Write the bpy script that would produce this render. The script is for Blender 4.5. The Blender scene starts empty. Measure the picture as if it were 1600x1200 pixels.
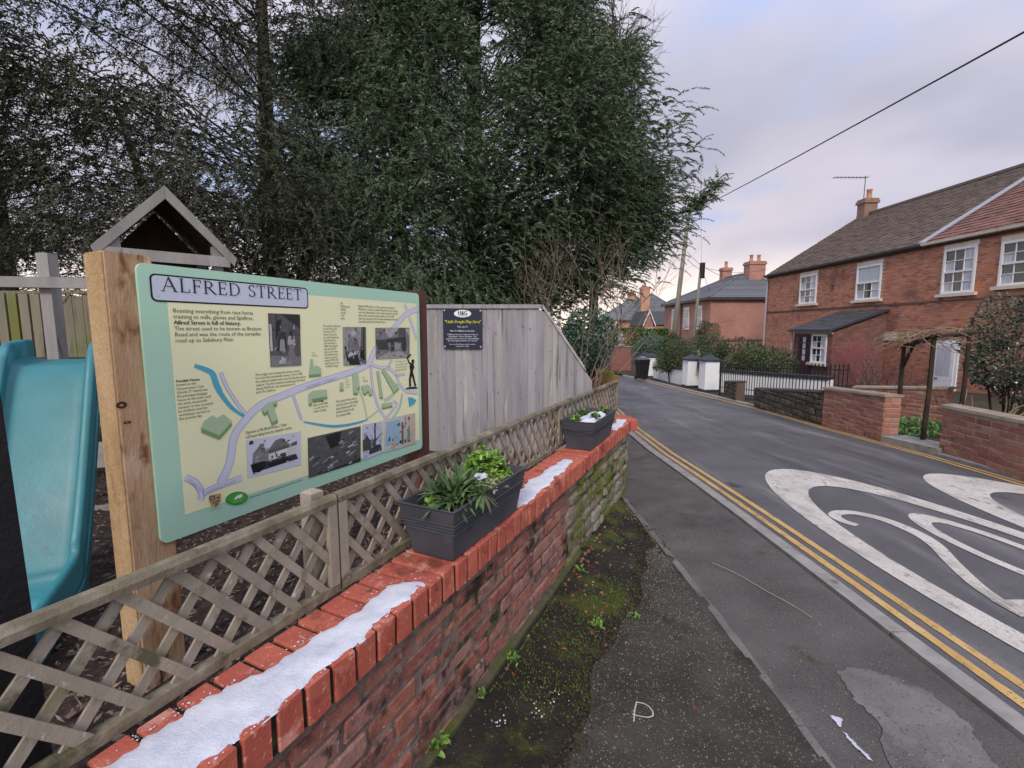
import bpy, math, random
import numpy as np
from mathutils import Matrix, Vector
R = math.radians
random.seed(7); rng = np.random.default_rng(7)
sc = bpy.context.scene
col = sc.collection

# ------------------------------------------------------------------ camera
HC = 1.37                       # eye height above the verge
FPX = 730.0                     # focal length in photo pixels (1600 wide)
PITCH = math.atan(85 / 730)
cd = bpy.data.cameras.new('camera'); cam = bpy.data.objects.new('camera', cd); col.objects.link(cam)
cam.location = (0, 0, HC); cam.rotation_euler = (math.pi / 2 - PITCH, 0, 0)
cd.sensor_width = 36; cd.lens = 36 * FPX / 1600; cd.clip_start = .05; cd.clip_end = 4000
sc.camera = cam

# ------------------------------------------------------------------ world, sun, exposure
w = bpy.data.worlds.new('World'); sc.world = w; w.use_nodes = True
nt = w.node_tree; nt.nodes.clear(); N = nt.nodes.new; LK = nt.links.new
SUN_AZ, SUN_EL = R(191), R(38)   # azimuth clockwise from +Y
out = N('ShaderNodeOutputWorld'); bg = N('ShaderNodeBackground'); bg.inputs[1].default_value = .1
sky = N('ShaderNodeTexSky'); sky.sky_type = 'NISHITA'; sky.sun_disc = False
sky.sun_elevation = SUN_EL; sky.sun_rotation = SUN_AZ; sky.air_density = 1.0; sky.dust_density = 1.5; sky.ozone_density = 2
tc = N('ShaderNodeTexCoord'); sep = N('ShaderNodeSeparateXYZ'); LK(tc.outputs['Generated'], sep.inputs[0])
def wmath(op, a, b=None, clamp=False):
    m = N('ShaderNodeMath'); m.operation = op; m.use_clamp = clamp
    for i, v in enumerate((a, b)):
        if v is None: continue
        if isinstance(v, (int, float)): m.inputs[i].default_value = v
        else: LK(v, m.inputs[i])
    return m.outputs[0]
def wmix(f, a, b):
    m = N('ShaderNodeMix'); m.data_type = 'RGBA'
    if isinstance(f, (int, float)): m.inputs[0].default_value = f
    else: LK(f, m.inputs[0])
    for i, v in ((6, a), (7, b)):
        if isinstance(v, tuple): m.inputs[i].default_value = (*v, 1)
        else: LK(v, m.inputs[i])
    return m.outputs[2]
def wramp(f, a, b):
    m = N('ShaderNodeMapRange'); m.interpolation_type = 'SMOOTHSTEP'; LK(f, m.inputs[0])
    m.inputs[1].default_value = a; m.inputs[2].default_value = b; return m.outputs[0]
zz = wmath('MAXIMUM', sep.outputs[2], 0.0)
den = wmath('ADD', zz, .22)                       # project onto a cloud deck
cx = N('ShaderNodeCombineXYZ'); LK(wmath('DIVIDE', sep.outputs[0], den), cx.inputs[0]); LK(wmath('DIVIDE', sep.outputs[1], den), cx.inputs[1])
def wnoise(scale, det, off):
    n = N('ShaderNodeTexNoise'); n.inputs['Scale'].default_value = scale; n.inputs['Detail'].default_value = det
    mp = N('ShaderNodeMapping'); mp.inputs['Location'].default_value = off; LK(cx.outputs[0], mp.inputs[0]); LK(mp.outputs[0], n.inputs['Vector']); return n.outputs[0]
n1 = wnoise(1.05, 4, (3.1, 1.4, 0)); n2 = wnoise(1.5, 3, (7.7, 2.2, 0)); n3 = wnoise(.7, 3, (1.3, 9.1, 2))
deck = wramp(n1, .28, .48)
cloud = wmix(wramp(n2, .3, .68), (3.35, 3.35, 4.2), (4.5, 4.35, 5.15))
cloud = wmix(wramp(n3, .5, .72), cloud, (4.9, 4.5, 5.0))
blue = wmix(.5, (3.2, 3.8, 5.9), (3.6, 4.2, 6.2))
skyb = wmix(.85, sky.outputs[0], blue)
c1 = wmix(deck, skyb, cloud)
glow = wmath('MULTIPLY', wramp(zz, .19, .02), .95)   # pale cream band above the horizon, all the way round
c1 = wmix(glow, c1, (9.4, 7.9, 6.8))
ov = wmath('ADD', wmath('MULTIPLY', wramp(zz, .3, 1.0), .7), 1.0)   # an overcast sky is brighter overhead
vm = N('ShaderNodeVectorMath'); vm.operation = 'SCALE'; LK(c1, vm.inputs[0]); LK(ov, vm.inputs['Scale'])
LK(vm.outputs[0], bg.inputs[0]); LK(bg.outputs[0], out.inputs[0])
sd = bpy.data.lights.new('sun', 'SUN'); sd.energy = 1.5; sd.angle = R(14); sd.color = (1, .91, .80)
so = bpy.data.objects.new('sun', sd); col.objects.link(so)
sv = Vector((math.sin(SUN_AZ) * math.cos(SUN_EL), math.cos(SUN_AZ) * math.cos(SUN_EL), math.sin(SUN_EL)))
so.rotation_euler = sv.to_track_quat('Z', 'Y').to_euler(); so.location = sv * 60
vs = sc.view_settings; vs.view_transform = 'Standard'; vs.look = 'None'; vs.gamma = 1; vs.use_curve_mapping = False
vs.exposure = 0.6
cy = sc.cycles; cy.max_bounces = 6; cy.diffuse_bounces = 3; cy.glossy_bounces = 2; cy.transmission_bounces = 2; cy.transparent_max_bounces = 4; cy.caustics_reflective = False; cy.caustics_refractive = False; cy.adaptive_threshold = .02; w.cycles.sampling_method = 'MANUAL'; w.cycles.sample_map_resolution = 256

# ------------------------------------------------------------------ surveying: the lens, the road's profile, the wall line
def ray(px, py):
    a = (px - 800) / FPX; b = (600 - py) / FPX
    return Vector((a, math.cos(PITCH) + b * math.sin(PITCH), -math.sin(PITCH) + b * math.cos(PITCH)))
KN = [(-12, .02), (-4, -.04), (0, -.08), (4, -.17), (8, -.36), (12, -.58), (17.4, -.86), (23, -1.10), (33, -1.42), (60, -1.8), (120, -2.0), (1200, -2.0)]
def zr(y):
    K = KN
    if y <= K[0][0]: return K[0][1]
    for i in range(len(K) - 1):
        if y <= K[i + 1][0]:
            m = lambda j: 0 if j <= 0 or j >= len(K) - 1 else (K[j + 1][1] - K[j - 1][1]) / (K[j + 1][0] - K[j - 1][0])
            x0, y0 = K[i]; x1, y1 = K[i + 1]; h = x1 - x0; t = (y - x0) / h
            return y0 * (2*t**3 - 3*t*t + 1) + m(i) * h * (t**3 - 2*t*t + t) + y1 * (3*t*t - 2*t**3) + m(i + 1) * h * (t**3 - t*t)
    return K[-1][1]
def G(px, py, off=0.0):
    r = ray(px, py); lo, hi = .3, 400.
    for _ in range(50):
        m = (lo + hi) / 2
        if HC + r.z * m > zr(r.y * m) + off: lo = m
        else: hi = m
    return Vector((r.x * lo, r.y * lo, HC + r.z * lo))
def AT(px, py, y): r = ray(px, py); return r * (y / r.y) + Vector((0, 0, HC))
DIR = Vector((math.sin(R(26)), math.cos(R(26)), 0)); NRM = Vector((DIR.y, -DIR.x, 0)); P0 = Vector((-.4446, .9486, 0))
def Wl(s, n, z): return P0 + DIR * s + NRM * n + Vector((0, 0, z))
def WP(px, py, n):            # where a line of sight meets the upright plane n metres off the wall's face -> (s, z)
    r = ray(px, py); t = (P0.dot(NRM) + n) / r.dot(NRM); p = r * t
    return (p - P0).dot(DIR), p.z + HC

# ------------------------------------------------------------------ materials
def c(h):
    v = [int(h[i:i + 2], 16) / 255 for i in (0, 2, 4)]
    return tuple(x / 12.92 if x <= .04045 else ((x + .055) / 1.055) ** 2.4 for x in v)
MATS = {}
def nmat(name, ramp, scale=6, detail=6, rough=.8, bump=.3, bscale=None, stretch=(1, 1, 1), spec=.3, pal=None, palf=.6, layers=(), metal=0, bdist=.01, rvar=.0, trans=0, uvw='Object', sss=0, wl=()):
    if name in MATS: return MATS[name]
    m = bpy.data.materials.new(name); m.use_nodes = True; t = m.node_tree; N = t.nodes.new; L = t.links.new
    b = t.nodes['Principled BSDF']; b.inputs['Roughness'].default_value = rough; b.inputs['Metallic'].default_value = metal
    b.inputs['Specular IOR Level'].default_value = spec
    tcn = N('ShaderNodeTexCoord'); oi = N('ShaderNodeObjectInfo'); geo = N('ShaderNodeNewGeometry')
    ad = N('ShaderNodeVectorMath'); ad.operation = 'ADD'; sc1 = N('ShaderNodeMath'); sc1.operation = 'MULTIPLY'; sc1.inputs[1].default_value = 41.0
    sm = N('ShaderNodeMath'); sm.operation = 'ADD'; L(oi.outputs['Random'], sm.inputs[0]); L(geo.outputs['Random Per Island'], sm.inputs[1])
    fr = N('ShaderNodeMath'); fr.operation = 'FRACT'; L(sm.outputs[0], fr.inputs[0])
    L((fr if pal else oi).outputs[0 if pal else 'Random'], sc1.inputs[0]); L(geo.outputs['Position'] if uvw == 'Position' else tcn.outputs[uvw], ad.inputs[0]); L(sc1.outputs[0], ad.inputs[1])
    def noise(s, d, st, rgh=.6):
        mp = N('ShaderNodeMapping'); mp.inputs['Scale'].default_value = st; L(ad.outputs[0], mp.inputs[0])
        n = N('ShaderNodeTexNoise'); n.inputs['Scale'].default_value = s; n.inputs['Detail'].default_value = d; n.inputs['Roughness'].default_value = rgh; L(mp.outputs[0], n.inputs['Vector']); return n.outputs[0]
    def cramp(fac, cols):
        r = N('ShaderNodeValToRGB'); e = r.color_ramp.elements; k = len(cols)
        for i, cc in enumerate(cols):
            pos = .25 + .5 * i / max(1, k - 1) if not isinstance(cc[0], (int, float)) or len(cc) == 3 else cc[0]
            if i < 2: el = e[i]; el.position = pos
            else: el = e.new(pos)
            el.color = (*cc, 1)
        if k == 1: e[1].color = e[0].color
        L(fac, r.inputs[0]); return r.outputs[0]
    def mix(f, a, bb, mode='MIX'):
        x = N('ShaderNodeMix'); x.data_type = 'RGBA'; x.blend_type = mode
        if isinstance(f, (int, float)): x.inputs[0].default_value = f
        else: L(f, x.inputs[0])
        for i, v in ((6, a), (7, bb)):
            if isinstance(v, tuple): x.inputs[i].default_value = (*v, 1)
            else: L(v, x.inputs[i])
        return x.outputs[2]
    cc = cramp(noise(scale, min(detail, 5), stretch), ramp)
    if pal:
        r = N('ShaderNodeValToRGB'); r.color_ramp.interpolation = 'LINEAR'; e = r.color_ramp.elements
        for i, q in enumerate(pal):
            pos = i / max(1, len(pal) - 1)
            if i < 2: el = e[i]; el.position = pos
            else: el = e.new(pos)
            el.color = (*q, 1)
        # re-sort safe: positions rise with i
        for i, q in enumerate(pal): e[i].position = i / max(1, len(pal) - 1); e[i].color = (*q, 1)
        L(fr.outputs[0], r.inputs[0]); cc = mix(palf, cc, r.outputs[0])
    for (lc, ls, lo, hi, st) in layers:
        mr = N('ShaderNodeMapRange'); mr.interpolation_type = 'SMOOTHSTEP'; L(noise(ls, 5, st), mr.inputs[0]); mr.inputs[1].default_value = lo; mr.inputs[2].default_value = hi
        cc = mix(mr.outputs[0], cc, lc)
    for (lc, ls, lo, hi) in wl:           # stains that run on from piece to piece
        n = N('ShaderNodeTexNoise'); n.inputs['Scale'].default_value = ls; n.inputs['Detail'].default_value = 5; n.inputs['Roughness'].default_value = .65; L(geo.outputs['Position'], n.inputs['Vector'])
        mr = N('ShaderNodeMapRange'); mr.interpolation_type = 'SMOOTHSTEP'; L(n.outputs[0], mr.inputs[0]); mr.inputs[1].default_value = lo; mr.inputs[2].default_value = hi
        cc = mix(mr.outputs[0], cc, lc)
    L(cc, b.inputs['Base Color'])
    if bump:
        bn = N('ShaderNodeBump'); bn.inputs['Strength'].default_value = bump; bn.inputs['Distance'].default_value = bdist
        L(noise(bscale or scale * 6, 4, stretch, .7), bn.inputs['Height']); L(bn.outputs[0], b.inputs['Normal'])
    if rvar:
        mr = N('ShaderNodeMapRange'); L(noise(scale * .7, 4, (1, 1, 1)), mr.inputs[0]); mr.inputs[1].default_value = .3; mr.inputs[2].default_value = .7
        mr.inputs[3].default_value = rough - rvar; mr.inputs[4].default_value = min(1, rough + rvar); L(mr.outputs[0], b.inputs['Roughness'])
    if trans: b.inputs['Transmission Weight'].default_value = trans
    if sss: b.inputs['Subsurface Weight'].default_value = sss; b.inputs['Subsurface Radius'].default_value = (.02, .025, .03)
    MATS[name] = m; return m
def lmat(name, cols, rough=.55, spec=.3):
    if name in MATS: return MATS[name]
    m = bpy.data.materials.new(name); m.use_nodes = True; t = m.node_tree; b = t.nodes['Principled BSDF']; b.inputs['Roughness'].default_value = rough; b.inputs['Specular IOR Level'].default_value = spec
    g_ = t.nodes.new('ShaderNodeNewGeometry'); r = t.nodes.new('ShaderNodeValToRGB'); e = r.color_ramp.elements
    for i in range(len(cols) - 2): e.new((i + 1) / (len(cols) - 1))
    for i, q in enumerate(cols): e[i].position = i / (len(cols) - 1); e[i].color = (*q, 1)
    t.links.new(g_.outputs['Random Per Island'], r.inputs[0]); t.links.new(r.outputs[0], b.inputs['Base Color']); MATS[name] = m; return m
def flat(name, hexc, rough=.6, spec=.3): 
    q = c(hexc); q2 = tuple(x * .9 for x in q)
    return nmat(name, [q2, q], 3, 3, rough, 0, spec=spec)

# ------------------------------------------------------------------ mesh helpers
MW = {}                      # world matrix of every parent
def tag(o, label=None, cat=None, group=None, kind=None):
    if label: o['label'] = label
    if cat: o['category'] = cat
    if group: o['group'] = group
    if kind: o['kind'] = kind
    return o
def thing(name, label, cat, loc=(0, 0, 0), rz=0, group=None):
    o = bpy.data.objects.new(name, None); col.objects.link(o); o.location = loc; o.rotation_euler = (0, 0, rz); o.empty_display_size = .2
    MW[o.name] = Matrix.Translation(Vector(loc)) @ Matrix.Rotation(rz, 4, 'Z'); return tag(o, label, cat, group)
def link(name, me, mat, parent=None, mw=None):
    o = bpy.data.objects.new(name, me); col.objects.link(o)
    if mat is not None and not me.materials:
        for m in (mat if isinstance(mat, (list, tuple)) else [mat]): me.materials.append(m)
    mw = mw if mw is not None else Matrix.Identity(4)
    if parent is not None: o.parent = parent; o.matrix_basis = MW[parent.name].inverted() @ mw
    else: o.matrix_basis = mw
    MW[o.name] = mw; return o
class MB:
    def __init__(s): s.v = []; s.f = []; s.m = []
    def add(s, vs, fs, mi=0):
        k = len(s.v); s.v += [tuple(q) for q in vs]; s.f += [tuple(i + k for i in f) for f in fs]; s.m += [mi] * len(fs); return s
    def box(s, p, q, mi=0):
        (a, b, cc), (d, e, f) = p, q
        return s.add([(a,b,cc),(d,b,cc),(d,e,cc),(a,e,cc),(a,b,f),(d,b,f),(d,e,f),(a,e,f)], BOXF, mi)
    def obox(s, O, U, V, W, mi=0):          # corner O and three edge vectors
        O, U, V, W = map(Vector, (O, U, V, W))
        return s.add([O, O+U, O+U+V, O+V, O+W, O+U+W, O+U+V+W, O+V+W], BOXF if U.cross(V).dot(W) > 0 else BOXR, mi)
    def prism(s, poly, W, mi=0):            # polygon (3D points) pushed along W
        W = Vector(W); n = len(poly); P = [Vector(p) for p in poly]
        nn = sum(((P[i]-P[0]).cross(P[(i+1) % n]-P[0]) for i in range(1, n)), Vector((0,0,0)))
        if nn.dot(W) > 0: P = P[::-1]
        fs = [tuple(range(n)), tuple(range(2*n-1, n-1, -1))] + [(i, i+n, (i+1) % n + n, (i+1) % n) for i in range(n)]
        return s.add(P + [p + W for p in P], fs, mi)
    def tube(s, pts, rad, k=6, mi=0, cap=True):
        P = [Vector(p) for p in pts]; n = len(P); rad = rad if isinstance(rad, (list, tuple)) else [rad] * n; vs = []; ref = None
        for i, p in enumerate(P):
            t = (P[min(i+1, n-1)] - P[max(i-1, 0)]).normalized()
            if ref is None: ref = t.orthogonal().normalized()
            ref = (ref - t * ref.dot(t)); ref = ref.normalized() if ref.length > 1e-6 else t.orthogonal().normalized(); b = t.cross(ref)
            vs += [p + (ref * math.cos(2*math.pi*j/k) + b * math.sin(2*math.pi*j/k)) * rad[i] for j in range(k)]
        fs = [(i*k+j, i*k+(j+1) % k, (i+1)*k+(j+1) % k, (i+1)*k+j) for i in range(n-1) for j in range(k)]
        if cap: fs += [tuple(range(k))[::-1], tuple(range((n-1)*k, n*k))]
        return s.add(vs, fs, mi)
    def build(s, name, mat, parent=None, smooth=False, world=True):
        me = bpy.data.meshes.new(name); v = s.v
        if parent is not None and world:
            iv = MW[parent.name].inverted(); v = [tuple(iv @ Vector(p)) for p in v]
        me.from_pydata(v, [], s.f); 
        o = bpy.data.objects.new(name, me); col.objects.link(o)
        for m in (mat if isinstance(mat, (list, tuple)) else [mat]): me.materials.append(m)
        if len(set(s.m)) > 1: me.polygons.foreach_set('material_index', s.m)
        if smooth: me.polygons.foreach_set('use_smooth', [True] * len(me.polygons))
        if parent is not None: o.parent = parent; MW[o.name] = MW[parent.name]
        else: MW[o.name] = Matrix.Identity(4)
        return o
BOXF = [(0,3,2,1),(4,5,6,7),(0,1,5,4),(1,2,6,5),(2,3,7,6),(3,0,4,7)]
BOXR = [f[::-1] for f in BOXF]
def npmesh(name, V, F, mat, parent=None, smooth=False):
    V = np.asarray(V, np.float32); F = np.asarray(F, np.int32)
    if parent is not None:
        iv = np.array(MW[parent.name].inverted()); V = (V @ iv[:3, :3].T + iv[:3, 3]).astype(np.float32)
    me = bpy.data.meshes.new(name); k = F.shape[1]
    me.vertices.add(len(V)); me.vertices.foreach_set('co', V.ravel())
    me.loops.add(F.size); me.loops.foreach_set('vertex_index', F.ravel())
    me.polygons.add(len(F)); me.polygons.foreach_set('loop_start', np.arange(0, F.size, k, dtype=np.int32)); me.polygons.foreach_set('loop_total', np.full(len(F), k, np.int32))
    me.polygons.foreach_set('use_smooth', np.full(len(F), smooth, bool))
    me.update(calc_edges=True); me.validate()
    o = bpy.data.objects.new(name, me); col.objects.link(o)
    for m in (mat if isinstance(mat, (list, tuple)) else [mat]): me.materials.append(m)
    if parent is not None: o.parent = parent; MW[o.name] = MW[parent.name]
    else: MW[o.name] = Matrix.Identity(4)
    return o
def copy_tree(o, parent=None, mw=None):
    cp = o.copy(); col.objects.link(cp); cp.parent = parent
    if parent is None and mw is not None: cp.matrix_basis = mw; MW[cp.name] = mw
    for ch in o.children: copy_tree(ch, cp)
    return cp
def rough_box(bev=.1, jit=.02, seed=0):
    """unit box -.5..+.5 with worn, chamfered edges (44 triangles)"""
    r = random.Random(seed); vs = []; idx = {}
    for ax in range(3):
        for sx in (-1, 1):
            for sy in (-1, 1):
                for sz in (-1, 1):
                    q = [sx * .5, sy * .5, sz * .5]; b = bev if isinstance(bev, tuple) else (bev,) * 3
                    for k in range(3):
                        if k != ax: q[k] *= (1 - 2 * b[k])
                    idx[(ax, sx, sy, sz)] = len(vs); vs.append(tuple(v + r.uniform(-jit, jit) for v in q))
    fs = []
    for ax in range(3):
        o1, o2 = (ax + 1) % 3, (ax + 2) % 3
        for s0 in (-1, 1):
            loop = []
            for a, b in ((-1, -1), (1, -1), (1, 1), (-1, 1)):
                t = [0, 0, 0]; t[ax] = s0; t[o1] = a; t[o2] = b; loop.append(idx[(ax, *t)])
            fs.append(tuple(loop if s0 > 0 else loop[::-1]))
        for a in (-1, 1):
            for b in (-1, 1):      # chamfer along ax between faces o1 and o2
                t0 = [0, 0, 0]; t0[ax] = -1; t0[o1] = a; t0[o2] = b; t1 = list(t0); t1[ax] = 1
                q = (idx[(o1, *t0)], idx[(o1, *t1)], idx[(o2, *t1)], idx[(o2, *t0)]); fs.append(q if a * b < 0 else q[::-1])
    for sx in (-1, 1):
        for sy in (-1, 1):
            for sz in (-1, 1):
                q = (idx[(0, sx, sy, sz)], idx[(1, sx, sy, sz)], idx[(2, sx, sy, sz)]); fs.append(q if sx * sy * sz > 0 else q[::-1])
    return vs, fs
def meshvar(name, mat, n=4, bev=.1, jit=.02):
    L = []
    for i in range(n):
        vs, fs = rough_box(bev, jit, i + 11); me = bpy.data.meshes.new(name); me.from_pydata(vs, [], fs); me.materials.append(mat); L.append(me)
    return L
def frameM(O, U, V, W, su=1, sv=1, sw=1):
    U, V, W = Vector(U) * su, Vector(V) * sv, Vector(W) * sw
    return Matrix(((U.x, V.x, W.x, O[0]), (U.y, V.y, W.y, O[1]), (U.z, V.z, W.z, O[2]), (0, 0, 0, 1)))
def pieces(parent, name, mats4, variants, rest_name, limit=300, rest_mat=None):
    """mats4: list of world matrices (unit box -> piece). The nearest become objects of their own, the others one 'stuff' part"""
    eye = Vector((0, 0, HC)); L = sorted(mats4, key=lambda M: (M.translation - eye).length)
    for i, M in enumerate(L[:limit]): link(name, variants[i % len(variants)], None, parent, M)
    if len(L) > limit:
        VS = []; FS4 = []; k = 0; base = np.array([[x, y, z] for x in (-.5, .5) for y in (-.5, .5) for z in (-.5, .5)])
        f0 = np.array([(0,1,3,2),(4,6,7,5),(0,4,5,1),(2,3,7,6),(0,2,6,4),(1,5,7,3)])
        for M in L[limit:]:
            A = np.array(M); VS.append(base @ A[:3, :3].T + A[:3, 3]); FS4.append(f0 + k); k += 8
        o = npmesh(rest_name, np.concatenate(VS), np.concatenate(FS4), rest_mat or variants[0].materials[0], parent); o['kind'] = 'stuff'
def bricks(O, U, V, Nn, L, H, bw=.215, bh=.065, j=.010, th=.03, keep=None, seed=1, proud=.004, flem=False, shift=False, face=.006, jv=None):
    r = random.Random(seed); O, U, V, Nn = map(Vector, (O, U, V, Nn)); out = []; row = 0; v = 0
    while v + bh * .6 < H:
        h = min(bh, H - v); u = -r.random() * bw if shift else (0 if row % 2 == 0 else -(bw + j) / 2); k = row % 2
        while u < L:
            wdt = bw if not flem or k % 2 == 0 else bw * .47
            a, b = max(0, u), min(L, u + wdt)
            if b - a > .03 and (keep is None or keep((a + b) / 2, v + h / 2)):
                p = O + U * ((a + b) / 2) + V * (v + h / 2) + Nn * (r.uniform(-proud, proud) - th / 2 + face)
                tl = r.uniform(-.012, .012)
                out.append(frameM(p, (U + V * tl).normalized(), V, Nn, (b - a) * (r.uniform(.97, 1.0) if jv is None else 1.0), h * r.uniform(.93, 1.02), th))
            u += wdt + (j if jv is None else jv); k += 1
        v += bh + j; row += 1
    return out
def strip(pts, wid, z0=.004, close=False):
    """flat ribbon on the road surface along ground points (x, y)"""
    mb = MB(); n = len(pts); L = []; 
    for i in range(n):
        a = Vector(pts[max(i-1, 0)]); b = Vector(pts[min(i+1, n-1)]); t = (b - a).normalized(); nn = Vector((-t.y, t.x)); p = Vector(pts[i]); ww = wid[i] if isinstance(wid, list) else wid
        for sgn in (-.5, .5): q = p + nn * ww * sgn; L.append((q.x, q.y, zr(q.y) + z0))
    return mb.add(L, [(2*i, 2*i+2, 2*i+3, 2*i+1)[::-1] for i in range(n - 1)])
def catmull(P, k=6):
    P = [Vector(p) for p in P]; out = []
    for i in range(len(P) - 1):
        a, b, d, e = P[max(i-1, 0)], P[i], P[i+1], P[min(i+2, len(P)-1)]
        for j in range(k):
            t = j / k; out.append(.5 * ((2*b) + (d-a)*t + (2*a-5*b+4*d-e)*t*t + (3*b-a-3*d+e)*t**3))
    out.append(P[-1]); return out
def lerp(xs, x):
    if x <= xs[0][0]: return xs[0][1]
    for (a, b), (d, e) in zip(xs, xs[1:]):
        if x <= d: return b + (e - b) * (x - a) / (d - a)
    return xs[-1][1]
UP = Vector((0, 0, 1))

# ================================================================== SETTING: ground, road, pavement, kerb
M_earth = nmat('earth', [c('2b2622'), c('3a352c'), c('4a4a35')], 2, 6, .95, .5)
M_asph = nmat('asphalt', [c('4e4e52'), c('5b5b5f'), c('67676b')], 1.6, 8, .6, .8, bscale=170, bdist=.006, layers=[(c('424246'), .9, .5, .66, (1, .12, 1)), (c('78787c'), 2.4, .55, .72, (1, .12, 1)), (c('3c3c40'), 5, .64, .7, (1, .3, 1)), (c('8c8c8e'), 190, .6, .68, (1, 1, 1)), (c('323236'), 140, .6, .67, (1, 1, 1))], rvar=.14)
M_pave = nmat('old_tarmac', [c('4c4a4a'), c('595756'), c('676564')], 3, 8, .85, .9, bscale=120, bdist=.008, layers=[(c('42403f'), 2.2, .52, .7, (1, 1, 1)), (c('807e7c'), 150, .6, .67, (1, 1, 1)), (c('3a3837'), 110, .6, .67, (1, 1, 1)), (c('3c4026'), 2.8, .62, .74, (1, 1, 1))], rvar=.1)
M_verge = nmat('verge_soil', [c('1f1c19'), c('2c2824'), c('3c3831')], 7, 8, .95, 1.0, bscale=60, bdist=.02, layers=[(c('4a5424'), 3.2, .5, .63, (1, 1, 1)), (c('3b4a1c'), 9, .6, .7, (1, 1, 1)), (c('5a2d1c'), 2.1, .66, .73, (1, 1, 1)), (c('7c7a74'), 70, .68, .73, (1, 1, 1))])
M_mulch = nmat('mulch_soil', [c('221d1b'), c('3a312d'), c('544842')], 22, 6, .95, 1, bscale=60, bdist=.02)
M_conc = nmat('concrete', [c('7a7977'), c('908f8d'), c('a19f9c')], 9, 8, .85, .5, bscale=90, bdist=.004, layers=[(c('5c5a56'), 6, .58, .72, (1, 1, 1))])
M_concw = nmat('worn_concrete', [c('636160'), c('716f6e'), c('7f7d7c')], 6, 8, .85, .8, bscale=110, bdist=.005, layers=[(c('555352'), 4, .5, .66, (1, 1, 1)), (c('4e4c4b'), 90, .58, .66, (1, 1, 1)), (c('959391'), 130, .62, .68, (1, 1, 1))])
M_paint = nmat('road_paint', [c('b4b1ab'), c('c6c3bd'), c('d2cfc9')], 3, 6, .65, .5, bscale=160, bdist=.004, layers=[(c('a29f99'), 5, .52, .68, (1, .3, 1)), (c('85837f'), 22, .57, .68, (1, .5, 1)), (c('66666a'), 120, .58, .65, (1, 1, 1)), (c('5e5e62'), 7, .66, .7, (1, .15, 1))])
M_yell = nmat('yellow_paint', [c('b08e52'), c('c09e62'), c('caae7a')], 4, 6, .65, .4, bscale=160, bdist=.004, layers=[(c('8f7c58'), 14, .55, .7, (1, .4, 1)), (c('5c564c'), 70, .6, .67, (1, 1, 1))])
M_snow = nmat('snow', [c('bcc4d6'), c('cfd5e3'), c('dde2ec')], 16, 5, .5, .7, bscale=140, bdist=.005, sss=.35)
M_green = nmat('lawn', [c('2b3820'), c('384a28'), c('4a5530')], 4, 8, .95, .8, bscale=50)

M_agg = nmat('exposed_aggregate', [c('34322f'), c('45433f'), c('55534f')], 4, 5, .85, 1.0, bscale=95, bdist=.012, layers=[(c('272521'), 3, .52, .68, (1, 1, 1)), (c('8a8986'), 85, .61, .67, (1, 1, 1)), (c('3a3e22'), 2.4, .58, .72, (1, 1, 1))])
def gsheet(name, mat, xs_of_y, ys, off, nx=8, label=None):
    mb = MB(); L = []
    for y in ys:
        a, b = xs_of_y(y)
        for i in range(nx + 1): x = a + (b - a) * i / nx; L.append((x, y, zr(y) + (off(x, y) if callable(off) else off)))
    mb.add(L, [(r*(nx+1)+i, r*(nx+1)+i+1, (r+1)*(nx+1)+i+1, (r+1)*(nx+1)+i) for r in range(len(ys)-1) for i in range(nx)])
    o = mb.build(name, mat, smooth=True); o['kind'] = 'structure'; return o
YS = [-12 + .5 * i for i in range(96)] + [36 + 2 * i for i in range(20)] + [80, 100, 140, 200, 300, 500, 800, 1200]
gsheet('ground', M_green, lambda y: (-900, 900), YS, -.16, 40)
LEFT = [(-12, 1.93), (6, 1.88), (8, 1.98), (12, 2.4), (18, 2.7), (22, 2.4), (25, 1.5), (27, .3)]
RIGHT = [(-12, 4.6), (0, 4.9), (4.7, 5.36), (6, 5.52), (8, 5.66), (11, 6.06), (15, 6.3), (19, 6.42), (23.5, 6.55), (26, 6.3)]
RY = [-12 + .4 * i for i in range(97)]
# the road runs straight on, then swings left beyond the white piers
bendR = [(6.3, 26.4), (5.6, 28), (4.2, 29.5), (1.5, 31), (-3, 32), (-12, 33), (-30, 34)]
bendL = [(.3, 26.4), (-.4, 26.7), (-1.5, 27), (-3, 27.3), (-5, 27.6), (-12, 28.4), (-30, 29.5)]
mb = MB(); L = []; nx = 14; rows = [((lerp(LEFT, y), y), (lerp(RIGHT, y), y)) for y in RY] + list(zip(bendL, bendR))
for (l, r_) in rows:
    for i in range(nx + 1):
        x = l[0] + (r_[0] - l[0]) * i / nx; y = l[1] + (r_[1] - l[1]) * i / nx; L.append((x, y, zr(y) + .02 * math.sin(math.pi * i / nx)*0))
mb.add(L, [(r*(nx+1)+i, r*(nx+1)+i+1, (r+1)*(nx+1)+i+1, (r+1)*(nx+1)+i) for r in range(len(rows)-1) for i in range(nx)])
o = mb.build('road', M_asph, smooth=True); o['kind'] = 'structure'
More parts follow.
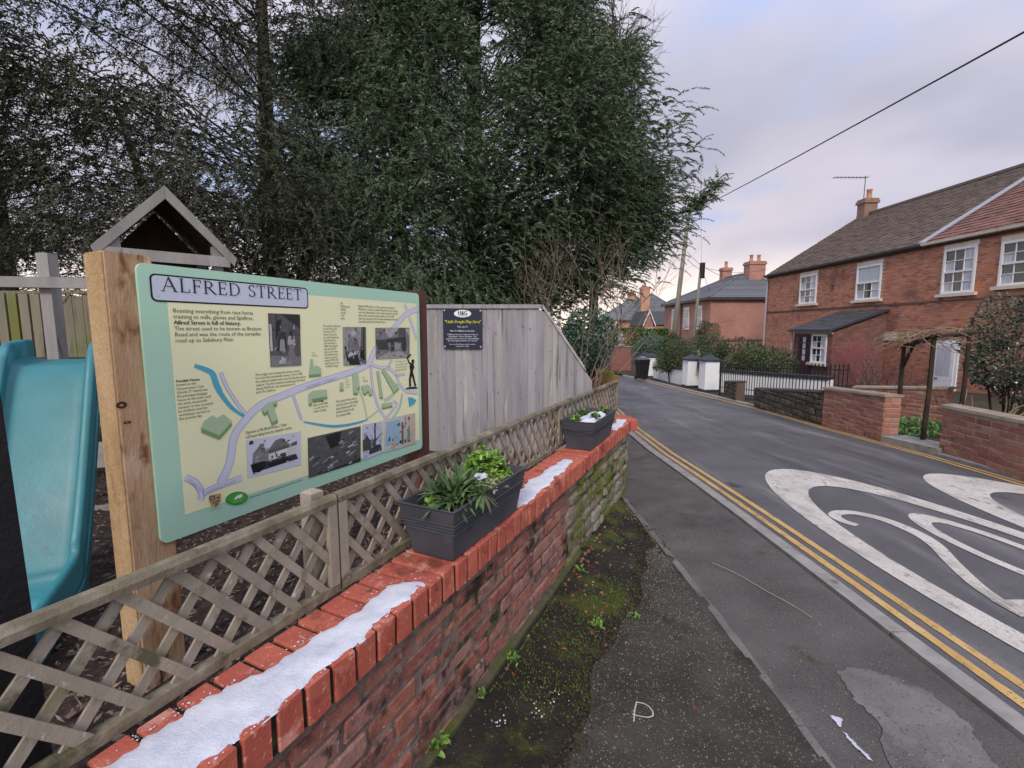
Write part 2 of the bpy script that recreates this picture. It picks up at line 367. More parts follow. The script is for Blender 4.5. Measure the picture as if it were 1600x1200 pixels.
# footway between edging and kerb, and on beyond the wall
KX = 1.78
def wallx(y): return P0.x + DIR.x / DIR.y * (y - P0.y)
PY = [-6 + .25 * i for i in range(135)]
def pav_x(y): return (1.02, lerp(LEFT, y) - .12)
gsheet('pavement', M_pave, pav_x, PY, .055, 6)
def verge_x(y): return (min(.97, wallx(y) - .06) if y < 4.1 else lerp([(4.1, .93), (5.5, -2.5), (28, -6)], y), .985)
def verge_off(x, y):
    a = min(.9, wallx(min(y, 4.0))); t = max(0, min(1, (x - a) / max(.08, .97 - a))) if y < 4 else 1
    base = (0.0 - zr(y)) * (1 - t) + .05 * t
    return base + .008 * math.sin(x * 23 + y * 7) * math.sin(y * 19 - x * 5)
gsheet('verge', M_verge, verge_x, [-6 + .1 * i for i in range(110)], verge_off, 22)
gsheet('forecourt', M_pave, lambda y: (-6, 1.03), [4.9 + .5 * i for i in range(40)], .04, 8)
def path_x(y): return (min(.98, wallx(y) + .42 + .03 * math.sin(y * 6.1) + .018 * math.sin(y * 17)), 1.035)
gsheet('old_path', M_agg, path_x, [-6 + .06 * i for i in range(151)], lambda x, y: max(verge_off(x, y), .05) + .009, 14)
# narrow concrete edging along the footway, broken in places
kb = thing('edging_strip', 'narrow broken concrete edging strip between footpath and mossy verge', 'edging', (1.0, 2.5, zr(2.5) + .05))
y = -3.0; rr = random.Random(5)
segs = []
while y < 4.0:
    l = rr.uniform(.45, .95); segs.append((y, min(4.0, y + l))); y += l + rr.choice([.006, .012, .03])
for (a, b) in segs:
    L = []; n = 8
    for i in range(n + 1):
        yy = a + (b - a) * i / n; xc = lerp([(-3, 1.045), (1.5, 1.04), (2.4, 1.03), (3.9, .99)], yy); wd = .019
        if yy < 2.0: wd = .02 * (.35 + .55 * abs(math.sin(yy * 9 + 1.0)) )
        L += [(xc - wd + rr.uniform(-.003, .003), yy, zr(yy) + .0625), (xc + wd + rr.uniform(-.004, .004), yy, zr(yy) + .0625)]
    m = MB().add(L, [(2*i, 2*i+1, 2*i+3, 2*i+2) for i in range(n)])
    k = len(L); m.add([(p[0], p[1], p[2] - .05) for p in L], [])
    m.f += [(2*i, 2*i+2, 2*i+2+k, 2*i+k) for i in range(n)] + [(2*i+1, 2*i+1+k, 2*i+3+k, 2*i+3) for i in range(n)] + [(0, k, k+1, 1), (2*n, 2*n+1, 2*n+1+k, 2*n+k)]; m.m += [0] * (2*n+2)
    m.build('edging_block', M_concw, kb)
# kerb stones, nearly flush with the road
ks = thing('kerb', 'pale flush concrete kerb stones edging the near footpath', 'kerb', (1.85, 2.5, zr(2.5)))
y = -4.3
while y < 20:
    l = .91; a, b = y + .004, y + l - .004; m = MB(); xa = lerp(LEFT, (a + b) / 2); n = 3; L = []
    for i in range(n + 1):
        yy = a + (b - a) * i / n; xr = lerp(LEFT, yy) + .03; xl = xr - .125; zt = zr(yy) + .062
        L += [(xl, yy, zt - .2), (xl, yy, zt), (xr - .035, yy, zt - .002), (xr, yy, zt - .03), (xr, yy, zt - .2)]
    m.add(L, [(5*i+j, 5*i+j+1, 5*(i+1)+j+1, 5*(i+1)+j) for i in range(n) for j in range(4)] + [(0, 4, 3, 2, 1), (5*n, 5*n+1, 5*n+2, 5*n+3, 5*n+4)])
    m.build('kerb_stone', M_conc, ks); y += l
ks = thing('far_kerb', 'low grey kerb along the far side of the road', 'kerb', (5.6, 8, zr(8)))
y = 1.0
while y < 26:
    l = .91; a, b = y + .004, y + l - .004; m = MB(); L = []
    for yy in (a, (a + b) / 2, b):
        xl = lerp(RIGHT, yy) - .02; xr = xl + .12; zt = zr(yy) + .045
        L += [(xl, yy, zt - .2), (xl, yy, zt - .012), (xl + .02, yy, zt), (xr, yy, zt), (xr, yy, zt - .2)]
    m.add(L, [(5*i+j, 5*i+j+1, 5*(i+1)+j+1, 5*(i+1)+j)[::-1] for i in range(2) for j in range(4)])
    m.build('kerb_stone', M_conc, ks); y += l
# double yellow lines
def marking(name, label, mb, mat, group=None): return tag(mb.build(name, mat), label, 'road marking', group)
ys = [-6 + .5 * i for i in range(14)] + [1 + .045 * i for i in range(160)] + [8.5 + .5 * i for i in range(34)]; jr = random.Random(3)
for off, wd, lab in ((.14, .05, 'yellow line nearest the kerb on the near side of the road'), (.245, .05, 'yellow line farther from the kerb on the near side of the road')):
    marking('yellow_line', lab, strip([(lerp(LEFT, y) + off, y) for y in ys], [wd * jr.uniform(.9, 1.08) for y in ys]), M_yell, 'double yellow lines')
for off, wd, lab in ((-.10, .045, 'yellow line nearest the brick walls on the far side'), (-.19, .045, 'yellow line farther from the brick walls on the far side')):
    marking('yellow_line', lab, strip([(lerp(RIGHT, y) + off, y) for y in ys], [wd * jr.uniform(.9, 1.08) for y in ys]), M_yell, 'double yellow lines')
# painted speed roundels: tall ellipses with 20 inside
def ring(cx, cy, a, b, cx2, cy2, a2, b2, n=64):
    L = []; 
    for i in range(n):
        t = 2 * math.pi * i / n
        for (x, y) in ((cx + a * math.sin(t), cy + b * math.cos(t)), (cx2 + a2 * math.sin(t), cy2 + b2 * math.cos(t))): L.append((x, y, zr(y) + .005))
    return L, [(2*i, 2*i+1, (2*i+3) % (2*n), (2*i+2) % (2*n))[::-1] for i in range(n)]
def roundel(cx, cy, lab):
    t = thing('speed_roundel', lab, 'road marking', (cx, cy, zr(cy)), group='painted speed roundels')
    MB().add(*ring(cx, cy, .77, 2.5, cx + .02, cy - .1, .63, 1.93)).build('ring', M_paint, t)
    o1 = cx - 3.1; o2 = cy - 2.7
    two = catmull([(2.70, 3.50), (2.655, 3.58), (2.66, 3.70), (2.76, 3.78), (2.90, 3.76), (3.01, 3.60), (3.035, 3.36), (2.99, 3.15), (2.86, 2.88), (2.74, 2.60), (2.70, 2.43)], 5)
    pts = [(p.x + o1, p.y + o2) for p in [Vector((q[0], q[1])) for q in two]]; n = len(pts)
    mb = strip(pts, [.07 + .03 * math.sin(math.pi * i / (n - 1)) for i in range(n)], .005)
    z = lambda x, y: (x + o1, y + o2, zr(y + o2) + .0055)
    mb.add([z(2.655, 2.28), z(3.05, 2.28), z(3.05, 2.44), z(2.655, 2.44)], [(0, 1, 2, 3)])
    mb.build('numeral_two', M_paint, t)
    MB().add(*ring(3.36 + o1, 3.02 + o2, .24, .74, 3.36 + o1, 3.0 + o2, .165, .56, 40)).build('numeral_zero', M_paint, t)
roundel(3.1, 2.7, 'large white painted 20 roundel in the near lane')
roundel(4.66, 2.5, 'white painted 20 roundel in the far lane by the brick wall')
# worn concrete patch, chalk letter and snow scraps on the footway
def gpoly(name, pts, mat, off, lab, cat, seed=1, rough=.01):
    P = [G(px, py, off) for px, py in pts]; C = catmull(P + P[:3], 10)[10:-10]; n = len(C) - 1; Q = []
    for i, q in enumerate(C[:-1]):
        t = 6.2832 * i / n; w_ = rough * (math.sin(7 * t + seed) + .6 * math.sin(17 * t + 2 * seed) + .5 * math.sin(31 * t)); v_ = rough * (math.cos(9 * t + seed) + .6 * math.sin(23 * t))
        Q.append((q.x + w_, q.y + v_, zr(q.y) + off))
    mb = MB(); mb.add(Q, [tuple(range(len(Q)))]); o = mb.build(name, mat)
    return tag(o, lab, cat)
gpoly('concrete_patch', [(1312, 1046), (1380, 1052), (1440, 1075), (1500, 1120), (1545, 1180), (1560, 1230), (1420, 1230), (1370, 1130), (1330, 1085)], M_concw, .059, 'pale worn concrete patch in the footpath beside the kerb', 'concrete patch', 3, .008)
chalk = nmat('chalk', [c('a8aaa4'), c('c4c6c0')], 40, 4, .9, 0)
t = thing('chalk_letter', 'thin white hand drawn letter P on the dark footpath', 'chalk mark', G(1005, 1130, .06))
for pl in ([(990, 1142), (991, 1125), (994, 1109)], [(993, 1108), (1008, 1110), (1018, 1117), (1020, 1126), (1012, 1131), (1000, 1132), (987, 1130)]):
    pp = catmull([Vector(G(x, y, .06)) for x, y in pl], 4); sb = strip([(p.x, p.y) for p in pp], .0045, 0); sb.v = [(x_, y_, zr(y_) + max(verge_off(x_, y_), .05) + .013) for x_, y_, z_ in sb.v]; sb.build('stroke', chalk, t)

# ================================================================== THE BOUNDARY WALL
CT = .593                                   # top of the coping
M_cope = nmat('coping_brick', [c('9a5248'), c('b06254'), c('c07668')], 14, 6, .78, .7, bscale=120, bdist=.005, spec=.2, uvw='Position', pal=[c('a85446'), c('bd6450'), c('b05848'), c('c4705c')], palf=.5, layers=[(c('8a4a40'), 11, .57, .72, (1, 1, 1)), (c('cc9c92'), 55, .58, .7, (1, 1, 1))], wl=[(c('7c443a'), 5, .52, .68), (c('cc9082'), 9, .57, .7), (c('5c4a36'), 11, .63, .71), (c('4a4a2a'), 7, .68, .74)], rvar=.12)
M_oldbrick = nmat('old_brick', [c('5c3c36'), c('945a4e'), c('b0766a'), c('b09488')], 28, 5, .88, 1.0, bscale=110, bdist=.012, uvw='Position', pal=[c('a86a5c'), c('805450'), c('b87860'), c('94787a'), c('b06e5e'), c('a4938c'), c('9c645a'), c('c08870'), c('8a6462')], palf=.5, layers=[(c('4c403c'), 16, .58, .7, (1, 1, 1)), (c('b4a8a0'), 40, .6, .7, (1, 1, 1))], wl=[(c('3a302b'), 4.4, .5, .66), (c('a08e86'), 6.5, .57, .7), (c('5a5e34'), 5.2, .64, .74)])
M_mortar = nmat('old_mortar', [c('5c4c46'), c('80706a'), c('9a8c84')], 14, 7, .95, 1, bscale=40, bdist=.02, layers=[(c('38401f'), 5, .52, .66, (1, 1, 1)), (c('241f1c'), 4, .56, .7, (1, 1, 1))])
M_rubble = nmat('mossy_stone', [c('7a786c'), c('95927f'), c('b4b1a5')], 24, 7, .92, 1, bscale=90, bdist=.015, uvw='Position', pal=[c('85826f'), c('6d6c55'), c('98958a'), c('757044'), c('a29f95'), c('7d5f50')], palf=.5, layers=[(c('3a3a2c'), 9, .6, .74, (1, 1, 1))], wl=[(c('66702e'), 2.6, .44, .58), (c('4a4434'), 5, .58, .7), (c('8a6a58'), 4, .66, .74)])
M_mossj = nmat('mossy_joint', [c('1f1c17'), c('2e2a22'), c('4a4c24')], 25, 5, .95, .8, bscale=90)
W = thing('boundary_wall', 'low old brick garden wall with bright red brick coping', 'wall', Wl(.8, -.1, 0))
MB().obox(Wl(-2.2, -.215, -.25), DIR * 5.55, NRM * .187, UP * (.25 + CT - .098)).build('wall_core', M_mortar, W)
MB().obox(Wl(-2.2, -.21, CT - .0985), DIR * 5.6, NRM * .203, UP * .088).build('coping_mortar', M_mossj, W)
cv = meshvar('coping_brick', M_cope, 8, (.05, .018, .04), .014)
rr = random.Random(2); s = -2.19; k = 0
while s < 3.40:
    wd = .0645 * rr.uniform(.98, 1.01)
    link('coping_brick', cv[k % 8], None, W, frameM(Wl(s + .0325, -.1075 + rr.uniform(-.002, .002), CT - .05 + rr.uniform(-.0012, .0012)), (DIR + NRM * rr.uniform(-.012, .012)).normalized(), NRM, UP, wd, .215, .0985)); s += .0752; k += 1
for i in range(5):                            # the last few fan round the angled end
    a = R(9 + 11 * i); ctr = Wl(3.375, -.012, 0); dd = (DIR * math.cos(a) + NRM * math.sin(a)).normalized(); nn = Vector((dd.y, -dd.x, 0))
    p = ctr + dd * .045 - nn * .13 + UP * (CT - .0505 - .0004 * i)
    link('coping_brick', cv[k % 4], None, W, frameM(p, dd, nn, UP, .062, .25, .0985)); k += 1
bv = meshvar('brick', M_oldbrick, 12, (.04, .12, .2), .035)
pieces(W, 'brick', bricks(Wl(-2.2, -.028, -.04), DIR, UP, NRM, 3.98, CT - .06 - .04, bw=.215, bh=.066, j=.008, th=.05, seed=4, proud=.004, shift=True, face=.004), bv, 'brickwork')
sv4 = meshvar('rubble_stone', M_rubble, 10, (.2, .24, .3), .1); sm = []; rr = random.Random(9); v = -.03
while v < CT - .12:
    h = rr.uniform(.05, .12); h = min(h, CT - .1 - v); u = 1.79 + rr.uniform(-.05, .03)
    while u < 3.33:
        l = rr.uniform(.06, .22); l = min(l, 3.36 - u)
        sm.append(frameM(Wl(u + l / 2, -.04 + rr.uniform(-.008, .008), v + h / 2), (DIR + UP * rr.uniform(-.06, .06)).normalized(), UP, NRM, l, h, .05)); u += l + rr.uniform(.006, .014)
    v += h + .01
pieces(W, 'rubble_stone', sm, sv4, 'rubble')
for i in range(7):                            # end of the wall
    for j in range(2): link('rubble_stone', sv4[(i + j) % 6], None, W, frameM(Wl(3.345, -.16 + .09 * j, .02 + .07 * i), NRM, UP, -DIR, .085, .064, .05))
# plinth at the foot
foot = MB().prism([Wl(-2.2, -.03, -.2), Wl(-2.2, .006, -.2), Wl(-2.2, .004, .012), Wl(-2.2, -.03, .02)], DIR * 4.2).build('wall_foot', nmat('foot_stone', [c('3a382c'), c('524f3e'), c('6a624c')], 12, 6, .95, .8, layers=[(c('46521f'), 5, .48, .62, (1, 1, 1)), (c('2a2621'), 6, .55, .7, (1, 1, 1))]), W)

# ---- snow lying on the coping
def snow_patch(lab, outline, z, hmax, seed, at=None, res=.011):
    """outline in (s, n): list of (s, n_back, n_front) stations"""
    at = at or (lambda s, n, zz: Wl(s, n, zz)); r = random.Random(seed); s0, s1 = outline[0][0], outline[-1][0]; ns = max(6, int((s1 - s0) / res)); nn = 12; V = []
    def jag(s, k): return .006 * math.sin(s * 27 + k) + .004 * math.sin(s * 71 + k * 2.1) + .0035 * math.sin(s * 163 + k * 5) + .002 * math.sin(s * 401 + k)
    for i in range(ns + 1):
        s = s0 + (s1 - s0) * i / ns; a = lerp([(q[0], q[1]) for q in outline], s) + jag(s, seed); b = lerp([(q[0], q[2]) for q in outline], s) + jag(s, seed + 3); b = max(a + .004, b)
        e = min(1, min(i, ns - i) / 5)
        for j in range(nn + 1):
            t = j / nn; n = a + (b - a) * t; prof = min(1, 3 * t) * min(1, 4 * (1 - t)); prof = prof * (2 - prof)
            hh = hmax * e * prof * (.66 + .26 * math.sin(s * 31 + n * 47 + seed) * math.sin(n * 83 - s * 19) + .12 * math.sin(s * 97 + n * 151) * math.sin(n * 203 - s * 71)) + r.uniform(-.0013, .0013) * prof
            V.append(at(s, n, z + hh - (.002 if prof == 0 or e == 0 else 0)))
    F = [(i*(nn+1)+j, i*(nn+1)+j+1, (i+1)*(nn+1)+j+1, (i+1)*(nn+1)+j)[::-1] for i in range(ns) for j in range(nn)]
    o = npmesh('snow_patch', [tuple(v) for v in V], F, M_snow, smooth=True)
    if sum((p.normal.z for p in o.data.polygons)) < 0: o.data.flip_normals()
    return tag(o, lab, 'snow', 'snow lying on the coping')
def CP(px, py):
    r = ray(px, py); t = (CT - HC) / r.z; p = r * t - P0; return p.dot(DIR), p.dot(NRM)
bk = sorted(CP(*q) for q in [(100, 1240), (183, 1183), (250, 1133), (330, 1085), (400, 1052), (478.8, 1003), (512.5, 983), (548.5, 958), (609, 915), (643, 905), (662, 906)]); ft = sorted(CP(*q) for q in [(240, 1250), (325, 1194), (418, 1118), (487.8, 1064), (521.5, 1032), (557.5, 1005), (593.5, 971.5), (620.5, 949), (645, 929), (668, 910)])
ss = [-1.3] + [bk[0][0] + (ft[-1][0] - bk[0][0]) * i / 22 for i in range(23)]
snow_patch('long strip of white snow along the near coping bricks', [(s_, lerp(bk, s_), min(-.008, lerp(ft, s_))) for s_ in ss], CT - .001, .008, 1)
snow_patch('medium strip of snow on the coping between the two planters', [(1.13, -.1, -.012), (1.3, -.12, -.014), (1.5, -.135, -.02), (1.72, -.125, -.03), (1.9, -.12, -.04), (1.97, -.1, -.06)], CT - .001, .007, 2)
snow_patch('thin scrap of snow on the coping beyond the far planter', [(2.9, -.06, -.02), (3.0, -.09, -.015), (3.2, -.1, -.02), (3.38, -.13, -.04)], CT - .001, .008, 3)

V = []; F = []; rs = random.Random(31)
for i in range(300):
    s_ = rs.uniform(-.5, .5) if i < 240 else rs.uniform(1.1, 2.0); e_b = lerp(bk, s_) if i < 240 else -.13
    n_ = e_b - abs(rs.gauss(0, .012)) if rs.random() < .75 else min(-.006, (lerp(ft, s_) if i < 240 else -.02) + abs(rs.gauss(0, .008)))
    if n_ < -.2: continue
    q = rs.uniform(.0005, .0028) * rs.uniform(.5, 1.3); a_ = rs.uniform(0, 6.28); k = len(V); cx_ = Wl(s_, n_, CT + .0012)
    V += [tuple(cx_ + Vector((math.cos(a_ + j * 1.257) * q * rs.uniform(.6, 1.3), math.sin(a_ + j * 1.257) * q, 0))) for j in range(5)] + [tuple(cx_ + UP * q * .5)]; F += [(k + j, k + (j + 1) % 5, k + 5) for j in range(5)]
tag(npmesh('snow_flecks', V, F, M_snow), 'flecks of melting snow on the red coping bricks', 'snow', kind='stuff')

# ================================================================== TRELLIS on the coping
M_tr = nmat('weathered_trellis', [c('6e6a62'), c('8e8a80'), c('a9a59a')], 9, 7, .9, .6, bscale=30, stretch=(1, 1, 1), bdist=.005, pal=[c('7e7668'), c('a09684'), c('8c8272'), c('aaa292')], palf=.45, layers=[(c('57523f'), 9, .55, .7, (1, 1, 1)), (c('6d6c4c'), 5, .6, .74, (1, 1, 1)), (c('c0bcb2'), 26, .62, .72, (1, 1, 1))])
M_rail = nmat('weathered_rail', [c('55503f'), c('787262'), c('9c968a')], 13, 7, .9, .8, bscale=40, bdist=.006, layers=[(c('4b4a35'), 6, .56, .72, (1, 1, 1)), (c('b39a78'), 3.2, .7, .78, (1, 1, 1))])
Z0, Z1 = CT + .003, .892
def trellis(sa, sb, lab):
    t = thing('trellis_screen', lab, 'trellis', Wl((sa + sb) / 2, -.236, CT), group='trellis panels along the wall')
    nb = -.236
    def bar(name, s0, s1, z0, z1, n0, n1, mat):
        MB().obox(Wl(s0, n0, z0), DIR * (s1 - s0), NRM * (n1 - n0), UP * (z1 - z0)).build(name, mat, t)
    # rounded top rail
    prof = [(-.016, 0), (.016, 0), (.017, .016), (.010, .027), (-.010, .027), (-.017, .016)]
    MB().prism([Wl(sa, nb + a, Z1 - .027 + b) for a, b in prof], DIR * (sb - sa)).build('top_rail', M_rail, t)
    bar('bottom_rail', sa, sb, Z0, Z0 + .024, nb - .014, nb + .016, M_rail)
    bar('stile', sa, sa + .03, Z0 + .0245, Z1 - .0275, nb - .012, nb + .0155, M_tr); bar('stile', sb - .03, sb, Z0 + .0245, Z1 - .0275, nb - .012, nb + .0155, M_tr)
    zl, zh = Z0 + .012, Z1 - .012; H = zh - zl; run = H * .82; hw = .0112
    for sgn, n0, n1 in ((1, nb + .0005, nb + .0075), (-1, nb - .0075, nb - .0005)):
        s = sa - run + .05
        while s < sb:
            # a slat whose top is at s (front layer falls to the right, back layer to the left)
            top, bot = (s, s + run) if sgn > 0 else (s + run, s); pts = []
            f = lambda z: bot + (top - bot) * (z - zl) / H
            lo, hi = zl, zh
            for lim, gt in ((sa + .012, True), (sb - .012, False)):
                za = zl + (lim - bot) / (top - bot) * H
                slope_up = top > bot
                if gt: lo, hi = (max(lo, za), hi) if slope_up else (lo, min(hi, za))
                else: lo, hi = (lo, min(hi, za)) if slope_up else (max(lo, za), hi)
            if hi - lo > .03:
                a, b = Wl(f(lo), n0, lo), Wl(f(hi), n0, hi); dv = (b - a).normalized(); side = dv.cross(NRM).normalized() * hw * random.uniform(.9, 1.08)
                MB().obox(a - side, b - a, side * 2, NRM * (n1 - n0)).build('slat', M_tr, t)
            s += .092
trellis(-1.54, .300, 'weathered timber trellis panel nearest the camera, left of the joint post')
trellis(.308, 2.205, 'weathered timber trellis panel behind the large planted trough')
trellis(2.213, 3.80, 'weathered timber trellis panel behind the far trough, ending at the road')
for s, lab in ((.262, 'short square trellis post standing left of the planted trough'), (2.17, 'short square trellis post beside the far trough'), (3.77, 'short square trellis post at the road end of the wall')):
    b = MB(); h = .905 if s < 1 else .86
    b.add([Wl(s - .022, -.30, .2), Wl(s + .022, -.30, .2), Wl(s + .022, -.256, .2), Wl(s - .022, -.256, .2), Wl(s - .022, -.30, h), Wl(s + .022, -.30, h), Wl(s + .022, -.256, h), Wl(s - .022, -.256, h), Wl(s - .012, -.29, h + .006), Wl(s + .012, -.29, h + .006), Wl(s + .012, -.266, h + .006), Wl(s - .012, -.266, h + .006)],
          [(0,1,5,4),(1,2,6,5),(2,3,7,6),(3,0,4,7),(4,5,9,8),(5,6,10,9),(6,7,11,10),(7,4,8,11),(8,9,10,11)])
    tag(b.build('trellis_post', M_tr), lab, 'post', 'posts behind the trellis')

# ================================================================== PLANTERS
M_plas = nmat('grey_plastic', [c('3d4048'), c('484b54'), c('53565f')], 5, 6, .5, .2, bscale=120, bdist=.002, spec=.4, layers=[(c('6c6a6a'), 7, .62, .8, (1, 1, 1)), (c('33353b'), 4, .58, .7, (1, 1, 1))], rvar=.1)
M_soil = nmat('potting_soil', [c('191512'), c('2a231d'), c('3d342b')], 40, 6, .95, 1, bscale=90, bdist=.01)
def planter(s0, lab):
    t = thing('planter_trough', lab, 'planter', Wl(s0 + .25, -.1, CT), group='grey troughs on the wall')
    sm, nm = s0 + .262, -.098
    def rect(z, hs, hn): return [Wl(sm - hs, nm - hn, CT + z), Wl(sm + hs, nm - hn, CT + z), Wl(sm + hs, nm + hn, CT + z), Wl(sm - hs, nm + hn, CT + z)]
    lv = [(.004, .246, .082), (.112, .266, .098), (.185, .283, .112), (.192, .289, .118), (.192, .277, .106), (.15, .27, .1)]
    b = MB(); V = []
    for q in lv: V += rect(*q)
    b.add(V, [(0, 3, 2, 1)] + [(4*i+j, 4*i+(j+1) % 4, 4*(i+1)+(j+1) % 4, 4*(i+1)+j) for i in range(len(lv)-1) for j in range(4)]); b.build('body', M_plas, t)
    for i in range(4):
        z = .104 + .0115 * i; b = MB(); V = []
        hs = .246 + .02 * z / .112 if z < .112 else .266 + .017 * (z - .112) / .073; hn = hs - .166
        for dz, e in ((-.003, 0), (-.0015, .0035), (.0015, .0035), (.003, 0)): V += rect(z + dz, hs + e + .001, hn + e + .001)
        b.add(V, [(4*k+j, 4*k+(j+1) % 4, 4*(k+1)+(j+1) % 4, 4*(k+1)+j) for k in range(3) for j in range(4)]); b.build('rib', M_plas, t)
    b = MB(); n = 10; V = []
    for i in range(n + 1):
        for j in range(6): V.append(Wl(sm - .27 + .54 * i / n, nm - .1 + .2 * j / 5, CT + .163 + random.uniform(-.006, .008)))
    b.add(V, [(i*6+j, (i+1)*6+j, (i+1)*6+j+1, i*6+j+1) for i in range(n) for j in range(5)]); b.build('soil', M_soil, t)
    for ds, dn in ((-.2, -.06), (.2, -.06), (-.2, .06), (.2, .06)): MB().obox(Wl(sm + ds - .02, nm + dn - .012, CT + .0006), DIR * .04, NRM * .024, UP * .0032).build('foot', M_plas, t)
    return sm, nm
P1 = planter(.578, 'dark grey ribbed plastic trough full of green plants on the wall')
P2 = planter(2.19, 'dark grey ribbed plastic trough with snow on its soil, at the far end')

# ---- leafy plants made of curved blades
def blades(items, seg=4):
    """items: (root, dir, length, width, bend) -> folded, arching leaves"""
    V = []; F = []
    for (p, d, l, wd, bend) in items:
        d = Vector(d).normalized(); side = d.cross(UP); side = side.normalized() if side.length > .05 else Vector((1, 0, 0)); k = len(V); q = Vector(p)
        for i in range(seg + 1):
            t = i / seg; ww = wd * (math.sin(math.pi * (.12 + .88 * t)) ** .8 if t < 1 else .02); nrm = side.cross(d)
            V += [tuple(q - side * ww / 2 + nrm * ww * .15), tuple(q), tuple(q + side * ww / 2 + nrm * ww * .15)]
            q = q + d * (l / seg); d = (d - UP * bend / seg).normalized()
        for i in range(seg):
            a = k + 3 * i; F += [(a, a+1, a+4, a+3), (a+1, a+2, a+5, a+4)]
    return V, F
leafmat = lmat
M_lf1 = leafmat('dianthus_leaf', [c('2f4a2c'), c('46643c'), c('5d7a4a'), c('3b5638'), c('6c7a55'), c('4a3b38')])
M_lf2 = leafmat('bright_sedum', [c('5f8a35'), c('86ab4c'), c('739a3c'), c('96b862'), c('557a38')])
M_lf3 = leafmat('frosted_leaf', [c('7f8f5a'), c('9aa878'), c('b2b898'), c('6b7d4c')])
M_lf4 = leafmat('weed_leaf', [c('44692f'), c('6c9644'), c('84a850'), c('38552a'), c('5a8038')])
def plant(name, lab, base, mat, items, group=None, stem=None):
    t = thing(name, lab, 'plant', base, group=group); V, F = blades(items); npmesh('foliage', V, F, mat, t)
    b = MB(); bb = Vector(base); b.tube([bb - UP * .01, bb + UP * .02, bb + UP * .045], [.005, .004, .002], 5); b.build('stem', M_soil if stem is None else stem, t); return t
def rosette(p, n, l, wd, up, bend, r, spread=.012):
    L = []
    for i in range(n):
        a = r.uniform(0, 6.28); e = r.uniform(*up)
        L.append((Vector(p) + Vector((r.uniform(-spread, spread), r.uniform(-spread, spread), 0)), (math.cos(a) * math.cos(e), math.sin(a) * math.cos(e), math.sin(e)), l * r.uniform(.6, 1.15), wd * r.uniform(.7, 1.2), bend * r.uniform(.6, 1.3)))
    return L
rr = random.Random(3); sm, nm = P1; ZS = CT + .163
items = []
for i in range(13):
    p = Wl(sm + rr.uniform(-.2, -.01), nm + rr.uniform(-.055, .06), ZS); items += rosette(p, 26, .125, .017, (.3, 1.4), 1.5, rr)
plant('dianthus_plant', 'dark green strappy leaved plant at the near end of the trough', Wl(sm - .11, nm, ZS), M_lf1, items)
plant('trailing_plant', 'small dark rosette trailing over the front rim of the trough', Wl(sm - .115, nm + .095, ZS + .015), M_lf1, [(Wl(sm - .10, nm + .112, ZS + .035), NRM * math.cos(a) * .5 + DIR * math.sin(a) * .9 + UP * (.1 - .5 * abs(math.cos(a))), .085, .014, .9) for a in [x * .45 - 1.6 for x in range(8)]] + rosette(Wl(sm - .11, nm + .1, ZS + .03), 10, .05, .011, (.2, 1.3), 1.0, rr))
items = []
for i in range(130):
    a = rr.uniform(0, 6.28); q = math.sqrt(rr.random()); s_, n_ = sm + .125 + .135 * q * math.cos(a), nm + .085 * q * math.sin(a) - .005
    p = Wl(s_, n_, ZS + .115 * (1 - q * q) * rr.uniform(.55, 1.1) + .005); items += rosette(p, 13, .027, .014, (-.2, 1.3), .4, rr, .012)
plant('sedum_plant', 'mound of bright green fleshy leaves at the far end of the trough', Wl(sm + .12, nm, ZS), M_lf2, items)
items = []
for i in range(26):
    p = Wl(sm + rr.uniform(-.04, .12), nm + rr.uniform(.035, .105), ZS + rr.uniform(.0, .035)); items += rosette(p, 9, .032, .011, (0, 1.2), .8, rr, .008)
plant('frosted_plant', 'pale frosted leaves spilling over the middle front of the trough', Wl(sm + .03, nm + .07, ZS), M_lf3, items)
items = []
for i in range(7): items += rosette(Wl(sm + rr.choice([-.235, -.22, -.17, .0]) + rr.uniform(-.02, .02), nm + rr.uniform(-.03, .075), ZS + .015), 11, .036, .015, (0, 1.2), .7, rr)
plant('seedling_plant', 'small light green seedlings among the darker leaves in the trough', Wl(sm - .22, nm + .03, ZS), M_lf2, items)
snow_patch('little lump of snow among the plants of the near trough', [(sm - .0, nm + .0, nm + .04), (sm + .04, nm - .005, nm + .055), (sm + .09, nm + .01, nm + .05)], ZS + .045, .024, 5)
s2, n2 = P2
snow_patch('broad snow cover on the soil of the far trough', [(s2 - .18, n2 - .02, n2 + .04), (s2 - .1, n2 - .07, n2 + .085), (s2 + .05, n2 - .06, n2 + .08), (s2 + .2, n2 - .05, n2 + .07), (s2 + .24, n2 - .01, n2 + .02)], ZS + .002, .03, 6)
for i, (ds, dn, lab) in enumerate(((-.19, -.045, 'green tuft at the near left corner of the far trough'), (-.06, .06, 'green tuft poking through snow at the front of the far trough'), (.06, -.06, 'green tuft at the back of the far trough'), (.22, .02, 'green tuft at the road end of the far trough'))):
    items = []
    for k in range(9): items += rosette(Wl(s2 + ds + rr.uniform(-.035, .035), n2 + dn + rr.uniform(-.02, .02), ZS + rr.uniform(.01, .045)), 9, .03, .012, (.1, 1.3), .6, rr)
    plant('tuft_plant', lab, Wl(s2 + ds, n2 + dn, ZS), M_lf4, items, 'tufts in the far trough')
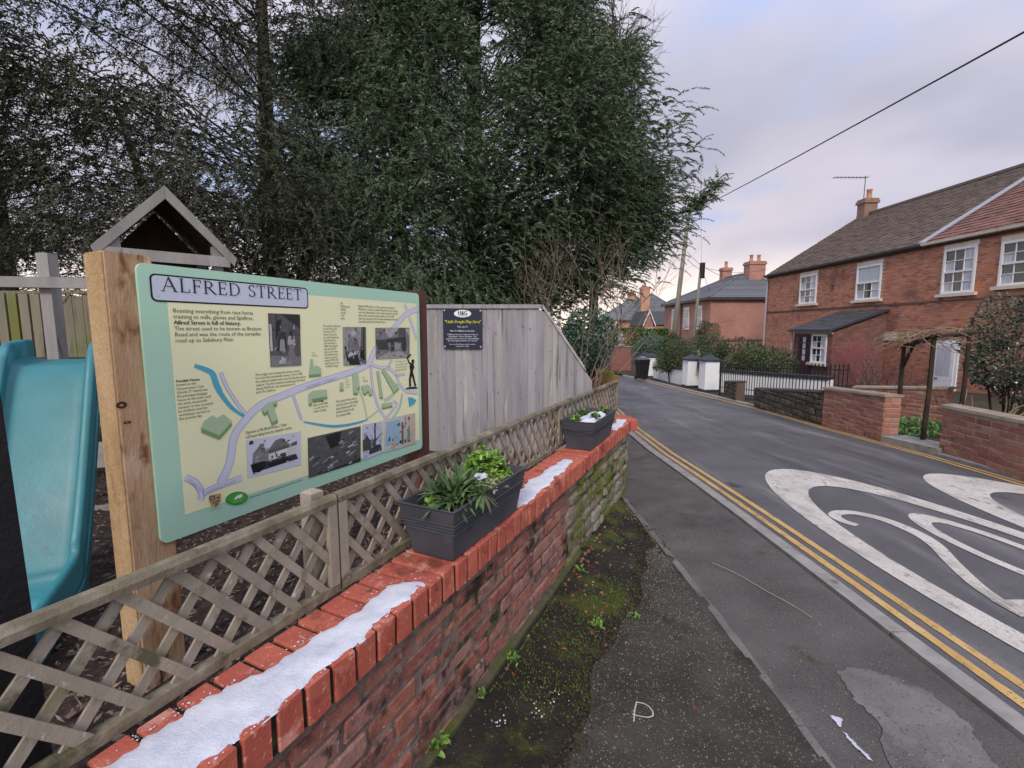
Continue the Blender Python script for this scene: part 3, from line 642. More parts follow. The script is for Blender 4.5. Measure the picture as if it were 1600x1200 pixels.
# weeds, fallen leaves and gravel on the verge
def weed(lab, px, py, n, l, off=.05):
    p = G(px, py, off); 
    if p.y < 4: p.z = zr(p.y) + verge_off(p.x, p.y)
    items = []
    for k in range(n): items += rosette(p + Vector((rr.uniform(-.02, .02), rr.uniform(-.02, .02), .004)), 8, l, l * .34, (.15, 1.3), 1.0, rr)
    plant('weed_plant', lab, p, M_lf4, items, 'weeds on the verge')
weed('bright green weed at the foot of the wall in the near corner', 676, 1190, 9, .06)
weed('small weed at the wall foot under the stone part of the wall', 905, 822, 4, .035)
weed('flat weed on the soil left of the mossy patch', 820, 910, 4, .025)
weed('green weed beside the mossy patch near the path edging', 990, 975, 4, .03)
weed('weed below the brick wall in the middle of the verge', 800, 1050, 5, .03)
weed('weed in the damp soil under the brick face', 745, 1110, 4, .025)
weed('weed growing by the red brick dust on the verge', 905, 910, 5, .028)
weed('weed in the grassy moss at the centre of the verge', 930, 990, 6, .03)
def litter(name, lab, cat, n, mat, gen, kind='stuff'):
    V = []; F = []
    for i in range(n):
        p, l, wd, hgt = gen(i); a = rr.uniform(0, 6.28); d = Vector((math.cos(a), math.sin(a), rr.uniform(-.25, .25))) * l / 2; e = Vector((-math.sin(a), math.cos(a), rr.uniform(-.3, .3))) * wd / 2; k = len(V); u = UP * hgt
        V += [tuple(p - d), tuple(p + e * .9 + d * .1 + u), tuple(p + d), tuple(p - e * .9 - d * .1 + u * .6), tuple(p + u * 1.6)]; F += [(k, k+3, k+4), (k+3, k+2, k+4), (k+2, k+1, k+4), (k+1, k, k+4)]
    o = npmesh(name, V, F, mat); return tag(o, lab, cat, kind=kind)
M_dead = nmat('dead_leaf', [c('4a2c22'), c('7a4a38')], 20, 4, .8, .3, pal=[c('6a3428'), c('8a5a44'), c('a07a66'), c('4a2a24'), c('7a3a30'), c('b09a80')], palf=.8)
M_grit = nmat('grit', [c('6b6862'), c('9a968e')], 20, 3, .9, .2, pal=[c('5a5752'), c('7d7a74'), c('a09d96'), c('4a4743'), c('6c6963')], palf=.8)
def vpt(y0=1.1, y1=4.0):
    while 1:
        y = rr.uniform(y0, y1); a = wallx(y) + .0; b = .98
        if b - a > .02: 
            x = a + (b - a) * rr.random(); return Vector((x, y, zr(y) + verge_off(x, y) + .004))
def leafpos(i):
    if i < 70: p = G(rr.gauss(900, 30), rr.gauss(895, 28), .05)
    elif i < 100: p = G(rr.gauss(955, 35), rr.gauss(975, 20), .05)
    else: p = vpt(1.2, 3.9)
    if p.x < wallx(p.y) + .02: p.x = wallx(p.y) + .03
    p.z = zr(p.y) + (verge_off(p.x, p.y) if p.x < .98 else .06) + .003; s_ = rr.uniform(.015, .034); return p, s_, s_ * .6, .006
litter('leaf_litter', 'brown fallen leaves scattered over the verge', 'leaves', 190, M_dead, leafpos)
def gritpos(i):
    p = vpt(1.1, 4); s_ = rr.uniform(.003, .009); return p, s_, s_ * .8, s_ * .5
litter('verge_grit', 'pale grit and crumbs on the dark verge soil', 'grit', 900, M_grit, gritpos)
def stonepos(i):
    y = 1.05 + 2.3 * rr.random() ** 1.3; a = path_x(y)[0]; x = rr.uniform(1.06, 1.7) if rr.random() < .25 else a + (.98 - a) * rr.random()
    s_ = rr.uniform(.0025, .0075); return Vector((x, y, zr(y) + (.0555 if x > 1.0 else max(verge_off(x, y), .05) + .009))), s_, s_ * .8, s_ * .5
litter('path_grit', 'tiny pale stones showing in the worn tarmac footpath', 'grit', 6500, M_grit, stonepos)
def clodpos(i):
    y = rr.uniform(1.05, 3.4); x = path_x(y)[0] + rr.gauss(0, .035); s_ = rr.uniform(.008, .026); return Vector((x, y, zr(y) + max(verge_off(x, y), .05) + .006)), s_, s_ * .8, s_ * .25
litter('soil_crumbs', 'dark soil crumbs spilling over the edge of the footpath', 'soil', 1500, nmat('crumb', [c('2a2621'), c('3a352e')], 30, 3, .95, .4, pal=[c('28241f'), c('383229'), c('444029'), c('302b25')], palf=.8), clodpos)
def mosspos(i):
    q = rr.choice([(930, 980, 22, 30), (955, 940, 15, 16), (900, 1090, 35, 25), (880, 1000, 40, 30), (820, 1080, 40, 40)]); p = G(rr.gauss(q[0], q[2]), rr.gauss(q[1], q[3]), .05)
    if p.x < wallx(p.y) + .02: p.x = wallx(p.y) + .03
    p.z = zr(p.y) + verge_off(min(p.x, .97), p.y) + .002; s_ = rr.uniform(.004, .014); return p, s_, s_ * .35, .006
litter('moss_cover', 'yellow green moss and grass blades on the verge', 'moss', 2000, leafmat('moss', [c('48561e'), c('5e6e2a'), c('3a4a1e'), c('748040')], .9), mosspos)
def spatch(i):
    q = rr.choice([(845, 1130), (870, 1105), (780, 1145)]); p = G(rr.gauss(q[0], 9), rr.gauss(q[1], 9), .05); p.z = zr(p.y) + verge_off(min(p.x, .97), p.y) + .006; s_ = rr.uniform(.003, .009); return p, s_, s_, .003
litter('snow_crumbs', 'crumbs of old snow on the dark verge', 'snow', 34, M_snow, spatch)
tw = catmull([G(x, y, .06) for x, y in ((1112, 880), (1150, 897), (1200, 926), (1235, 945), (1268, 966))], 4); tag(MB().tube([p + UP * .004 for p in tw], .0025, 5).build('fallen_twig', M_grit), 'thin pale twig lying on the footpath by the kerb', 'twig')
for pts, lab in (([(1130, 1190), (1150, 1186), (1165, 1192), (1180, 1190), (1182, 1204), (1140, 1206)], 'scrap of snow on the footpath at the bottom edge'), ([(1297, 1118), (1307, 1120), (1316, 1123), (1315, 1130), (1313, 1136), (1305, 1127)], 'little triangular scrap of snow on the footpath near the concrete patch'), ([(1318, 1143), (1328, 1152), (1340, 1164), (1362, 1186), (1358, 1186), (1336, 1166), (1325, 1154)], 'thin white streak of snow on the footpath near the concrete patch')):
    gpoly('snow_scrap', pts, M_snow, .0605, lab, 'snow', 4, .0018)

# ================================================================== INFORMATION BOARD
NB = -.75                                     # plane of the printed face
def BP(px, py): return WP(px, py, NB)
M_post = nmat('rough_timber', [c('a08060'), c('b89a7c'), c('c8b094')], 3, 7, .85, .7, bscale=26, stretch=(2.2, 2.2, .5), bdist=.008, layers=[(c('9c7858'), 2.8, .5, .62, (2, 2, .6)), (c('c6ac96'), 2.6, .47, .57, (1.4, 1.4, .6)), (c('7a503c'), 4.2, .55, .64, (1.6, 1.6, .9)), (c('553826'), 9, .62, .7, (2, 2, .6))])
M_post2 = nmat('dark_timber', [c('4a3028'), c('60403a'), c('74503f')], 4, 7, .8, .6, bscale=26, stretch=(2, 2, .4), bdist=.005, layers=[(c('8a4c2c'), 2.2, .6, .72, (1, 1, .6))])
M_bgreen = nmat('board_green', [c('acdac4'), c('b4e0cc')], 1.5, 3, .38, 0, spec=.4); M_bcream = nmat('board_cream', [c('eef2c8'), c('f2f5d0')], 1.5, 3, .36, 0, spec=.4)
M_bplate = flat('plate_blue_white', 'ced9ee', .35, .4); M_ink = flat('ink', '1d2026', .5); M_ink2 = flat('text_ink', '4c4e3a', .5); M_inkg = flat('text_green', '94a87c', .5)
M_mroad = flat('map_road', 'd6dcf0', .4); M_medge = flat('map_edge', 'a9b3d6', .4); M_mriv = flat('map_river', '55b4cf', .4); M_mblk = flat('map_block', 'b4cfae', .4); M_mblk2 = flat('map_block_side', '7ea672', .4); M_mblk0 = flat('map_block_pale', 'bdd4c4', .4)
sL, sR, zB, zT = .100, 1.412, .713, 1.562
board = thing('information_board', 'large green and cream ALFRED STREET history board on timber posts', 'sign board', Wl(.75, NB - .06, .25))
def BB(s, z, lay=0): return Wl(s, NB + lay * .0007, z)
def rrect(s0, s1, z0, z1, r, k=5):
    L = []
    for (cx_, cz_, a0) in ((s1 - r, z1 - r, 0), (s0 + r, z1 - r, 90), (s0 + r, z0 + r, 180), (s1 - r, z0 + r, 270)):
        for i in range(k + 1): a = R(a0 + 90 * i / k); L.append((cx_ + r * math.cos(a), cz_ + r * math.sin(a)))
    return L
panel = MB().prism([BB(s, z) for s, z in rrect(sL, sR, zB, zT, .022)], NRM * -.012).build('panel', M_bgreen, board)
def sheet(name, poly, lay, mat, parent=panel):
    P = [BB(s, z, lay) for s, z in poly]; n = len(P); nn = sum(((P[i] - P[0]).cross(P[(i + 1) % n] - P[0]) for i in range(1, n)), Vector())
    if nn.dot(NRM) < 0: P = P[::-1]
    return MB().add(P, [tuple(range(n))]).build(name, mat, parent)
def sheetpx(name, pts, lay, mat, parent=panel): return sheet(name, [BP(*p) for p in pts], lay, mat, parent)
z1 = lambda x, y: (220 + x / 5.454, 400 + y / 5.454); z2 = lambda x, y: (440 + x / 5.454, 440 + y / 5.454); z3 = lambda x, y: (260 + x / 3.81, 600 + y / 3.81)
a_ = BP(262, 640)[0]; 
sheet('cream_field', [(sL + .072, zB + .07), (sR - .024, zB + .055), (sR - .024, zT - .055), (sL + .072, zT - .055)], 1, M_bcream)
# name plate
pa, pb = BP(232, 425), BP(481.8, 484); p_s0, p_s1 = pa[0], pb[0]; p_z1 = (BP(232, 425)[1] + BP(481.8, 451.4)[1]) / 2; p_z0 = (BP(235, 468.8)[1] + BP(481.8, 484)[1]) / 2
np_ = sheet('name_plate', rrect(p_s0, p_s1, p_z0, p_z1, .016), 2, M_ink)
np_.name = 'name_plate'
sheet('plate_face', rrect(p_s0 + .005, p_s1 - .005, p_z0 + .005, p_z1 - .005, .012), 3, M_bplate)
for s_, z_ in ((p_s0 + .02, p_z1 - .016), (p_s0 + .02, p_z0 + .016), (p_s1 - .02, p_z1 - .016), (p_s1 - .02, p_z0 + .016)): sheet('plate_bolt', [(s_ + .0022 * math.cos(i), z_ + .0022 * math.sin(i)) for i in range(6)], 4, M_medge)
# classical serif capitals, drawn as strokes: (x0,y0,x1,y1,width) and serifs
def glyph(ch):
    T, t = .115, .055; S = []
    def st(x0, y0, x1, y1, w0): 
        d = Vector((x1 - x0, y1 - y0)); n = Vector((-d.y, d.x)).normalized() * w0 / 2
        S.append([(x0 + n.x, y0 + n.y), (x1 + n.x, y1 + n.y), (x1 - n.x, y1 - n.y), (x0 - n.x, y0 - n.y)])
    def hz(x0, x1, y, w0=t): S.append([(x0, y - w0 / 2), (x1, y - w0 / 2), (x1, y + w0 / 2), (x0, y + w0 / 2)])
    def vt(x, y0, y1, w0=T): S.append([(x - w0 / 2, y0), (x + w0 / 2, y0), (x + w0 / 2, y1), (x - w0 / 2, y1)])
    def sf(x, y, wd=.28): hz(x - wd / 2, x + wd / 2, y + (.022 if y < .5 else -.022), .045)
    def tick(x, y0, y1): vt(x, y0, y1, .05)
    def arc(cx_, cy_, rx, ry, a0, a1, wi, n=14):
        for i in range(n):
            q = []
            for k in (i, i + 1):
                a = R(a0 + (a1 - a0) * k / n); ww = wi(a) / 2; q.append(((cx_ + (rx + ww) * math.cos(a), cy_ + (ry + t / 2) * math.sin(a)), (cx_ + (rx - ww) * math.cos(a), cy_ + (ry - t / 2) * math.sin(a))))
            S.append([q[0][0], q[1][0], q[1][1], q[0][1]])
    bowl = lambda a: t + (T - t) * abs(math.cos(a))
    if ch == 'A': st(.08, 0, .47, 1, t); st(.45, 1, .86, 0, T); hz(.24, .68, .36); sf(.08, 0, .24); sf(.86, 0, .28); w0 = 1.0
    elif ch == 'L': vt(.16, 0, 1); sf(.16, 1); hz(.04, .66, .032); tick(.66, 0, .26); w0 = .72
    elif ch == 'F': vt(.16, 0, 1); sf(.16, 0); hz(.04, .6, .968); tick(.6, .76, 1); hz(.16, .5, .53); tick(.5, .43, .63); w0 = .66
    elif ch == 'E': vt(.16, 0, 1); hz(.04, .62, .968); tick(.62, .78, 1); hz(.16, .52, .53); tick(.52, .43, .63); hz(.04, .64, .032); tick(.64, 0, .24); w0 = .7
    elif ch == 'R': vt(.16, 0, 1); sf(.16, 0); hz(.04, .4, .968); hz(.16, .4, .49); arc(.38, .73, .22, .24, -90, 90, bowl); st(.36, .5, .84, 0, T * .95); sf(.86, 0, .2); w0 = .92
    elif ch == 'D': vt(.16, 0, 1); hz(.04, .42, .968); hz(.04, .42, .032); arc(.4, .5, .42, .468, -90, 90, bowl); w0 = .92
    elif ch == 'T': vt(.42, 0, 1); sf(.42, 0); hz(.04, .8, .968); tick(.05, .76, 1); tick(.79, .76, 1); w0 = .84
    elif ch == 'S': arc(.34, .74, .22, .225, 30, 270, bowl); arc(.34, .27, .24, .235, -150, 90, bowl); tick(.54, .76, .98); tick(.1, .03, .26); w0 = .64
    else: w0 = .5
    return S, w0
def lettering(word, s0, s1, z0, h, lay, mat, parent):
    mb = MB(); gl = [glyph(ch) for ch in word]; tot = sum(g[1] + .12 for g in gl) - .12; kx = (s1 - s0) / tot; x = 0
    for k, (S, w0) in enumerate(gl):
        for q in S:
            a = sum(q[i][0] * q[(i+1) % len(q)][1] - q[(i+1) % len(q)][0] * q[i][1] for i in range(len(q)))
            if a < 0: q = q[::-1]
            mb.add([BB(s0 + (x + p[0]) * kx, z0 + p[1] * h, lay + .15 * (k % 2)) for p in q], [tuple(range(len(q)))])
        x += w0 + .12
    return mb.build('lettering', mat, parent)
lz0, lh = p_z0 + .032, (p_z1 - p_z0) * .52
lettering('ALFRED', BP(252, 455)[0], BP(375, 460)[0], lz0, lh, 5, M_ink, np_); lettering('STREET', BP(387, 460)[0], BP(470.5, 465)[0], lz0, lh, 5, M_ink, np_)
# running text, from the built-in typeface
def text_mesh(s):
    cu = bpy.data.curves.new('t', 'FONT'); cu.body = s; cu.size = 1; cu.resolution_u = 2
    o = bpy.data.objects.new('t', cu); col.objects.link(o); dg = bpy.context.evaluated_depsgraph_get(); me = bpy.data.meshes.new_from_object(o.evaluated_get(dg))
    V = np.zeros(len(me.vertices) * 3, np.float32); me.vertices.foreach_get('co', V); V = V.reshape(-1, 3)[:, :2].copy(); F = [tuple(p.vertices) for p in me.polygons]
    bpy.data.objects.remove(o); bpy.data.curves.remove(cu); bpy.data.meshes.remove(me); return V, F
def text_on(parent, lines, place, x0, y1, x1, y0, mat, lay, center=False, bold=(), name='text'):
    """lines fitted into the box x0..x1, y0..y1 of a flat frame; place(x, y, layer) gives the world point"""
    n = len(lines); lh_ = (y1 - y0) / n; size = lh_ * .98; T = [text_mesh(l) for l in lines]; wmax = max(v[:, 0].max() for v, f in T if len(v)); kx = min((x1 - x0) / wmax, size * 1.25)
    mb = MB()
    for i, (v, f) in enumerate(T):
        yb = y1 - (i + .78) * lh_; off = (x1 - x0 - v[:, 0].max() * kx) / 2 if center else 0
        for db in ((0, .06, -.06) if i in bold else (0,)):
            mb.add([place(x0 + off + p[0] * kx + db * size * .5, yb + p[1] * size, lay + abs(db)) for p in v], f)
    return mb.build(name, mat, parent)
def btext(lines, tl, r, b, mat=M_ink2, lay=3, bold=()):
    s0, zt = BP(*tl); s1 = BP(*r)[0]; zb = BP(*b)[1]; return text_on(panel, lines, BB, s0, zt, s1, zb, mat, lay, bold=bold)
btext(['Boasting everything from race horse', 'training to mills, gloves and Spitfires,', 'Alfred Street is full of history.', 'The street used to be known as Bratton', 'Road and was the route of the turnpike', 'road up to Salisbury Plain.'], (269, 480.5), (408, 520), (273.5, 537), M_ink2, bold=(2,))
btext(['Ferndale House,', 'known as the', 'Conservative Club', '(Grade 2* listed) was', 'the principal burgage', 'house in the town until', 'the early nineteenth', 'century. It was occupied', 'by clothiers and the', 'workshops survive to', 'the present day.'], (274, 593), (333, 640), (279, 658), bold=(0,))
btext(['The Lodge was occupied by horse trainers', 'from the late nineteenth century. From 1904', 'the adjacent stables were used by Boulton glove', 'makers. The first telephone exchange was here', 'during WW2 for the manufacture of', 'parts for Spitfires.'], (398, 583), (477, 590), (399, 616))
btext(['The earliest reference', 'to the Horse and', 'Groom is 1811', 'when it was sold', 'to Lord Heytesbury.', 'Dave Newman', 'sold his beers in', '1865. His original', 'sign can still be', 'seen on the front.', 'The stables were', 'used as a nursery', 'during WW2, the', 'wash house is now', 'a holiday cottage.'], (504, 507), (532.5, 540), (505.5, 575))
btext(['Eastern Mill was one of the great cloth mills of', 'Westbury. It had a notable shopfront and frontage', 'and was demolished in the early twentieth century', 'when the road was made wider for the traffic', 'that ran along the old turnpike between town and', 'the hills beyond the Market Place.'], (559, 475.5), (621, 490), (560, 505))
btext(['FOR', 'DOWNLOAD', 'GUIDES', 'scan the', 'Code', 'below'], (531, 472), (546, 480), (531, 500))
btext(['The Vicarage', 'built around 1880,', 'is on the site of an', 'earlier vicarage.'], (488.5, 626), (512.5, 640), (488.5, 646), bold=(0,))
btext(['The Laundry House was at', 'one time home to the village', 'dairy, delivering milk from', 'the farm behind it until', 'the nineteen fifties.'], (524, 625), (559.5, 640), (524.5, 653))
btext(['Opposite is Old Alfred House, a Tudor', 'hall house dating from the sixteenth century.'], (383, 673), (457, 690), (384, 687))
btext(['Westbury heritage trail. Drawn from local photographs and maps with kind permission of their owners.'], (389, 775), (473, 755), (389.5, 780))
btext(['The', 'Gables'], (486, 550), (496, 555), (486, 558), M_inkg); btext(['The', 'Old', 'Forge', 'Row'], (539, 591), (546, 595), (539, 607), M_inkg); btext(['The', 'Maltings'], (566, 588), (574, 592), (566, 598), M_inkg)
btext(['The statue of a', 'young fielder was', 'set up beside the', 'playing field here'], (617, 563), (636, 570), (617, 581), M_inkg)
# the map
def mapline(pts, wid, lay=2, edge=True, mat=None, taper=None, name='map_road'):
    Q = catmull([Vector(BP(*p)) for p in pts], 5); n = len(Q)
    for (ww, m, ly) in (((wid + .005, M_medge, lay),) if edge else ()) + ((wid, mat or M_mroad, lay + .6),):
        V = []
        for i, q in enumerate(Q):
            tt = (Q[min(i+1, n-1)] - Q[max(i-1, 0)]).normalized(); nn = Vector((-tt.y, tt.x)) * ww / 2 * (1 if not taper else taper(i / (n - 1))); V += [BB(q.x - nn.x, q.y - nn.y, ly), BB(q.x + nn.x, q.y + nn.y, ly)]
        o = MB().add(V, [(2*i, 2*i+2, 2*i+3, 2*i+1) for i in range(n-1)]).build(name, m, panel)
mapline([(344, 755), (358.4, 723), (365, 684), (380.7, 659), (407, 632.8), (443.7, 617), (477.6, 603.5), (526, 588.5), (557, 578), (575.7, 568), (585, 548), (602, 527), (618.8, 507.8), (636, 489.5), (652.7, 483)], .024, 2)
for pts, wd in (([(631.6, 475.5), (638, 491), (650.5, 530)], .014), ([(579, 572), (582, 605), (590, 634), (603, 654.5)], .010), ([(579, 568), (592, 574), (606, 575), (618, 585), (623, 598), (634, 611), (652, 614)], .012), ([(612, 561), (606, 575)], .009), ([(618, 587), (632.5, 584)], .009), ([(603, 653), (619.7, 632.5), (614, 627)], .008), ([(457, 616), (463, 634), (471, 656)], .007), ([(344.7, 581.5), (352, 601), (368, 627), (386, 650)], .008), ([(316, 771), (345, 758), (377, 747)], .018), ([(289, 746), (305, 754), (315, 771), (312.5, 781)], .016)): mapline(pts, wd, 2.1)
for pts, wd in (([(555, 600), (567, 625), (573, 655)], .008), ([(600, 626), (612, 618), (621, 600)], .018), ([(573, 655), (592, 640)], .008), ([(612, 655), (624, 636), (628, 615)], .016)): mapline(pts, wd, 1.6, False, M_mblk0, name='map_path')
mapline([(303.4, 571.4), (320, 577), (331.8, 584.3), (337.4, 600), (346.6, 618), (362, 637), (380.7, 650.7)], .017, 1.9, False, M_mriv, lambda t: .7 + .5 * math.sin(3.1 * t) - .2 * (t > .6), 'map_river')
mapline([(474, 659), (501.5, 664), (525, 666), (554, 661.7), (573.6, 655.6)], .011, 1.9, False, M_mriv, lambda t: .6 + .5 * math.sin(3.1 * t), 'map_river')
sheetpx('map_pond', [(637, 620.6), (643, 621), (650, 625), (647, 631), (639, 636), (638, 628)], 3, M_mriv)
def block(poly, drop=6):
    P = [BP(*p) for p in poly]; k = drop * .0022
    sheet('map_block_side', [(a, b - k) for a, b in P], 2.9, M_mblk2)
    for i in range(len(P)):
        a, b = P[i], P[(i + 1) % len(P)]; sheet('map_block_side', [a, b, (b[0], b[1] - k), (a[0], a[1] - k)], 3.0 + .02 * i, M_mblk2)
    sheet('map_block', P, 3.6, M_mblk)
block([z3(*p) for p in [(205, 262), (222, 222), (272, 186), (300, 203), (338, 180), (385, 218), (385, 226), (342, 275), (312, 306)]], 7)
block([z3(*p) for p in [(567, 150), (600, 113), (655, 95), (655, 113), (632, 120), (660, 212), (625, 228), (600, 158), (580, 172)]], 6)
block([z2(*p) for p in [(230, 795), (245, 660), (262, 660), (268, 730), (295, 712), (330, 735), (332, 785)]], 5)
block([z2(*p) for p in [(228, 1040), (225, 960), (260, 930), (380, 918), (385, 980), (258, 1000), (250, 1040)]], 5)
block([z2(*p) for p in [(493, 920), (495, 860), (522, 855), (522, 918)]], 4); block([z2(*p) for p in [(610, 950), (598, 800), (615, 775), (645, 770), (662, 900), (640, 905), (645, 945)]], 5)
block([z2(*p) for p in [(695, 955), (675, 890), (735, 875), (768, 930), (765, 960), (745, 962), (735, 930), (715, 950)]], 4); block([z2(*p) for p in [(835, 985), (805, 760), (830, 760), (860, 985)]], 4)
block([z2(*p) for p in [(850, 755), (875, 745), (998, 905), (955, 945)]], 4); block([z2(*p) for p in [(855, 1075), (850, 1040), (935, 1025), (942, 1058)]], 4)
# street names along the map roads
def slant_text(s, a, b, mat, lay, fill=.75):
    A, B = Vector(BP(*a)), Vector(BP(*b)); v, f = text_mesh(s); k = (B - A).length / v[:, 0].max(); t_ = (B - A).normalized(); n_ = Vector((-t_.y, t_.x))
    MB().add([BB(*(A + t_ * (p[0] * k) + n_ * (p[1] * k * fill)), lay) for p in v], f).build('street_name', mat, panel)
slant_text('ALFRED  STREET', (478, 607.5), (526, 592.5), M_medge, 4); slant_text('MARKET PLACE', (322, 771), (368, 752), M_medge, 4); slant_text('FORE ST', (292, 750.5), (313, 769), M_medge, 4)
# little statue figure
M_brz = flat('statue_ink', '23282c', .5)
for P in ([(1050, 918), (1065, 902), (1130, 893), (1158, 903), (1150, 912)],): sheetpx('statue_base', [z2(*p) for p in P], 4, flat('statue_base_ink', '2c3a5c', .5))
for P in ([(1088, 790), (1112, 785), (1098, 830), (1100, 893), (1084, 897), (1082, 835)], [(1104, 785), (1122, 790), (1132, 840), (1145, 888), (1130, 892), (1116, 838)], [(1086, 720), (1098, 700), (1118, 700), (1122, 730), (1115, 760), (1120, 795), (1088, 795), (1093, 760)], [(1104, 668), (1118, 660), (1128, 672), (1122, 700), (1106, 702)], [(1098, 712), (1075, 690), (1065, 650), (1074, 648), (1084, 682), (1104, 696)], [(1060, 655), (1064, 640), (1095, 615), (1103, 624), (1078, 648)], [(1118, 702), (1128, 725), (1122, 748), (1114, 742), (1116, 722)]): sheetpx('statue_figure', [z2(*p) for p in P], 4 + .05 * len(P), M_brz)
# crest and oval badge
shield = [z3(*p) for p in [(250, 664), (286, 655), (322, 650), (322, 690), (308, 718), (286, 737), (262, 718), (252, 695)]]
sheetpx('crest', shield, 4, flat('crest_yellow', 'c9a650', .45))
for P in ([(253, 668), (286, 660), (287, 690), (254, 696)], [(288, 694), (319, 688), (306, 714), (287, 731)]): sheetpx('crest_quarter', [z3(*p) for p in P], 4.6, flat('crest_blue', '5a6a86', .45))
for P in ([(262, 676), (276, 672), (278, 684), (264, 688)], [(296, 672), (312, 668), (312, 680), (298, 684)], [(266, 702), (280, 698), (280, 714)], [(294, 702), (308, 698), (298, 716)]): sheetpx('crest_charge', [z3(*p) for p in P], 5.2, flat('crest_' + ('dark' if P[0][0] in (296, 266) else 'gold'), '4a4f66' if P[0][0] in (296, 266) else 'd0a040', .45))
slant_text('WESTBURY', z3(256, 757), z3(326, 738), M_mblk2, 4, .8)
ov_ = [z3(417 + 66 * math.cos(a) + 3 * math.sin(a), 680 - 9 * math.cos(a) + 39 * math.sin(a)) for a in [i * 6.2832 / 28 for i in range(28)]]; sheetpx('oval_badge', ov_, 4, flat('badge_green', '3f9a3f', .45))
sheetpx('badge_rim', [z3(417 + 56 * math.cos(a), 679 - 8 * math.cos(a) + 31 * math.sin(a)) for a in [i * 6.2832 / 28 for i in range(28)]], 4.5, flat('badge_green_light', '52ae4c', .45))
sheetpx('badge_motif', [z3(*p) for p in [(398, 684), (416, 664), (428, 660), (452, 652), (446, 662), (452, 672), (440, 670), (436, 682), (424, 676), (410, 688)]], 5, flat('badge_white', 'f0f4f0', .45))
slant_text('HERITAGE TRAIL', z3(392, 702), z3(444, 694), flat('badge_white', 'f0f4f0', .45), 5, .8)
# printed photographs (flat prints)
def gph(n): return nmat('print_grey_%d' % n, [tuple(x * .75 for x in c('%02x%02x%02x' % (n, n + 3, n + 6))), c('%02x%02x%02x' % (n, n + 3, n + 6)), tuple(min(1, x * 1.3) for x in c('%02x%02x%02x' % (n, n + 3, n + 6)))], 45, 6, .4, 0)
def photo(corners, back, shapes):
    q = [Vector(BP(*p)) for p in corners]; o = sheet('photo_print', [tuple(p) for p in q], 3, back)
    def at(u, v): a = q[3].lerp(q[2], u); b = q[0].lerp(q[1], u); return tuple(a.lerp(b, v))
    pr = random.Random(int(corners[0][0])); A_ = [g(n_) for n_ in (58, 88, 120, 160)]
    for k in range(26 if len(shapes) < 20 else 0):
        u, v = pr.uniform(.03, .9), pr.uniform(.03, .9); w_, h_ = pr.uniform(.02, .07), pr.uniform(.02, .09); shapes = list(shapes) + [(pr.choice(A_), [(u, v), (u + w_, v + pr.uniform(-.02, .02)), (min(.98, u + w_ * 1.1), v + h_), (u + w_ * .3, min(.98, v + h_ * 1.2))])]
    for k, (m, P) in enumerate(shapes): sheet('photo_tone', [at(*p) for p in P], 3.6 + .05 * k, m, o if False else panel)
def ell(cx_, cy_, rx, ry, n=12): return [(cx_ + rx * math.cos(6.2832 * i / n), cy_ + ry * math.sin(6.2832 * i / n)) for i in range(n)]
g = gph
photo([(418, 489.3), (467.9, 491.3), (469.9, 571), (422.2, 573.8)], g(86), [(g(120), [(0, 0), (1, 0), (1, .18), (0, .22)]), (g(52), [(.38, 1), (1, 1), (1, .72)]), (g(44), [(.22, .3), (.3, .62), (.5, .66), (.55, .3)]), (g(150), [(.3, .3), (.33, .52), (.46, .52), (.5, .28)]), (g(56), ell(.4, .6, .08, .06)), (g(165), [(.56, .42), (.6, .58), (.78, .58), (.84, .42), (.74, .36)]), (g(120), [(.6, .12), (.62, .42), (.76, .42), (.82, .12)]), (g(48), ell(.69, .64, .05, .05)), (g(185), [(.26, .06), (.34, .2), (.5, .14), (.48, .05)]), (g(36), [(.2, .5), (.22, .86), (.4, .9), (.3, .62)]), (g(190), [(.02, .3), (.02, .8), (.08, .8), (.09, .3)])])
photo([(534.8, 510.6), (571, 511), (571.6, 569.3), (536.3, 572)], g(150), [(g(96), [(.7, .1), (.8, 1), (1, 1), (1, 0)]), (g(58), [(.84, .2), (.88, 1), (.94, 1), (.92, .2)]), (g(120), [(.18, .3), (.2, .62), (.38, .74), (.6, .7), (.74, .4), (.66, .26)]), (g(180), ell(.45, .84, .1, .09)), (g(44), [(.25, .02), (.2, .2), (.62, .28), (.74, .0)]), (g(34), [(.72, .2), (.76, .5), (.9, .45), (.95, .1)]), (g(200), [(.18, .24), (.6, .3), (.66, .38), (.3, .34)]), (g(40), [(.05, .5), (.12, .5), (.22, .12), (.16, .1)])])
photo([(585.8, 512), (639.5, 512), (639.5, 559), (586.7, 561.6)], g(124), [(g(168), [(.2, 1), (.66, 1), (.5, .72), (.36, .68)]), (g(70), [(0, .62), (.34, .62), (.34, .3), (.06, .3)]), (g(84), [(.66, 1), (.86, 1), (.9, .3), (.64, .3)]), (g(60), [(.3, .64), (.88, .7), (.88, .56), (.3, .52)]), (g(56), [(.42, .54), (.52, .54), (.52, .24), (.42, .24)]), (g(60), [(.76, .58), (.88, .6), (.88, .22), (.76, .24)]), (g(150), [(.54, .5), (.72, .5), (.72, .28), (.54, .3)]), (g(160), [(.0, .0), (1, .02), (.74, .22), (.4, .24)]), (g(176), [(.86, .96), (1, .96), (1, .7)])])
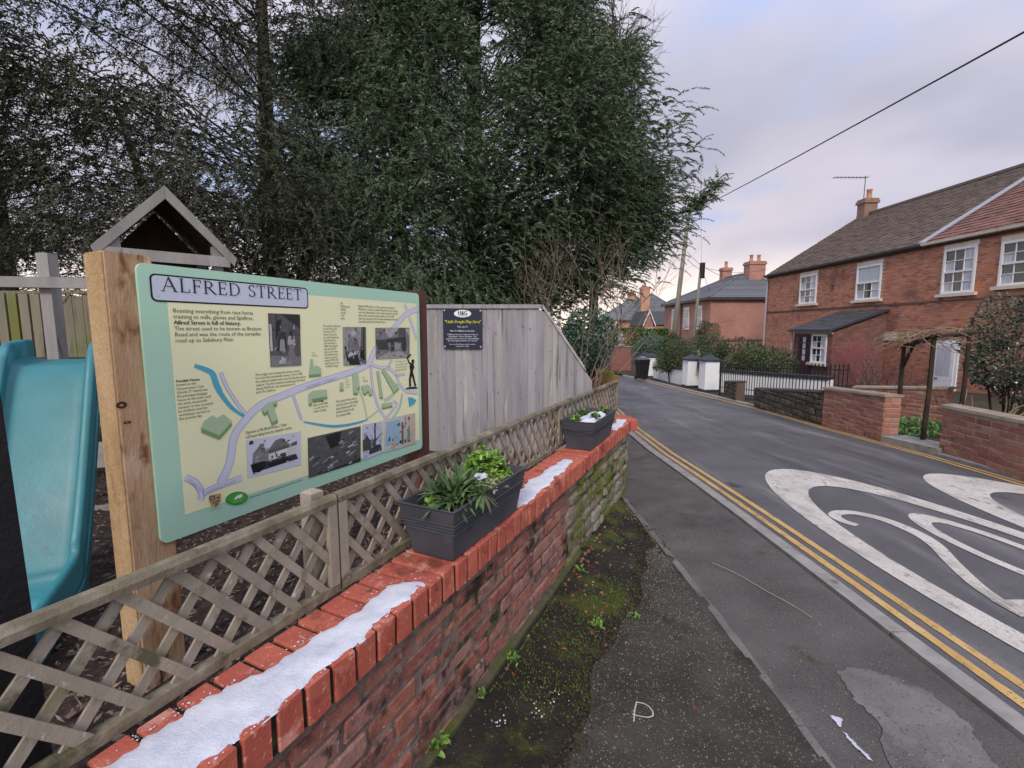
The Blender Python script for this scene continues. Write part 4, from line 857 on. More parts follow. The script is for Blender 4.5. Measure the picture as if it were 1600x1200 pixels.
photo([(383.9, 688), (469.4, 673.5), (469.4, 726), (387.3, 747)], nmat('print_sky', [c('c4ccdf'), c('d2d8e8')], 8, 3, .4, 0), [(g(110), [(.36, .62), (.5, .86), (.62, .9), (.76, .7), (.74, .5), (.4, .5)]), (g(126), [(.08, .34), (.1, .62), (.22, .8), (.37, .62), (.37, .3)]), (g(92), [(.36, .62), (.78, .68), (.92, .74), (.92, .56), (.38, .5)]), (g(206), [(.37, .52), (.92, .62), (.92, .38), (.37, .3)]), (g(60), [(.42, .46), (.45, .46), (.45, .38), (.42, .38)]), (g(60), [(.5, .48), (.53, .48), (.53, .4), (.5, .4)]), (g(70), [(.58, .46), (.7, .47), (.7, .36), (.58, .34)]), (g(58), [(.06, .3), (.36, .34), (.9, .36), (.94, .2), (.6, .16), (.1, .1)]), (g(34), [(.05, .34), (.3, .36), (.32, .22), (.2, .08), (.08, .12)]), (g(40), [(.34, .26), (.6, .3), (.84, .28), (.7, .18), (.4, .16)])])
ph = [(g(40), [(.3, .95), (.6, .98), (.56, .62), (.4, .58)]), (g(52), [(0, 0), (1, .1), (1, .0), (0, 0)])]; r5 = random.Random(5)
for i in range(46):
    u, v = r5.random() * .9, r5.random() * .9
    if u < .5 and v > .42: continue
    a = .5 + r5.uniform(-.2, .2); l = r5.uniform(.04, .13); w_ = r5.uniform(.02, .045)
    P = [(u, v), (u + l * math.cos(a), v + l * math.sin(a)), (u + l * math.cos(a) - w_ * math.sin(a), v + l * math.sin(a) + w_), (u - w_ * math.sin(a), v + w_)]; ph.append((g(r5.choice([168, 186, 140, 60, 48, 150])), [(min(.99, max(.01, x)), min(.99, max(.01, y))) for x, y in P]))
photo([(480, 684.5), (563, 665.6), (563, 720.7), (481.8, 747)], g(88), ph)
photo([(565.8, 664), (597, 657.7), (596.7, 707.6), (566.6, 719.4)], nmat('print_pale', [c('b7c2da'), c('c6cfe4')], 8, 3, .4, 0), [(g(76), [(.0, .25), (.0, .55), (.2, .68), (.36, .52), (.62, .5), (.64, .22)]), (g(58), [(.58, .2), (.58, .98), (.64, .98), (.66, .2)]), (g(66), [(.3, .1), (.36, .34), (.9, .3), (.98, .1)]), (g(90), [(.7, .5), (.98, .66), (.98, .62), (.7, .46)]), (g(130), [(.4, .26), (.52, .26), (.52, .5), (.4, .5)])])
photo([(598.6, 655.6), (648, 645), (648, 693), (599.4, 707.6)], nmat('print_wash', [c('b4cbd8'), c('c3c9c2'), c('d8cbb8')], 14, 4, .4, 0), [(flat('wash_tan', 'cdbfae', .4), [(.6, 0), (.62, 1), (1, 1), (1, 0)]), (flat('wash_blue', '9cbfd4', .4), [(.05, .2), (.08, .9), (.5, .9), (.5, .15)]), (flat('wash_rose', 'd0b0a2', .4), [(.2, .06), (.28, .34), (.4, .12), (.3, .02)]), (g(110), [(.54, .1), (.54, .8), (.6, .8), (.62, .1)]), (flat('wash_teal', '6f9aa0', .4), [(.72, .12), (.76, .62), (.8, .66), (.84, .3), (.8, .1)])])
# the two posts
def bpost(s0, s1, n0, n1, ztop, mat, lab):
    r = .004; o = MB().prism([Wl(a, b, -.1) for a, b in ((s0 + r, n0), (s1 - r, n0), (s1, n0 + r), (s1, n1 - r), (s1 - r, n1), (s0 + r, n1), (s0, n1 - r), (s0, n0 + r))], UP * (ztop + .1)).build('post', mat, board); o['label'] = lab; return o
qa, qb = WP(206, 860, NB - .013)[0], WP(277, 860, NB - .013)[0]
lp = bpost(qa, qb, NB - .115, NB - .013, 1.585, M_post, 'pale rough sawn post with dark knots')
qa2 = WP(663, 480, NB - .013)[0]
bpost(1.40, 1.50, NB - .115, NB - .013, 1.58, M_post2, 'dark red brown post')
M_sawn = nmat('sawn_side', [c('a08460'), c('b89a74'), c('c8ac88')], 6, 5, .9, 1, bscale=90, stretch=(1, 1, .5), bdist=.008, layers=[(c('8a6844'), 7, .56, .7, (1, 1, .3))])
MB().obox(Wl(qa - .0025, NB - .112, .2), UP * 1.381, NRM * .096, DIR * .0022).build('sawn_side', M_sawn, lp)
M_knot = nmat('knot', [c('2c1c14'), c('55341f')], 40, 4, .9, .3)
for kx_, ky_, a, b in ((190, 633, .013, .010), (199, 660, .010, .004)):
    s_, z_ = WP(kx_, ky_, NB - .0125); n = 18
    V = [Wl(s_ + a * q * math.cos(6.2832 * i / n), NB - .0122, z_ + b * q * math.sin(6.2832 * i / n)) for i in range(n) for q in (1, .42)]
    MB().add(V, [(2*i, (2*i+2) % (2*n), (2*i+3) % (2*n), 2*i+1) for i in range(n)]).build('knot', M_knot, lp)

# ================================================================== PLAY AREA
pg = MB(); L = []; n = 60
for i in range(n + 1):
    for j in range(n + 1):
        s = -4 + 7.72 * i / n; nn = -.225 - 6.5 * j / n; L.append(Wl(s, nn, .27 + .012 * math.sin(s * 9 + nn * 5) * math.sin(nn * 11 - s * 3)))
pg.add(L, [(i*(n+1)+j, i*(n+1)+j+1, (i+1)*(n+1)+j+1, (i+1)*(n+1)+j)[::-1] for i in range(n) for j in range(n)])
o = pg.build('play_area_ground', M_mulch, smooth=True); o['kind'] = 'structure'
M_chip = nmat('bark_chip', [c('3a2e29'), c('6a5850')], 20, 4, .9, .4, pal=[c('4a3a33'), c('6f5d55'), c('85746c'), c('382c28'), c('9a8b84'), c('5c4a44')], palf=.8)
N_ = 26000; s = rng.uniform(-2.2, 4.2, N_); nn = -.28 - 3.6 * rng.random(N_) ** 1.5; ctr = np.stack([P0.x + DIR.x * s + NRM.x * nn, P0.y + DIR.y * s + NRM.y * nn, .279 + rng.uniform(0, .02, N_)], 1)
a = rng.uniform(0, 6.28, N_); tl = rng.normal(0, .35, N_); l = rng.uniform(.005, .02, N_); wd = l * rng.uniform(.2, .5, N_)
U = np.stack([np.cos(a) * np.cos(tl), np.sin(a) * np.cos(tl), np.sin(tl)], 1) * l[:, None]; Vv = np.stack([-np.sin(a), np.cos(a), rng.normal(0, .4, N_)], 1) * wd[:, None]; H_ = np.array([0, 0, 1.0]) * .004
VV = np.stack([ctr - U, ctr + Vv, ctr + U, ctr - Vv, ctr + H_], 1).reshape(-1, 3); base = (np.arange(N_) * 5)[:, None, None]; FF = (np.array([(0, 1, 4), (1, 2, 4), (2, 3, 4), (3, 0, 4)])[None] + base).reshape(-1, 3)
tag(npmesh('bark_mulch', VV, FF, M_chip), 'brown bark chip mulch covering the play area', 'mulch', kind='stuff')
M_grey = nmat('grey_timber', [c('6e6c6c'), c('8f8d8d'), c('aaa8a8')], 4, 7, .9, .5, bscale=30, stretch=(2, 2, .5), bdist=.004, pal=[c('868486'), c('9a989a'), c('7c7a7c'), c('acaaac')], palf=.45, layers=[(c('5e5b5c'), 6, .62, .76, (3, 3, .4))])
M_dkw = nmat('dark_wood', [c('2c221e'), c('3e302a'), c('4c3c34')], 4, 6, .9, .5)
M_black = nmat('black_stain', [c('131316'), c('1a1a1e'), c('222226')], 5, 6, .75, .4, bscale=60)
M_turq = nmat('turquoise_plastic', [c('276c76'), c('2e7882'), c('36828c')], 3, 5, .48, .1, bscale=70, spec=.5, layers=[(c('4f9db0'), 3, .52, .7, (1, 1, .5)), (c('2a5f66'), 5, .62, .74, (1, 1, .4))], rvar=.08)
# slide
R0 = Vector((-2.0, 2.27, 0)); R1 = Vector((-1.74, 1.78, 0)); e_ = (R1 - R0).normalized(); pv = Vector((e_.y, -e_.x, 0)); pv = pv if pv.x < 0 else -pv; LEN = (R1 - R0).length + .12
t = thing('slide', 'turquoise plastic childrens slide behind the board post', 'slide', R1 + UP * .28, group=None)
prof = [(-.22, 1.225), (-.02, 1.215), (.04, 1.19), (.1, 1.11), (.2, .93), (.3, .75), (.4, .58), (.5, .43), (.58, .36), (LEN + .4, .33)]
def slide_sweep(sect):
    V = []; 
    for (x, z) in [(p.x, p.y) for p in catmull([Vector(p) for p in prof], 4)]:
        for (a, b) in sect: V.append(R0 + e_ * x + pv * a + UP * (z + b))
    k = len(sect); m = len(V) // k
    return MB().add(V, [(i*k+j, i*k+j+1, (i+1)*k+j+1, (i+1)*k+j) for i in range(m-1) for j in range(k-1)])
wS = .34
slide_sweep([(.035, .02), (.045, .004), (.08, -.004), (wS - .08, -.004), (wS - .045, .004), (wS - .035, .02)]).build('chute', M_turq, t, True)
for a0, a1 in ((0.0, .036), (wS - .036, wS)):
    slide_sweep([(a0, -.16), (a0, -.07), (a0 - .006 if a0 == 0 else a0, -.06), (a0, -.05), (a0, .085), (a0 + .008, .098), (a1 - .008, .098), (a1, .085), (a1, -.16), (a0, -.16)]).build('side_wall', M_turq, t, True)
slide_sweep([(-.008, -.005), (-.012, -.012), (-.008, -.02)]).build('rib', M_turq, t)
# play tower with a little pitched roof, turned to face the wall
TH = R(42); T = thing('play_tower', 'grey timber play tower with small pitched roof behind the board', 'play tower', (-2.9, 3.3, .27), TH)
TM = MW[T.name]
def tbox(name, p, q, mat=M_grey): return MB().box(p, q).build(name, mat, T, world=False)
TW, ZE, ZA = .89, HC + .575 - .27, HC + 1.06 - .27     # local heights: eaves and apex
def tprism(name, poly, dep, y, mat=M_grey): return MB().prism([(a, y, b) for a, b in poly], (0, dep, 0)).build(name, mat, T, world=False)
tprism('bargeboard', [(0, ZE), (TW / 2, ZA), (TW / 2, ZA - .095), (.02, ZE - .065)], .022, 0); tprism('bargeboard', [(TW, ZE), (TW / 2 + .001, ZA), (TW / 2 + .001, ZA - .095), (TW - .02, ZE - .065)], .022, .0015)
for sg, x0_ in ((1, 0.0), (-1, TW)):
    for k in range(6):
        f0, f1 = k / 6 + .004, (k + 1) / 6 - .004; xa, xb = x0_ + sg * TW / 2 * f0, x0_ + sg * TW / 2 * f1; za, zb = ZE + (ZA - ZE) * f0 - .012, ZE + (ZA - ZE) * f1 - .012
        tprism('roof_board', [(xa, za), (xb, zb), (xb, zb - .016), (xa, za - .016)], .8, .024, M_dkw)
for x in (.13, TW - .13):
    for y in (.03, .7): tbox('post', (x - .035, y, -.1), (x + .035, y + .07, ZE + .08))
tbox('cross_beam', (.05, .004, ZE - .075), (TW - .05, .0285, ZE + .005))
for k in range(6): tbox('back_board', (.17, .78 + .001 * (k % 2), .1 + .22 * k), (TW - .17, .795 + .001 * (k % 2), .31 + .22 * k), M_dkw)
for k in range(5): tbox('deck_board', (.14, .02 + .15 * k, .9), (TW - .14, .16 + .15 * k, .925))
tprism('back_gable', [(.06, ZE - .02), (TW / 2, ZA - .06), (TW - .06, ZE - .02)], .012, .775, M_dkw)
def wb_(name, p, q, mat): return MB().box(p, q).build(name, mat, T)
wb_('platform_edge', (-3.1, 2.50, 1.10), (-2.0, 2.54, 1.195), M_dkw)
for k in range(4): wb_('platform_board', (-3.1, 2.55 + .135 * k, 1.165), (-2.05, 2.68 + .135 * k, 1.19), M_dkw)
a, b = AT(-40, 438, 2.78), AT(138, 441, 2.78); MB().obox(a - UP * .035, b - a, Vector((0, .04, 0)), UP * .062).build('hand_rail', M_grey, T)
pz = AT(68, 395, 2.83); MB().box((pz.x - .045, 2.825, .25), (pz.x + .025, 2.89, pz.z)).build('post', M_grey, T)
# low timber edging boards of the play area
for (pa_, pb_, yy, lab) in (((95, 812), (185, 800), 2.75, 'grey timber edging board on the mulch behind the post'), ((120, 703), (190, 700), 3.6, 'upper grey timber board behind the slide'), ((120, 722), (190, 718), 3.3, 'lower grey timber board behind the slide')):
    a, b = AT(*pa_, yy), AT(*pb_, yy); d = (b - a).normalized(); a -= d * .5; b += d * .5; o = MB().obox(a - UP * .05, b - a, Vector((0, .03, 0)), UP * .1).build('edging_board', M_grey); tag(o, lab, 'board', 'timber boards in the play area')
# black panel in the left foreground
bpn = thing('black_post', 'black stained timber post at the left edge behind the trellis', 'post', Wl(-.62, -.5, .27))
q0 = WP(60, 965, -.5)[0]
MB().prism([Wl(q0 - .24, -.5, .1), Wl(q0, -.5, .1), Wl(q0 - .02, -.5, 1.75), Wl(q0 - .24, -.5, 1.75)], NRM * -.07).build('upright', M_black, bpn)
MB().prism([Wl(q0 - .25, -.492, 1.751), Wl(q0 - .01, -.492, 1.751), Wl(q0 - .01, -.578, 1.751), Wl(q0 - .25, -.578, 1.751)], UP * .02).build('cap', M_black, bpn)

# ================================================================== FENCES
M_fence = nmat('fence_board', [c('77757a'), c('96949a'), c('b2b0b6')], 5, 7, .9, .9, bscale=40, stretch=(3, 3, .35), bdist=.004, pal=[c('8d8b90'), c('a4a2a8'), c('7f7d82'), c('b2b0b6'), c('98948e')], palf=.55, layers=[(c('6a686b'), 7, .55, .7, (4, 4, .2)), (c('bcb8b2'), 5, .57, .72, (3, 3, .25)), (c('5e5c5c'), 16, .66, .74, (2, 2, .6))])
FY = 4.15; fen = thing('board_fence', 'grey close board timber fence with sloping right end', 'fence', (0, FY, .2))
fx0, fx1 = AT(560, 600, FY).x, AT(925, 600, FY).x; zt = AT(760, 478, FY).z; xs = AT(848, 480, FY).x; ze = AT(925, 592, FY).z
def ftop(x): return zt if x < xs else zt + (ze - zt) * (x - xs) / (fx1 - xs)
x = fx0; k = 0; rr = random.Random(8)
while x < fx1 - .01:
    w_ = min(rr.uniform(.068, .078), fx1 - x); a, b = x, x + w_ + .012; b = min(b, fx1); t0 = .007
    V = [(a, FY - .012, .27), (b, FY - .004, .27), (b, FY - .004, ftop(b) - .02), (a, FY - .012, ftop(a) - .02)]
    MB().prism(V, (0, .006, 0)).build('board', M_fence, fen); x += w_; k += 1
MB().box((fx0, FY - .022, .2), (fx1, FY + .003, .272)).build('gravel_board', M_fence, fen)
MB().box((fx0, FY - .026, zt - .022), (xs, FY + .02, zt + .012)).build('cap_rail', M_fence, fen)
MB().prism([(xs + .001, FY - .026, zt + .012), (fx1 - .06, FY - .026, ftop(fx1 - .06) + .012), (fx1 - .06, FY - .026, ftop(fx1 - .06) - .022), (xs + .001, FY - .026, zt - .022)], (0, .046, 0)).build('cap_rail', M_fence, fen)
for zc in (.45, .95, 1.35): MB().box((fx0, FY + .005, zc), (fx1 - .1 if zc < 1 else xs, FY + .045, zc + .07)).build('arris_rail', M_fence, fen)
for xx in (fx0 + .3, xs - .1): MB().box((xx, FY + .046, .1), (xx + .09, FY + .136, zt - .05)).build('post', M_fence, fen)
M_nail = nmat('nail', [c('3c3a3c'), c('55535a')], 9, 2, .6, 0)
for i in range(46):
    xx = fx0 + .55 + rr.random() * (fx1 - fx0 - .6); zz_ = rr.choice([.49, .985, 1.385, rr.uniform(.4, 1.4)]) + rr.uniform(-.02, .02)
    if zz_ < ftop(xx) - .05: MB().add([(xx + .0045 * math.cos(a), FY - .0165, zz_ + .0045 * math.sin(a)) for a in [-j * 1.0472 for j in range(6)]] , [(0, 1, 2, 3, 4, 5)]).build('nail', M_nail, fen)
# small dark sign
M_navy = nmat('navy_panel', [c('1d2438'), c('232b42')], 2, 3, .4, 0, spec=.4); M_wtxt = flat('white_print', 'e4e8f0', .5); M_ytxt = flat('yellow_print', 'd8dc30', .5)
sg0, sg1 = AT(693, 542, FY - .03), AT(753, 484, FY - .03); X0, X1, Za, Zb = sg0.x, sg1.x, AT(720, 544, FY - .03).z, AT(720, 483, FY - .03).z
sgn = thing('play_area_sign', 'small dark navy Little People Play Area notice on the grey fence', 'sign', ((X0 + X1) / 2, FY - .03, Za))
pan = MB().prism([(a, FY - .036, b) for a, b in ((X0 + .008, Za), (X1 - .008, Za), (X1, Za + .008), (X1, Zb - .008), (X1 - .008, Zb), (X0 + .008, Zb), (X0, Zb - .008), (X0, Za + .008))], (0, .006, 0)).build('panel', M_navy, sgn)
def SB(x, z, lay): return Vector((X0 + x * (X1 - X0), FY - .0365 - lay * .0006, Zb - z * (Zb - Za)))
def stext(lines, x0, y0, x1, y1, mat, bold=()): text_on(pan, lines, lambda a, b, l: SB(a, -b, l), x0, -y0, x1, -y1, mat, 1, True, bold)
MB().add([SB(.505 + .22 * math.cos(a), .115 + .095 * math.sin(a), 1) for a in [i * 6.2832 / 28 for i in range(28)]], [tuple(range(28))[::-1]]).build('oval_logo', M_wtxt, pan)
text_on(pan, ['H&G'], lambda a, b, l: SB(a, -b, l), .39, -.03, .62, -.185, M_navy, 2, True, (0,)); MB().add([SB(.38, .168, 2), SB(.62, .168, 2), SB(.62, .178, 2), SB(.38, .178, 2)], [(0, 3, 2, 1)]).build('underline', M_navy, pan)
stext(['"Little People Play Area"'], .05, .27, .97, .38, M_ytxt, (0,))
stext(['Max age 8'], .37, .42, .62, .48, M_wtxt, (0,)); stext(['Max 15 children at one time'], .18, .525, .81, .585, M_wtxt, (0,))
stext(['Children must be supervised by an', 'adult (over 18) at all times. The', 'management accept no responsibility', 'for any injury howsoever caused'], .07, .62, .92, .835, M_wtxt, (0, 1, 2, 3)); stext(['For use by Horse and Groom', 'customers only.'], .16, .875, .82, .975, M_wtxt, (0, 1))
for a, b in ((.04, .03), (.96, .04), (.04, .955), (.96, .965)): MB().add([SB(a + .018 * math.cos(q), b + .018 * math.sin(q), 1.5) for q in [i * 1.0472 for i in range(6)]], [(5, 4, 3, 2, 1, 0)]).build('screw_cap', M_wtxt, pan)
# mossy fence at the back left
M_mfen = nmat('mossy_fence', [c('5a5748'), c('767260'), c('8a8674')], 3, 7, .92, .5, bscale=24, stretch=(3, 3, .35), pal=[c('6d6a5c'), c('858270'), c('5d5a50'), c('8f8c80')], palf=.45, layers=[(c('6c7040'), 1.5, .52, .68, (1, 1, 1)), (c('4a4740'), 5, .58, .74, (3, 3, .3))])
bf = thing('back_fence', 'green stained vertical board fence behind the slide', 'fence', (-5, 5.2, .25)); rr = random.Random(4); x = -9.0; BYF = 5.2
ztl = AT(100, 461, BYF).z
while x < -1.3:
    w_ = rr.uniform(.10, .13); MB().box((x, BYF - .004 * rr.random(), .25), (x + w_ - .006, BYF + .018, ztl + rr.uniform(-.012, .012))).build('board', M_mfen, bf); x += w_
MB().box((-9, BYF - .02, ztl + .015), (-1.3, BYF + .04, ztl + .045)).build('cap_rail', M_mfen, bf)
for zc in (.5, 1.2): MB().box((-9, BYF + .02, zc), (-1.3, BYF + .06, zc + .07)).build('rail', M_mfen, bf)
# slatted screen in front of it at the far left edge
sl = thing('slat_screen', 'dark weathered upright slats at the far left below the handrail', 'screen', (-4.2, 3.9, .27))
for i in range(8):
    xx = AT(-60 + i * 18, 480, 3.9).x; MB().box((xx, 3.9, .27), (xx + .075, 3.925, AT(0, 455, 3.9).z - .004 * i)).build('slat', M_mfen, sl)
MB().box((AT(-70, 480, 3.9).x, 3.926, 1.35), (AT(80, 480, 3.9).x, 3.96, 1.42)).build('rail', M_grey, sl)

# ================================================================== TREES AND SHRUBS
M_yew = lmat('yew_needles', [c('2e3e34'), c('4a5e46'), c('5c6f57'), c('3e5243'), c('6c7a56'), c('4e6452')], .6, .25)
M_yewd = lmat('dark_yew_needles', [c('282f28'), c('3e463a'), c('4e5244'), c('323a32'), c('5a5744'), c('424a3e')], .65, .2)
M_yewl = lmat('soft_yew_needles', [c('384c3d'), c('566d54'), c('687d64'), c('485e4e'), c('788762'), c('566e60')], .6, .25)
M_bark = nmat('dark_bark', [c('241e1a'), c('3a312b'), c('4e443c')], 6, 6, .95, .8, bscale=20, stretch=(1, 1, .3))
M_twig = nmat('grey_twig', [c('5e5148'), c('7a6c62'), c('8d8078')], 8, 4, .9, .3)
M_twig2 = nmat('dark_twig', [c('3c3438'), c('544a4e')], 8, 4, .9, 0)
def sprays(P, D, Ln, r, nl=9, leaf=.085, wid=.017, droop=1.1):
    """feathery hanging sprays: each is a drooping twig with leaflets to both sides"""
    n = len(P); D = D / np.linalg.norm(D, axis=1, keepdims=True); V = []; tot = nl * 2
    pos = P.copy(); d = D.copy(); step = (Ln / nl)[:, None]; out = []
    for i in range(nl):
        d = d - np.array([0, 0, droop / nl]) * (1 + .5 * r.random((n, 1))); d /= np.linalg.norm(d, axis=1, keepdims=True); pos = pos + d * step
        side = np.cross(d, np.array([0, 0, 1.0]) + .35 * r.normal(size=(n, 3))); side /= np.linalg.norm(side, axis=1, keepdims=True) + 1e-9
        k = (1.15 - .6 * i / nl)
        for sg in (-1, 1):
            ld = d * r.uniform(.5, 1.0, (n, 1)) + side * sg * r.uniform(.5, .9, (n, 1)) - np.array([0, 0, .35]) * r.random((n, 1)); ld /= np.linalg.norm(ld, axis=1, keepdims=True)
            wn = np.cross(ld, side * .5 + r.normal(size=(n, 3)) * .6); wn /= np.linalg.norm(wn, axis=1, keepdims=True) + 1e-9
            l = leaf * k * r.uniform(.6, 1.25, (n, 1)); w_ = wid * r.uniform(.7, 1.3, (n, 1))
            out.append(np.stack([pos + wn * w_, pos + ld * l, pos - wn * w_], 1))
    A = np.concatenate(out, 0); k = len(A); return A.reshape(-1, 3), (np.arange(k * 3, dtype=np.int32).reshape(-1, 3))
def conifer(name, lab, base, prof, nl_, per, seed, mat, zmin, zmax, ysq=.8, limb_up=.25, leaf=.085, wid=.017, spl=(.3, .65), droop=1.1, nl=9, thin=None, extra=(), bark=None, group=None, trunks=(), pad=(.34, .3, .3), front=.65, trunk_r=.34, lift=.12, wild=.55):
    """limbs reach for points on the crown's shell; each carries a hanging pad of sprays near its end"""
    r = np.random.default_rng(seed); t = thing(name, lab, 'tree', base, group=group); bx_, by_, bz = base
    tb = MB(); zt_ = zmax; tr = [(bx_, by_, bz - .3), (bx_ + .05, by_, bz + 1), (bx_ - .05, by_ + .1, bz + 3), (bx_ + .1, by_, zt_ - 1.0)]; tb.tube(tr, [trunk_r, trunk_r * .85, trunk_r * .65, .05], 9)
    for (p, q, ra) in trunks: tb.tube([Vector(p), Vector(p).lerp(Vector(q), .5) + Vector((.1, 0, .15)), Vector(q)], [ra, ra * .75, ra * .4], 7)
    Ps = []; Ds = []; Ls = []; targets = []
    for i in range(nl_):
        z = zmin + (zmax - zmin) * (r.random() ** .95); Rr = lerp(prof, z)
        a = -math.pi / 2 + r.normal() * 1.0 if r.random() < front else r.uniform(0, 2 * math.pi)
        f = 1.02 - .42 * r.random() ** 2.6; targets.append(Vector((bx_ + math.cos(a) * Rr * f, by_ + math.sin(a) * Rr * f * ysq, z)))
    targets += [Vector(e) for e in extra]
    lb = MB()
    for k, q in enumerate(targets):
        if thin and thin(q, r): continue
        h = max(bz + .6, q.z - (q - Vector((bx_, by_, q.z))).length * limb_up - r.uniform(0, .4)); a = Vector((bx_, by_, min(h, zt_ - .6))); mid = a.lerp(q, .55) + Vector((r.normal() * .15, r.normal() * .15, .12)); tip = q
        C = catmull([a, mid, tip], 6); ra = .007 + .009 * (q - a).length / 3; lb.tube(C[::2], [ra * (1 - .85 * i / (len(C[::2]) - 1)) for i in range(len(C[::2]))], 4, cap=False)
        od = np.array(tuple((tip - a).normalized())); sz = r.uniform(.55, 1.4); m = max(8, int(per * sz * sz * (1 if k < nl_ else 1.1)))
        m1 = int(m * .8); u = np.concatenate([1 - .22 * r.random(m1) ** 1.4 * (1), r.random(m - m1) * .6 + .3])
        pts = np.array([tuple(a.lerp(mid, min(1, x / .55)).lerp(mid.lerp(tip, max(0, (x - .55) / .45)), 1.0 if x > .55 else 0.0)) for x in u])
        # pad: wide across the limb, shallow above, hanging below
        g_ = np.clip(r.normal(size=(m, 3)), -1.7, 1.7) * (np.array(pad) * sz); g_[:, 2] = -np.abs(g_[:, 2]) + .12 * sz; rad = np.linalg.norm(g_[:, :2], axis=1) / (pad[0] * sz); g_[:, 2] -= .10 * rad ** 2
        pts = pts + g_ * np.where(np.arange(m) < m1, 1.0, .45)[:, None]
        az = r.normal(size=(m, 3)) * wild; az[:, 2] *= .5; out_ = g_.copy(); out_[:, 2] = 0; out_ /= np.linalg.norm(out_, axis=1, keepdims=True) + 1e-6
        Ps.append(pts); Ds.append(od[None] * .7 + out_ * .6 + az + np.array([0, 0, lift])); Ls.append(r.uniform(spl[0], spl[1], m) * (.8 + .3 * sz))
    Pn = np.concatenate(Ps); Dn = np.concatenate(Ds); Ln = np.concatenate(Ls)
    V, F = sprays(Pn, Dn, Ln, r, nl, leaf, wid, droop)
    tb.build('trunk', bark or M_bark, t, True); lb.build('limbs', bark or M_bark, t); npmesh('crown', V, F, mat, t); return t
Z = HC
# right hand yew, overhanging the road
profB = [(Z - .2, 1.2), (Z + .5, 1.5), (Z + 1.2, 2.3), (Z + 2.0, 3.3), (Z + 2.8, 3.8), (Z + 3.6, 3.8), (Z + 4.5, 3.2), (Z + 5.2, 2.6), (Z + 6.3, 1.9), (Z + 8.0, 1.2), (Z + 9, .4)]
exB = [AT(x, y, d) for x, y, d in ((1026, 285, 8.6), (1014, 262, 8.8), (1001, 240, 8.6), (1020, 312, 8.4), (1008, 331, 8.4), (1000, 348, 8.5), (970, 165, 8.8), (965, 200, 8.8), (942, 125, 9), (975, 225, 8.7), (935, 85, 9), (905, 55, 9), (970, 366, 8.2), (950, 396, 8.2), (980, 190, 8.7), (1036, 305, 8.5), (955, 150, 8.5), (885, 30, 8.6), (996, 300, 8), (998, 270, 8), (988, 330, 8), (980, 300, 7.8), (960, 250, 7.8), (960, 336, 7.6), (980, 255, 8), (965, 346, 7.8), (930, 381, 7.6), (890, 416, 7.6), (920, 300, 7.4), (850, 446, 7.6), (800, 436, 7.4), (930, 200, 8), (880, 250, 7.4), (860, 330, 7.2), (820, 386, 7.2), (870, 386, 7.2), (760, 416, 7.4), (1016, 341, 8.5), (1001, 361, 8.5), (980, 381, 8.4), (950, 391, 8.4), (960, 110, 8.6), (930, 60, 8.6), (985, 235, 8.4), (1000, 255, 8.3))]
YB = conifer('yew_tree', 'big dense dark green yew overhanging the road behind the grey fence', (-.75, 9.4, .2), profB, 250, 112, 21, M_yew, Z - .2, Z + 8.6, .85, .28, extra=exB, spl=(.16, .36), leaf=.062, wid=.0095, droop=.9, nl=14, pad=(.22, .22, .32), lift=.35, wild=.7, front=.75, thin=lambda q, r: q.y > 10.0 and r.random() < .75)
# a thin bough reaching out over the road
tb_ = [AT(1075, 330, 8.5), AT(1092, 320, 8.5), AT(1108, 300, 8.5), AT(1120, 283, 8.5), AT(1133, 273, 8.5)]
rb_ = np.random.default_rng(4); pts_ = np.array([tuple(tb_[0].lerp(tb_[-1], u)) for u in rb_.random(170) ** 1.6 * .8]) + rb_.normal(size=(170, 3)) * .06; Vb, Fb = sprays(pts_, np.array([[.7, 0, .5]]) + rb_.normal(size=(170, 3)) * .5, rb_.uniform(.12, .28, 170), rb_, 10, .055, .009, .5)
bo = MB().tube([AT(1000, 345, 8.6)] + tb_, [.03, .022, .018, .013, .009, .005], 5).build('bough', M_bark, YB); npmesh('needles', Vb, Fb, M_yew, bo)
# left hand yew with sky showing through its sweeping limbs
profA = [(Z - .4, 1.6), (Z + .6, 3.0), (Z + 1.6, 4.3), (Z + 3, 5.0), (Z + 5, 5.2), (Z + 7, 4.4), (Z + 9, 2.5)]
exA = [AT(x, y, d) for x, y, d in ((520, 350, 7.0), (560, 320, 6.9), (600, 400, 6.9), (640, 300, 7), (540, 420, 7), (620, 440, 7), (480, 300, 7.2), (580, 250, 7), (700, 380, 7.3), (690, 280, 7.2), (520, 200, 7.2), (650, 200, 7.2), (420, 440, 7.6), (470, 420, 7.6), (740, 330, 7.2), (740, 430, 7.2), (660, 360, 7), (590, 340, 6.8), (500, 440, 7.2), (560, 460, 7.2), (660, 460, 7.2), (720, 460, 7.3), (620, 130, 7.3), (560, 80, 7.4), (700, 120, 7.4), (720, 220, 7.3), (480, 150, 7.4), (450, 230, 7.4), (500, 60, 7.6), (640, 50, 7.6), (600, 180, 7.2), (550, 140, 7.3), (430, 350, 7.4), (460, 90, 7.8), (680, 40, 7.7), (530, 280, 7))]
